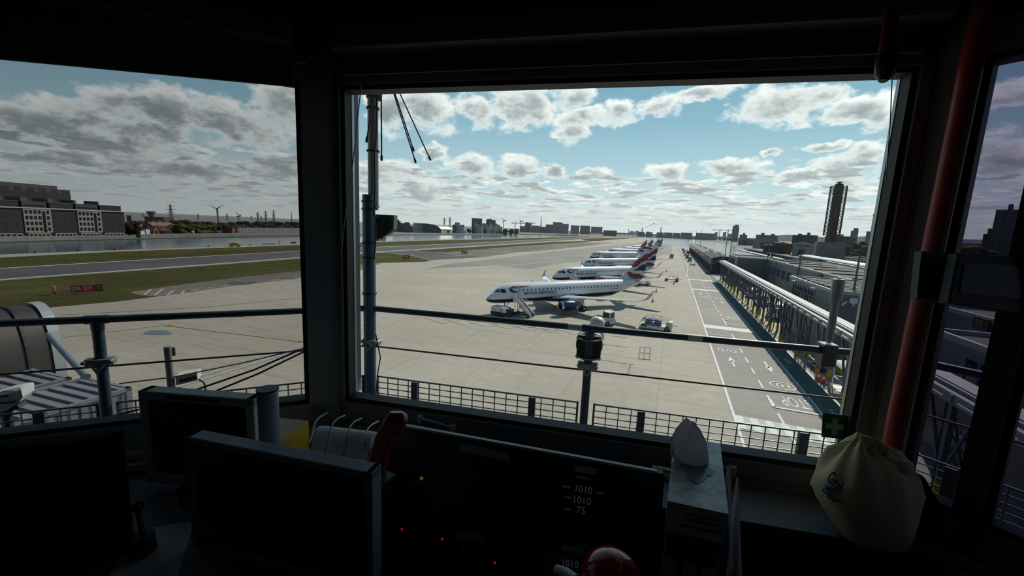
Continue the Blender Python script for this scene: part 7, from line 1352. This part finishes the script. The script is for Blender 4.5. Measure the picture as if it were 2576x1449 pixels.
for i in range(3):
    a = FL_ + u_ * (w3 * i + .004) + v_ * .02; b = FL_ + u_ * (w3 * (i + 1) - .004) + v_ * .02; t = thing('binder', ('leftmost of the three dark binders under the tissue box', 'middle one of the three dark binders under the tissue box', 'rightmost of the three dark binders under the tissue box')[i], 'binder', (a + b) / 2 - _Z * .4, group='binders under the tissue box'); L3 = v_ * .23
    p = [a - _Z * (hb + .36), b - _Z * (hb + .36), b + L3 - _Z * (hb + .36), a + L3 - _Z * (hb + .36)]; mb = MB(); mb.prism(p[::1], _Z * .358); mb.build('cover', BND[i], t, bevel=.003); mb = MB(); c = (a + b) / 2 - v_ * .002 - _Z * (hb + .12); mb.prism([c - u_ * .012 - _Z * .05, c + u_ * .012 - _Z * .05, c + u_ * .012 + _Z * .05, c - u_ * .012 + _Z * .05], v_ * .003); mb.build('spine_label', LBL, t)
P5 = [AT(1831, 1215, .86), AT(1858, 1370, .80), AT(1846, 1385, .80), AT(1815, 1350, .82)]; o1 = FR_ + u_ * .012 - _Z * .03; mb = MB(); mb.prism([o1 - v_ * .01 - _Z * .34, o1 + v_ * .2 - _Z * .34, o1 + v_ * .2 + _Z * .02, o1 - v_ * .01 - _Z * .07], u_ * .006); mb.prism([o1 + u_ * .02 - v_ * .02 - _Z * .34, o1 + u_ * .02 + v_ * .19 - _Z * .34, o1 + u_ * .02 + v_ * .19 - _Z * .0, o1 + u_ * .02 - v_ * .02 - _Z * .1], u_ * .004); tag(mb.build('document_wallet', mat('wallet_white', (.8, .8, .86), .5)), 'white open document wallet standing right of the binders', 'folder')
# right cabinet with the yellow grab bag
zc2 = -.86; ca, cb2 = E(1842, 1303, zc2), E(2368, 1392, zc2); u2 = (cb2 - ca).normalized(); n2 = V((-u2.y, u2.x, 0)); L2 = (cb2 - ca).length; t = thing('side_cabinet', 'low dark navy cabinet under the right end of the front window', 'cabinet', (ca + cb2) / 2 - _Z * .79); a0 = ca - u2 * .25
mb = MB(); mb.prism([p - _Z * .79 for p in (a0, cb2, cb2 + n2 * .2, a0 + n2 * .13)], _Z * .77); mb.build('body', mat('cabinet_navy', (.02, .022, .04), .6), t); mb = MB(); mb.prism([p - _Z * .02 for p in (a0 - n2 * .006, cb2 - n2 * .006 + u2 * .01, cb2 + n2 * .2, a0 + n2 * .13)], _Z * .02); mb.build('top', mat('cabinet_top', (.10, .10, .11), .45), t)
GB = mat('grab_bag_yellow', (.8, .64, .35), .65, bump=(18, .5, .01)); bc = E(2190, 1340, zc2); zax = V((0, 0, 1)); rnd = random.Random(5); t = thing('grab_bag', 'crumpled pale yellow bag printed Grab Bag on the right hand cabinet', 'bag', bc)
rw = [(0, (2128, 1352), (2262, 1362), .07), (.12, (2108, 1325), (2268, 1335), .09), (.3, (2075, 1268), (2282, 1290), .105), (.5, (2057, 1232), (2290, 1235), .11), (.7, (2075, 1190), (2287, 1185), .095), (.85, (2095, 1150), (2275, 1155), .075), (.95, (2120, 1125), (2240, 1140), .05), (1, (2150, 1108), (2200, 1120), .02)]
dB = (bc - CAM).dot(FW) - .03; rings = []
for k, l, r_, dp_ in rw:
    a, b = AT(*l, dB), AT(*r_, dB); c = (a + b) / 2; h_ = (b - a) / 2; ring = []
    for i in range(40):
        th = 2 * math.pi * i / 40; cs, sn = math.cos(th), math.sin(th); f = 1 + (1 - .85 * math.exp(-((th - 3.93) / .75) ** 2)) * (.10 * math.sin(5 * th + 7 * k) + .07 * math.sin(9 * th - 11 * k) + .05 * math.sin(14 * th + 4 * k)) * min(1, k * 2.2); cr = math.copysign(abs(cs) ** .75, cs); sr = math.copysign(abs(sn) ** .8, sn)
        ring.append(c + h_ * (cr * (.9 + .1 * f)) + FW * (dp_ * .8 * sr * f) + UP * ((.016 * math.sin(3 * th + 9 * k) + .01 * math.sin(8 * th)) * (k > .3)))
    rings.append(ring)
mb = MB(); mb.loft(rings); bag = mb.build('sack', GB, t); sv = [v.copy() for v in mb.v]; sfc = [f for f in mb.f]
mb = MB(); c = AT(2255, 1165, dB - .03); mb.lathe([(.004, .018), (.03, .02), (.038, 0), (.03, -.03)], c, (UP * .9 + RT * .3 - FW * .2), 16); mb.build('knot', GB, t)
from mathutils.bvhtree import BVHTree
bvh = BVHTree.FromPolygons(sv, sfc); BT = mat('bag_lettering_blue', (.03, .045, .2), .6)
def bag_text(txt, p0, p1, perp, nm):
    tv, tf, tw, th_ = text_mesh(txt, 1.0, bold=.02); d = V((p1[0] - p0[0], p1[1] - p0[1])); out = []
    for v in tv:
        s = v.x / tw; q = v.y / th_; x = p0[0] + d.x * s + perp[0] * q; y = p0[1] + d.y * s + perp[1] * q; dr = ray(x, y).normalized(); hit = bvh.ray_cast(CAM, dr); out.append((hit[0] - dr * .012) if hit[0] is not None else AT(x, y, dB - .1))
    mb = MB(); mb.add(out, tf); return mb.build(nm, BT, t)
bag_text('Grab', (2078, 1207), (2112, 1247), (17, -25), 'lettering'); bag_text('Bag', (2064, 1238), (2091, 1277), (16, -23), 'lettering')
# dark case behind the bag
cc = E(2330, 1330, zc2); t = thing('equipment_case', 'black equipment case with grey clasps behind the yellow bag', 'case', cc); mb = MB(); P6 = [AT(x, y, 1.22) for x, y in ((2272, 1330), (2365, 1345), (2385, 1292), (2330, 1200), (2290, 1180))]; mb.prism(P6, FW * .14); mb.build('shell', R_BLACK, t, bevel=.01); mb = MB()
for pts in (((2292, 1218), (2306, 1262), (2335, 1275)), ((2315, 1225), (2330, 1262), (2345, 1258)), ((2345, 1285), (2362, 1300), (2378, 1312)), ((2300, 1250), (2320, 1275), (2350, 1290))): mb.tube([AT(x, y, 1.212) for x, y in pts], .005, 6)
mb.build('clasp', mat('clasp_grey', (.16, .17, .18), .4, .3), t)
# first aid sign on the glass
sA = [PL(x, y, C1 - FF[2] * -.028, FF[2]) for x, y in ((2066, 1098), (2128, 1106), (2131, 1046), (2070, 1038))]; t = thing('first_aid_sign', 'green sign with a white cross stuck on the lower right of the front window', 'sign', (sA[0] + sA[1]) / 2); mb = MB(); mb.prism(sA, FF[2] * -.002); mb.build('panel', thinmat('sign_green', (.03, .2, .07), .45), t)
def bi(s, q): a = sA[0].lerp(sA[1], s); b = sA[3].lerp(sA[2], s); return a.lerp(b, q) - FF[2] * .004
mb = MB(); mb.quad(bi(.39, .14), bi(.61, .14), bi(.61, .86), bi(.39, .86)); mb.quad(bi(.14, .39), bi(.39, .39), bi(.39, .61), bi(.14, .61)); mb.quad(bi(.61, .39), bi(.86, .39), bi(.86, .61), bi(.61, .61)); mb.build('cross', thinmat('cross_white', (.75, .76, .76), .4), t)
# monitor and plate at right window
P7 = [AT(x, y, 1.12) for x, y in ((2318, 632), (2412, 636), (2386, 764), (2306, 752))]; mb = MB(); mb.prism(P7, FW * .02); tag(mb.build('mount_plate', mat('plate_grey', (.12, .14, .145), .5, bump=(60, .15, .003))), 'grey mounting plate behind the red pole', 'plate')
t = thing('side_display', 'black framed display panel in the right hand window beside the grey plate', 'monitor', AT(2500, 780, 1.05)); fr_ = [AT(x, y, 1.06) for x, y in ((2412, 637), (2640, 650), (2625, 798), (2386, 764))]; mb = MB(); mb.prism(fr_, FW * .03); mb.build('bezel', R_BLACK, t, bevel=.004); mb = MB(); mb.prism([AT(x, y, 1.057) for x, y in ((2428, 662), (2575, 670), (2570, 752), (2416, 736))], FW * .002); mb.build('screen', mat('screen_grey_green', (.03, .033, .03), .3), t); mb = MB(); mb.bar(AT(2400, 700, 1.10), AT(2500, 710, 1.10), .03, .03); mb.build('arm', R_BLACK, t)
# desk foreground at lower left: papers, microphone, cables
def dpoly(px, z, th=.003): return [E(x, y, DZ + z) for x, y in px], th
P8, th_ = dpoly(((266, 1466), (345, 1335), (488, 1312), (445, 1466)), .001); mb = MB(); mb.prism(P8, _Z * th_); tag(mb.build('paper_sheet', mat('paper_grey', (.7, .73, .76), .6, noise=(12, .25))), 'printed paper sheet on the desk under the black microphone', 'paper')
c = E(362, 1385, DZ + .01); t = thing('microphone', 'black desk microphone with a slim neck standing on the paper', 'microphone', c); mb = MB(); top = AT(345, 1275, (c - CAM).dot(FW) + .03); mb.tube([c + _Z * .05, c.lerp(top, .5) + _Z * .03, top], .006, 8); mb.build('neck', R_BLACK, t); mb = MB(); mb.cyl(c, c + _Z * .05, .03, .026, 16); mb.build('base', R_BLACK, t); mb = MB(); mb.ball(top, .016, 10); mb.build('head', R_BLACK, t)
mb = MB(); mb.tube([E(443, 1252, DZ + .03), E(448, 1275, DZ + .03), E(460, 1295, DZ + .02), E(492, 1305, DZ + .02)], .005, 8); tag(mb.build('white_cable', mat('cable_pale', (.2, .2, .19), .5)), 'pale curved cable end on the desk below the beige monitor', 'cable')
for i, (pts, m_, lb) in enumerate(((((40, 1080), (75, 1083), (95, 1100), (110, 1120)), mat('cable_yellow', (.3, .22, .05), .5), 'yellow cable bent over the left sill'), (((60, 1078), (90, 1080), (125, 1095), (150, 1120)), R_BLACK, 'black cable bent over the left sill beside the yellow one'))):
    mb = MB(); mb.tube([AT(x, y, 1.55 - .03 * k) for k, (x, y) in enumerate(pts)], .009, 8); tag(mb.build('sill_cable', m_), lb, 'cable')
# ------------------------------------------------------------------ sky, sun, view
HAZE = 6.5e-5
w = bpy.data.worlds.new('sky'); SC.world = w; w.use_nodes = True; nt = w.node_tree; N = NT(nt); bg = nt.nodes['Background']
D0 = N.n('ShaderNodeTexCoord').outputs['Generated']; D_ = N.vm('NORMALIZE', D0)
sp = N.n('ShaderNodeSeparateXYZ'); N.put(sp.inputs[0], D_); dz = sp.outputs[2]
SUN_AZ, SUN_EL = R(15), R(40); sd = V((math.sin(SUN_AZ) * math.cos(SUN_EL), math.cos(SUN_AZ) * math.cos(SUN_EL), math.sin(SUN_EL)))
near = N.ramp(N.vm('DOT_PRODUCT', D_, tuple(sd), 1), -.2, 1.0)
elev = N.n('ShaderNodeValToRGB'); N.put(elev.inputs[0], dz); cr = elev.color_ramp
cr.elements[0].position = 0; cr.elements[0].color = (.66, .74, .73, 1); cr.elements[1].position = 1; cr.elements[1].color = (.035, .09, .20, 1)
for p, c in ((.06, (.52, .63, .64)), (.14, (.34, .50, .56)), (.24, (.20, .37, .46)), (.38, (.115, .255, .37)), (.6, (.06, .15, .27))): e = cr.elements.new(p); e.color = (*c, 1)
gain = N.math('ADD', N.math('MULTIPLY', near, .62), .62)
blue = N.vm('SCALE', elev.outputs[0]); nt.nodes[-1].inputs['Scale'].default_value = 1; N.put(nt.nodes[-1].inputs['Scale'], gain)
# warped lookups for the clouds
wn = N.noise(N.vm('MULTIPLY', D_, (9, 9, 16)), 1.0, 4, .6, out=1); wv = N.vm('SCALE', N.vm('SUBTRACT', wn, (.5, .5, .5))); nt.nodes[-1].inputs['Scale'].default_value = .075
Dw = N.vm('ADD', D_, wv)
det = N.noise(N.vm('MULTIPLY', D_, (17, 17, 30)), 1.0, 9, .66)
det2 = N.noise(N.vm('ADD', N.vm('MULTIPLY', D_, (17, 17, 30)), (.2, .3, .8)), 1.0, 7, .6)
CL = [(180, 318, 185, 62), (390, 275, 130, 62), (560, 300, 150, 55), (745, 262, 85, 75), (480, 425, 200, 38), (730, 425, 90, 45), (150, 402, 130, 22), (300, 330, 160, 40),
      (1065, 275, 85, 65), (985, 270, 60, 65), (1200, 270, 55, 45), (1310, 258, 95, 60), (1430, 235, 70, 32), (1480, 292, 105, 30), (1430, 330, 50, 24), (1560, 275, 45, 28), (1650, 265, 55, 28), (1770, 240, 85, 20), (1840, 196, 48, 20), (1960, 268, 115, 46), (2050, 240, 70, 30), (2140, 275, 80, 32), (2205, 290, 40, 60),
      (1190, 415, 55, 34), (1300, 425, 60, 27), (1100, 387, 32, 18), (1390, 432, 35, 18), (1485, 436, 50, 16), (1680, 430, 60, 25), (1840, 425, 90, 22), (2065, 380, 48, 14), (1945, 388, 24, 12), (2150, 425, 75, 30), (2190, 388, 55, 24), (2010, 445, 70, 16), (2525, 240, 75, 38), (2500, 395, 130, 60), (960, 430, 90, 30), (1060, 470, 110, 25)]
best = None; bestlow = None
for x, y, rx, ry in CL:
    c = ray(x, y).normalized(); e1 = V((-c.y, c.x, 0)).normalized(); e1 = -e1 if e1.dot(RT) < 0 else e1; e2 = c.cross(e1); e2 = -e2 if e2.z < 0 else e2
    fx = (rx * 1.12) / FPX * c.dot(FW); fy = (ry * 1.15) / FPX * c.dot(FW)
    u = N.vm('DOT_PRODUCT', Dw, tuple(e1 / fx), 1); v = N.vm('DOT_PRODUCT', Dw, tuple(e2 / fy), 1)
    d2 = N.math('MULTIPLY_ADD', u, u, N.math('MULTIPLY', v, v))
    q = N.math('MULTIPLY_ADD', v, .55, d2)                        # heavier towards the base
    best = d2 if best is None else N.math('MINIMUM', best, d2); bestlow = q if bestlow is None else N.math('MINIMUM', bestlow, q)
f_el = N.math('SUBTRACT', 1.0, best)                             # 1 at a cloud centre, 0 at its rim
# broken cloud deck towards the horizon, laid out on a flat layer overhead
hl = N.math('SQRT', N.math('ADD', N.math('MULTIPLY', sp.outputs[0], sp.outputs[0]), N.math('MULTIPLY', sp.outputs[1], sp.outputs[1])))
k_ = N.math('DIVIDE', 4.6, N.math('MULTIPLY', N.math('MAXIMUM', hl, .05), N.math('ADD', N.math('MAXIMUM', dz, 0.0), .10)))
cx = N.n('ShaderNodeCombineXYZ'); N.put(cx.inputs[0], N.math('MULTIPLY', sp.outputs[0], k_)); N.put(cx.inputs[1], N.math('MULTIPLY', sp.outputs[1], k_)); N.put(cx.inputs[2], N.math('MULTIPLY', N.math('LOGARITHM', N.math('ADD', N.math('MAXIMUM', dz, 0.0), .05), 2.718), 6.5))
pl = cx.outputs[0]; deck = N.noise(pl, .62, 8, .56, dist=.15); deck2 = N.noise(N.vm('ADD', pl, (.1, .15, .55)), .62, 8, .56, dist=.15)
lowband = N.math('MULTIPLY', N.ramp(dz, .20, .10), N.ramp(dz, -.01, .03))
f_dk = N.math('SUBTRACT', N.math('MULTIPLY', N.math('SUBTRACT', deck, .455), 9.0), N.math('MULTIPLY', N.math('SUBTRACT', 1.0, lowband), 3.0))
outside = N.math('SUBTRACT', N.math('MULTIPLY', N.math('SUBTRACT', deck, .55), 4.0), N.math('MULTIPLY', N.ramp(dz, .46, .40), 9.0))   # a few clouds high overhead, out of the window
nz = N.math('MULTIPLY', N.math('SUBTRACT', det, .5), 3.4)
dens = N.math('MAXIMUM', N.math('MAXIMUM', N.math('ADD', f_el, nz), N.math('ADD', f_dk, N.math('MULTIPLY', nz, .35))), outside)
alpha = N.ramp(dens, -.05, .75)
thick = N.math('ADD', N.math('MULTIPLY', N.math('SUBTRACT', .95, bestlow), .85), N.math('MULTIPLY', N.math('SUBTRACT', det2, .45), 1.6))
thick = N.math('MULTIPLY', N.ramp(N.math('ADD', thick, N.math('MULTIPLY', N.math('SUBTRACT', 1.0, near), .35)), .05, 1.2), N.ramp(dens, .15, 1.2))
thick_d = N.math('MULTIPLY', N.ramp(deck2, .44, .60), N.ramp(f_dk, .05, .7))
thick = N.math('MAXIMUM', thick, N.math('MULTIPLY', thick_d, .85))
lit = N.mix(near, (.5, .53, .51), (.95, .98, .93)); shade = N.mix(near, (.105, .13, .145), (.30, .35, .37))
cl = N.mix(thick, lit, shade)
haze = N.ramp(dz, .10, .0); hz_c = N.mix(near, (.36, .42, .43), (.84, .9, .88)); cl = N.mix(N.math('MULTIPLY', haze, .6), cl, hz_c)
col = N.mix(N.math('MULTIPLY', alpha, .97), blue, cl)
col = N.mix(N.ramp(dz, .0, -.03), col, (.12, .12, .11))
nt.links.new(col, bg.inputs[0]); bg.inputs[1].default_value = 1.0
sl = bpy.data.lights.new('sun', 'SUN'); so = bpy.data.objects.new('sun', sl); COL.objects.link(so); sl.energy = 3.6; sl.angle = R(.6); sl.color = (1.0, .93, .82)
so.rotation_euler = (-sd).to_track_quat('-Z', 'Y').to_euler(); so.location = (0, 0, 120)
try: w.cycles.sampling_method = 'MANUAL'; w.cycles.sample_map_resolution = 512
except Exception: pass
hz = bpy.data.materials.new('air_haze'); hz.use_nodes = True; hn = hz.node_tree; hn.nodes.clear(); ho = hn.nodes.new('ShaderNodeOutputMaterial'); hv = hn.nodes.new('ShaderNodeVolumeScatter'); hv.inputs['Color'].default_value = (.9, .96, 1, 1); hv.inputs['Density'].default_value = HAZE; hv.inputs['Anisotropy'].default_value = .1; hn.links.new(hv.outputs[0], ho.inputs['Volume'])
if HAZE > 0:
    mb = MB(); mb.bb((-5500, 160, -.2), (5500, 8000, 260)); o_ = mb.build('haze', hz, org=(0, 0, 0)); o_['kind'] = 'stuff'; tag(o_, 'thin bluish haze hanging over the distant docks and skyline', 'haze')
vs_ = SC.view_settings; vs_.view_transform = 'Standard'; vs_.look = 'None'; vs_.gamma = 1; vs_.use_curve_mapping = False; vs_.exposure = 0.22
cy = SC.cycles; cy.max_bounces = 8; cy.transparent_max_bounces = 16; cy.caustics_reflective = False; cy.caustics_refractive = False; cy.sample_clamp_indirect = 4.0
for p_ in protos + TREES:
    if p_.location.z < -40 or p_.get('label') in ('-', 'parked car'):
        for ch in [x for x in list(bpy.data.objects) if x.parent == p_]: bpy.data.objects.remove(ch)
        bpy.data.objects.remove(p_)
for o_ in bpy.data.objects:
    for k_ in ('_o', 'solo'):
        if k_ in o_: del o_[k_]
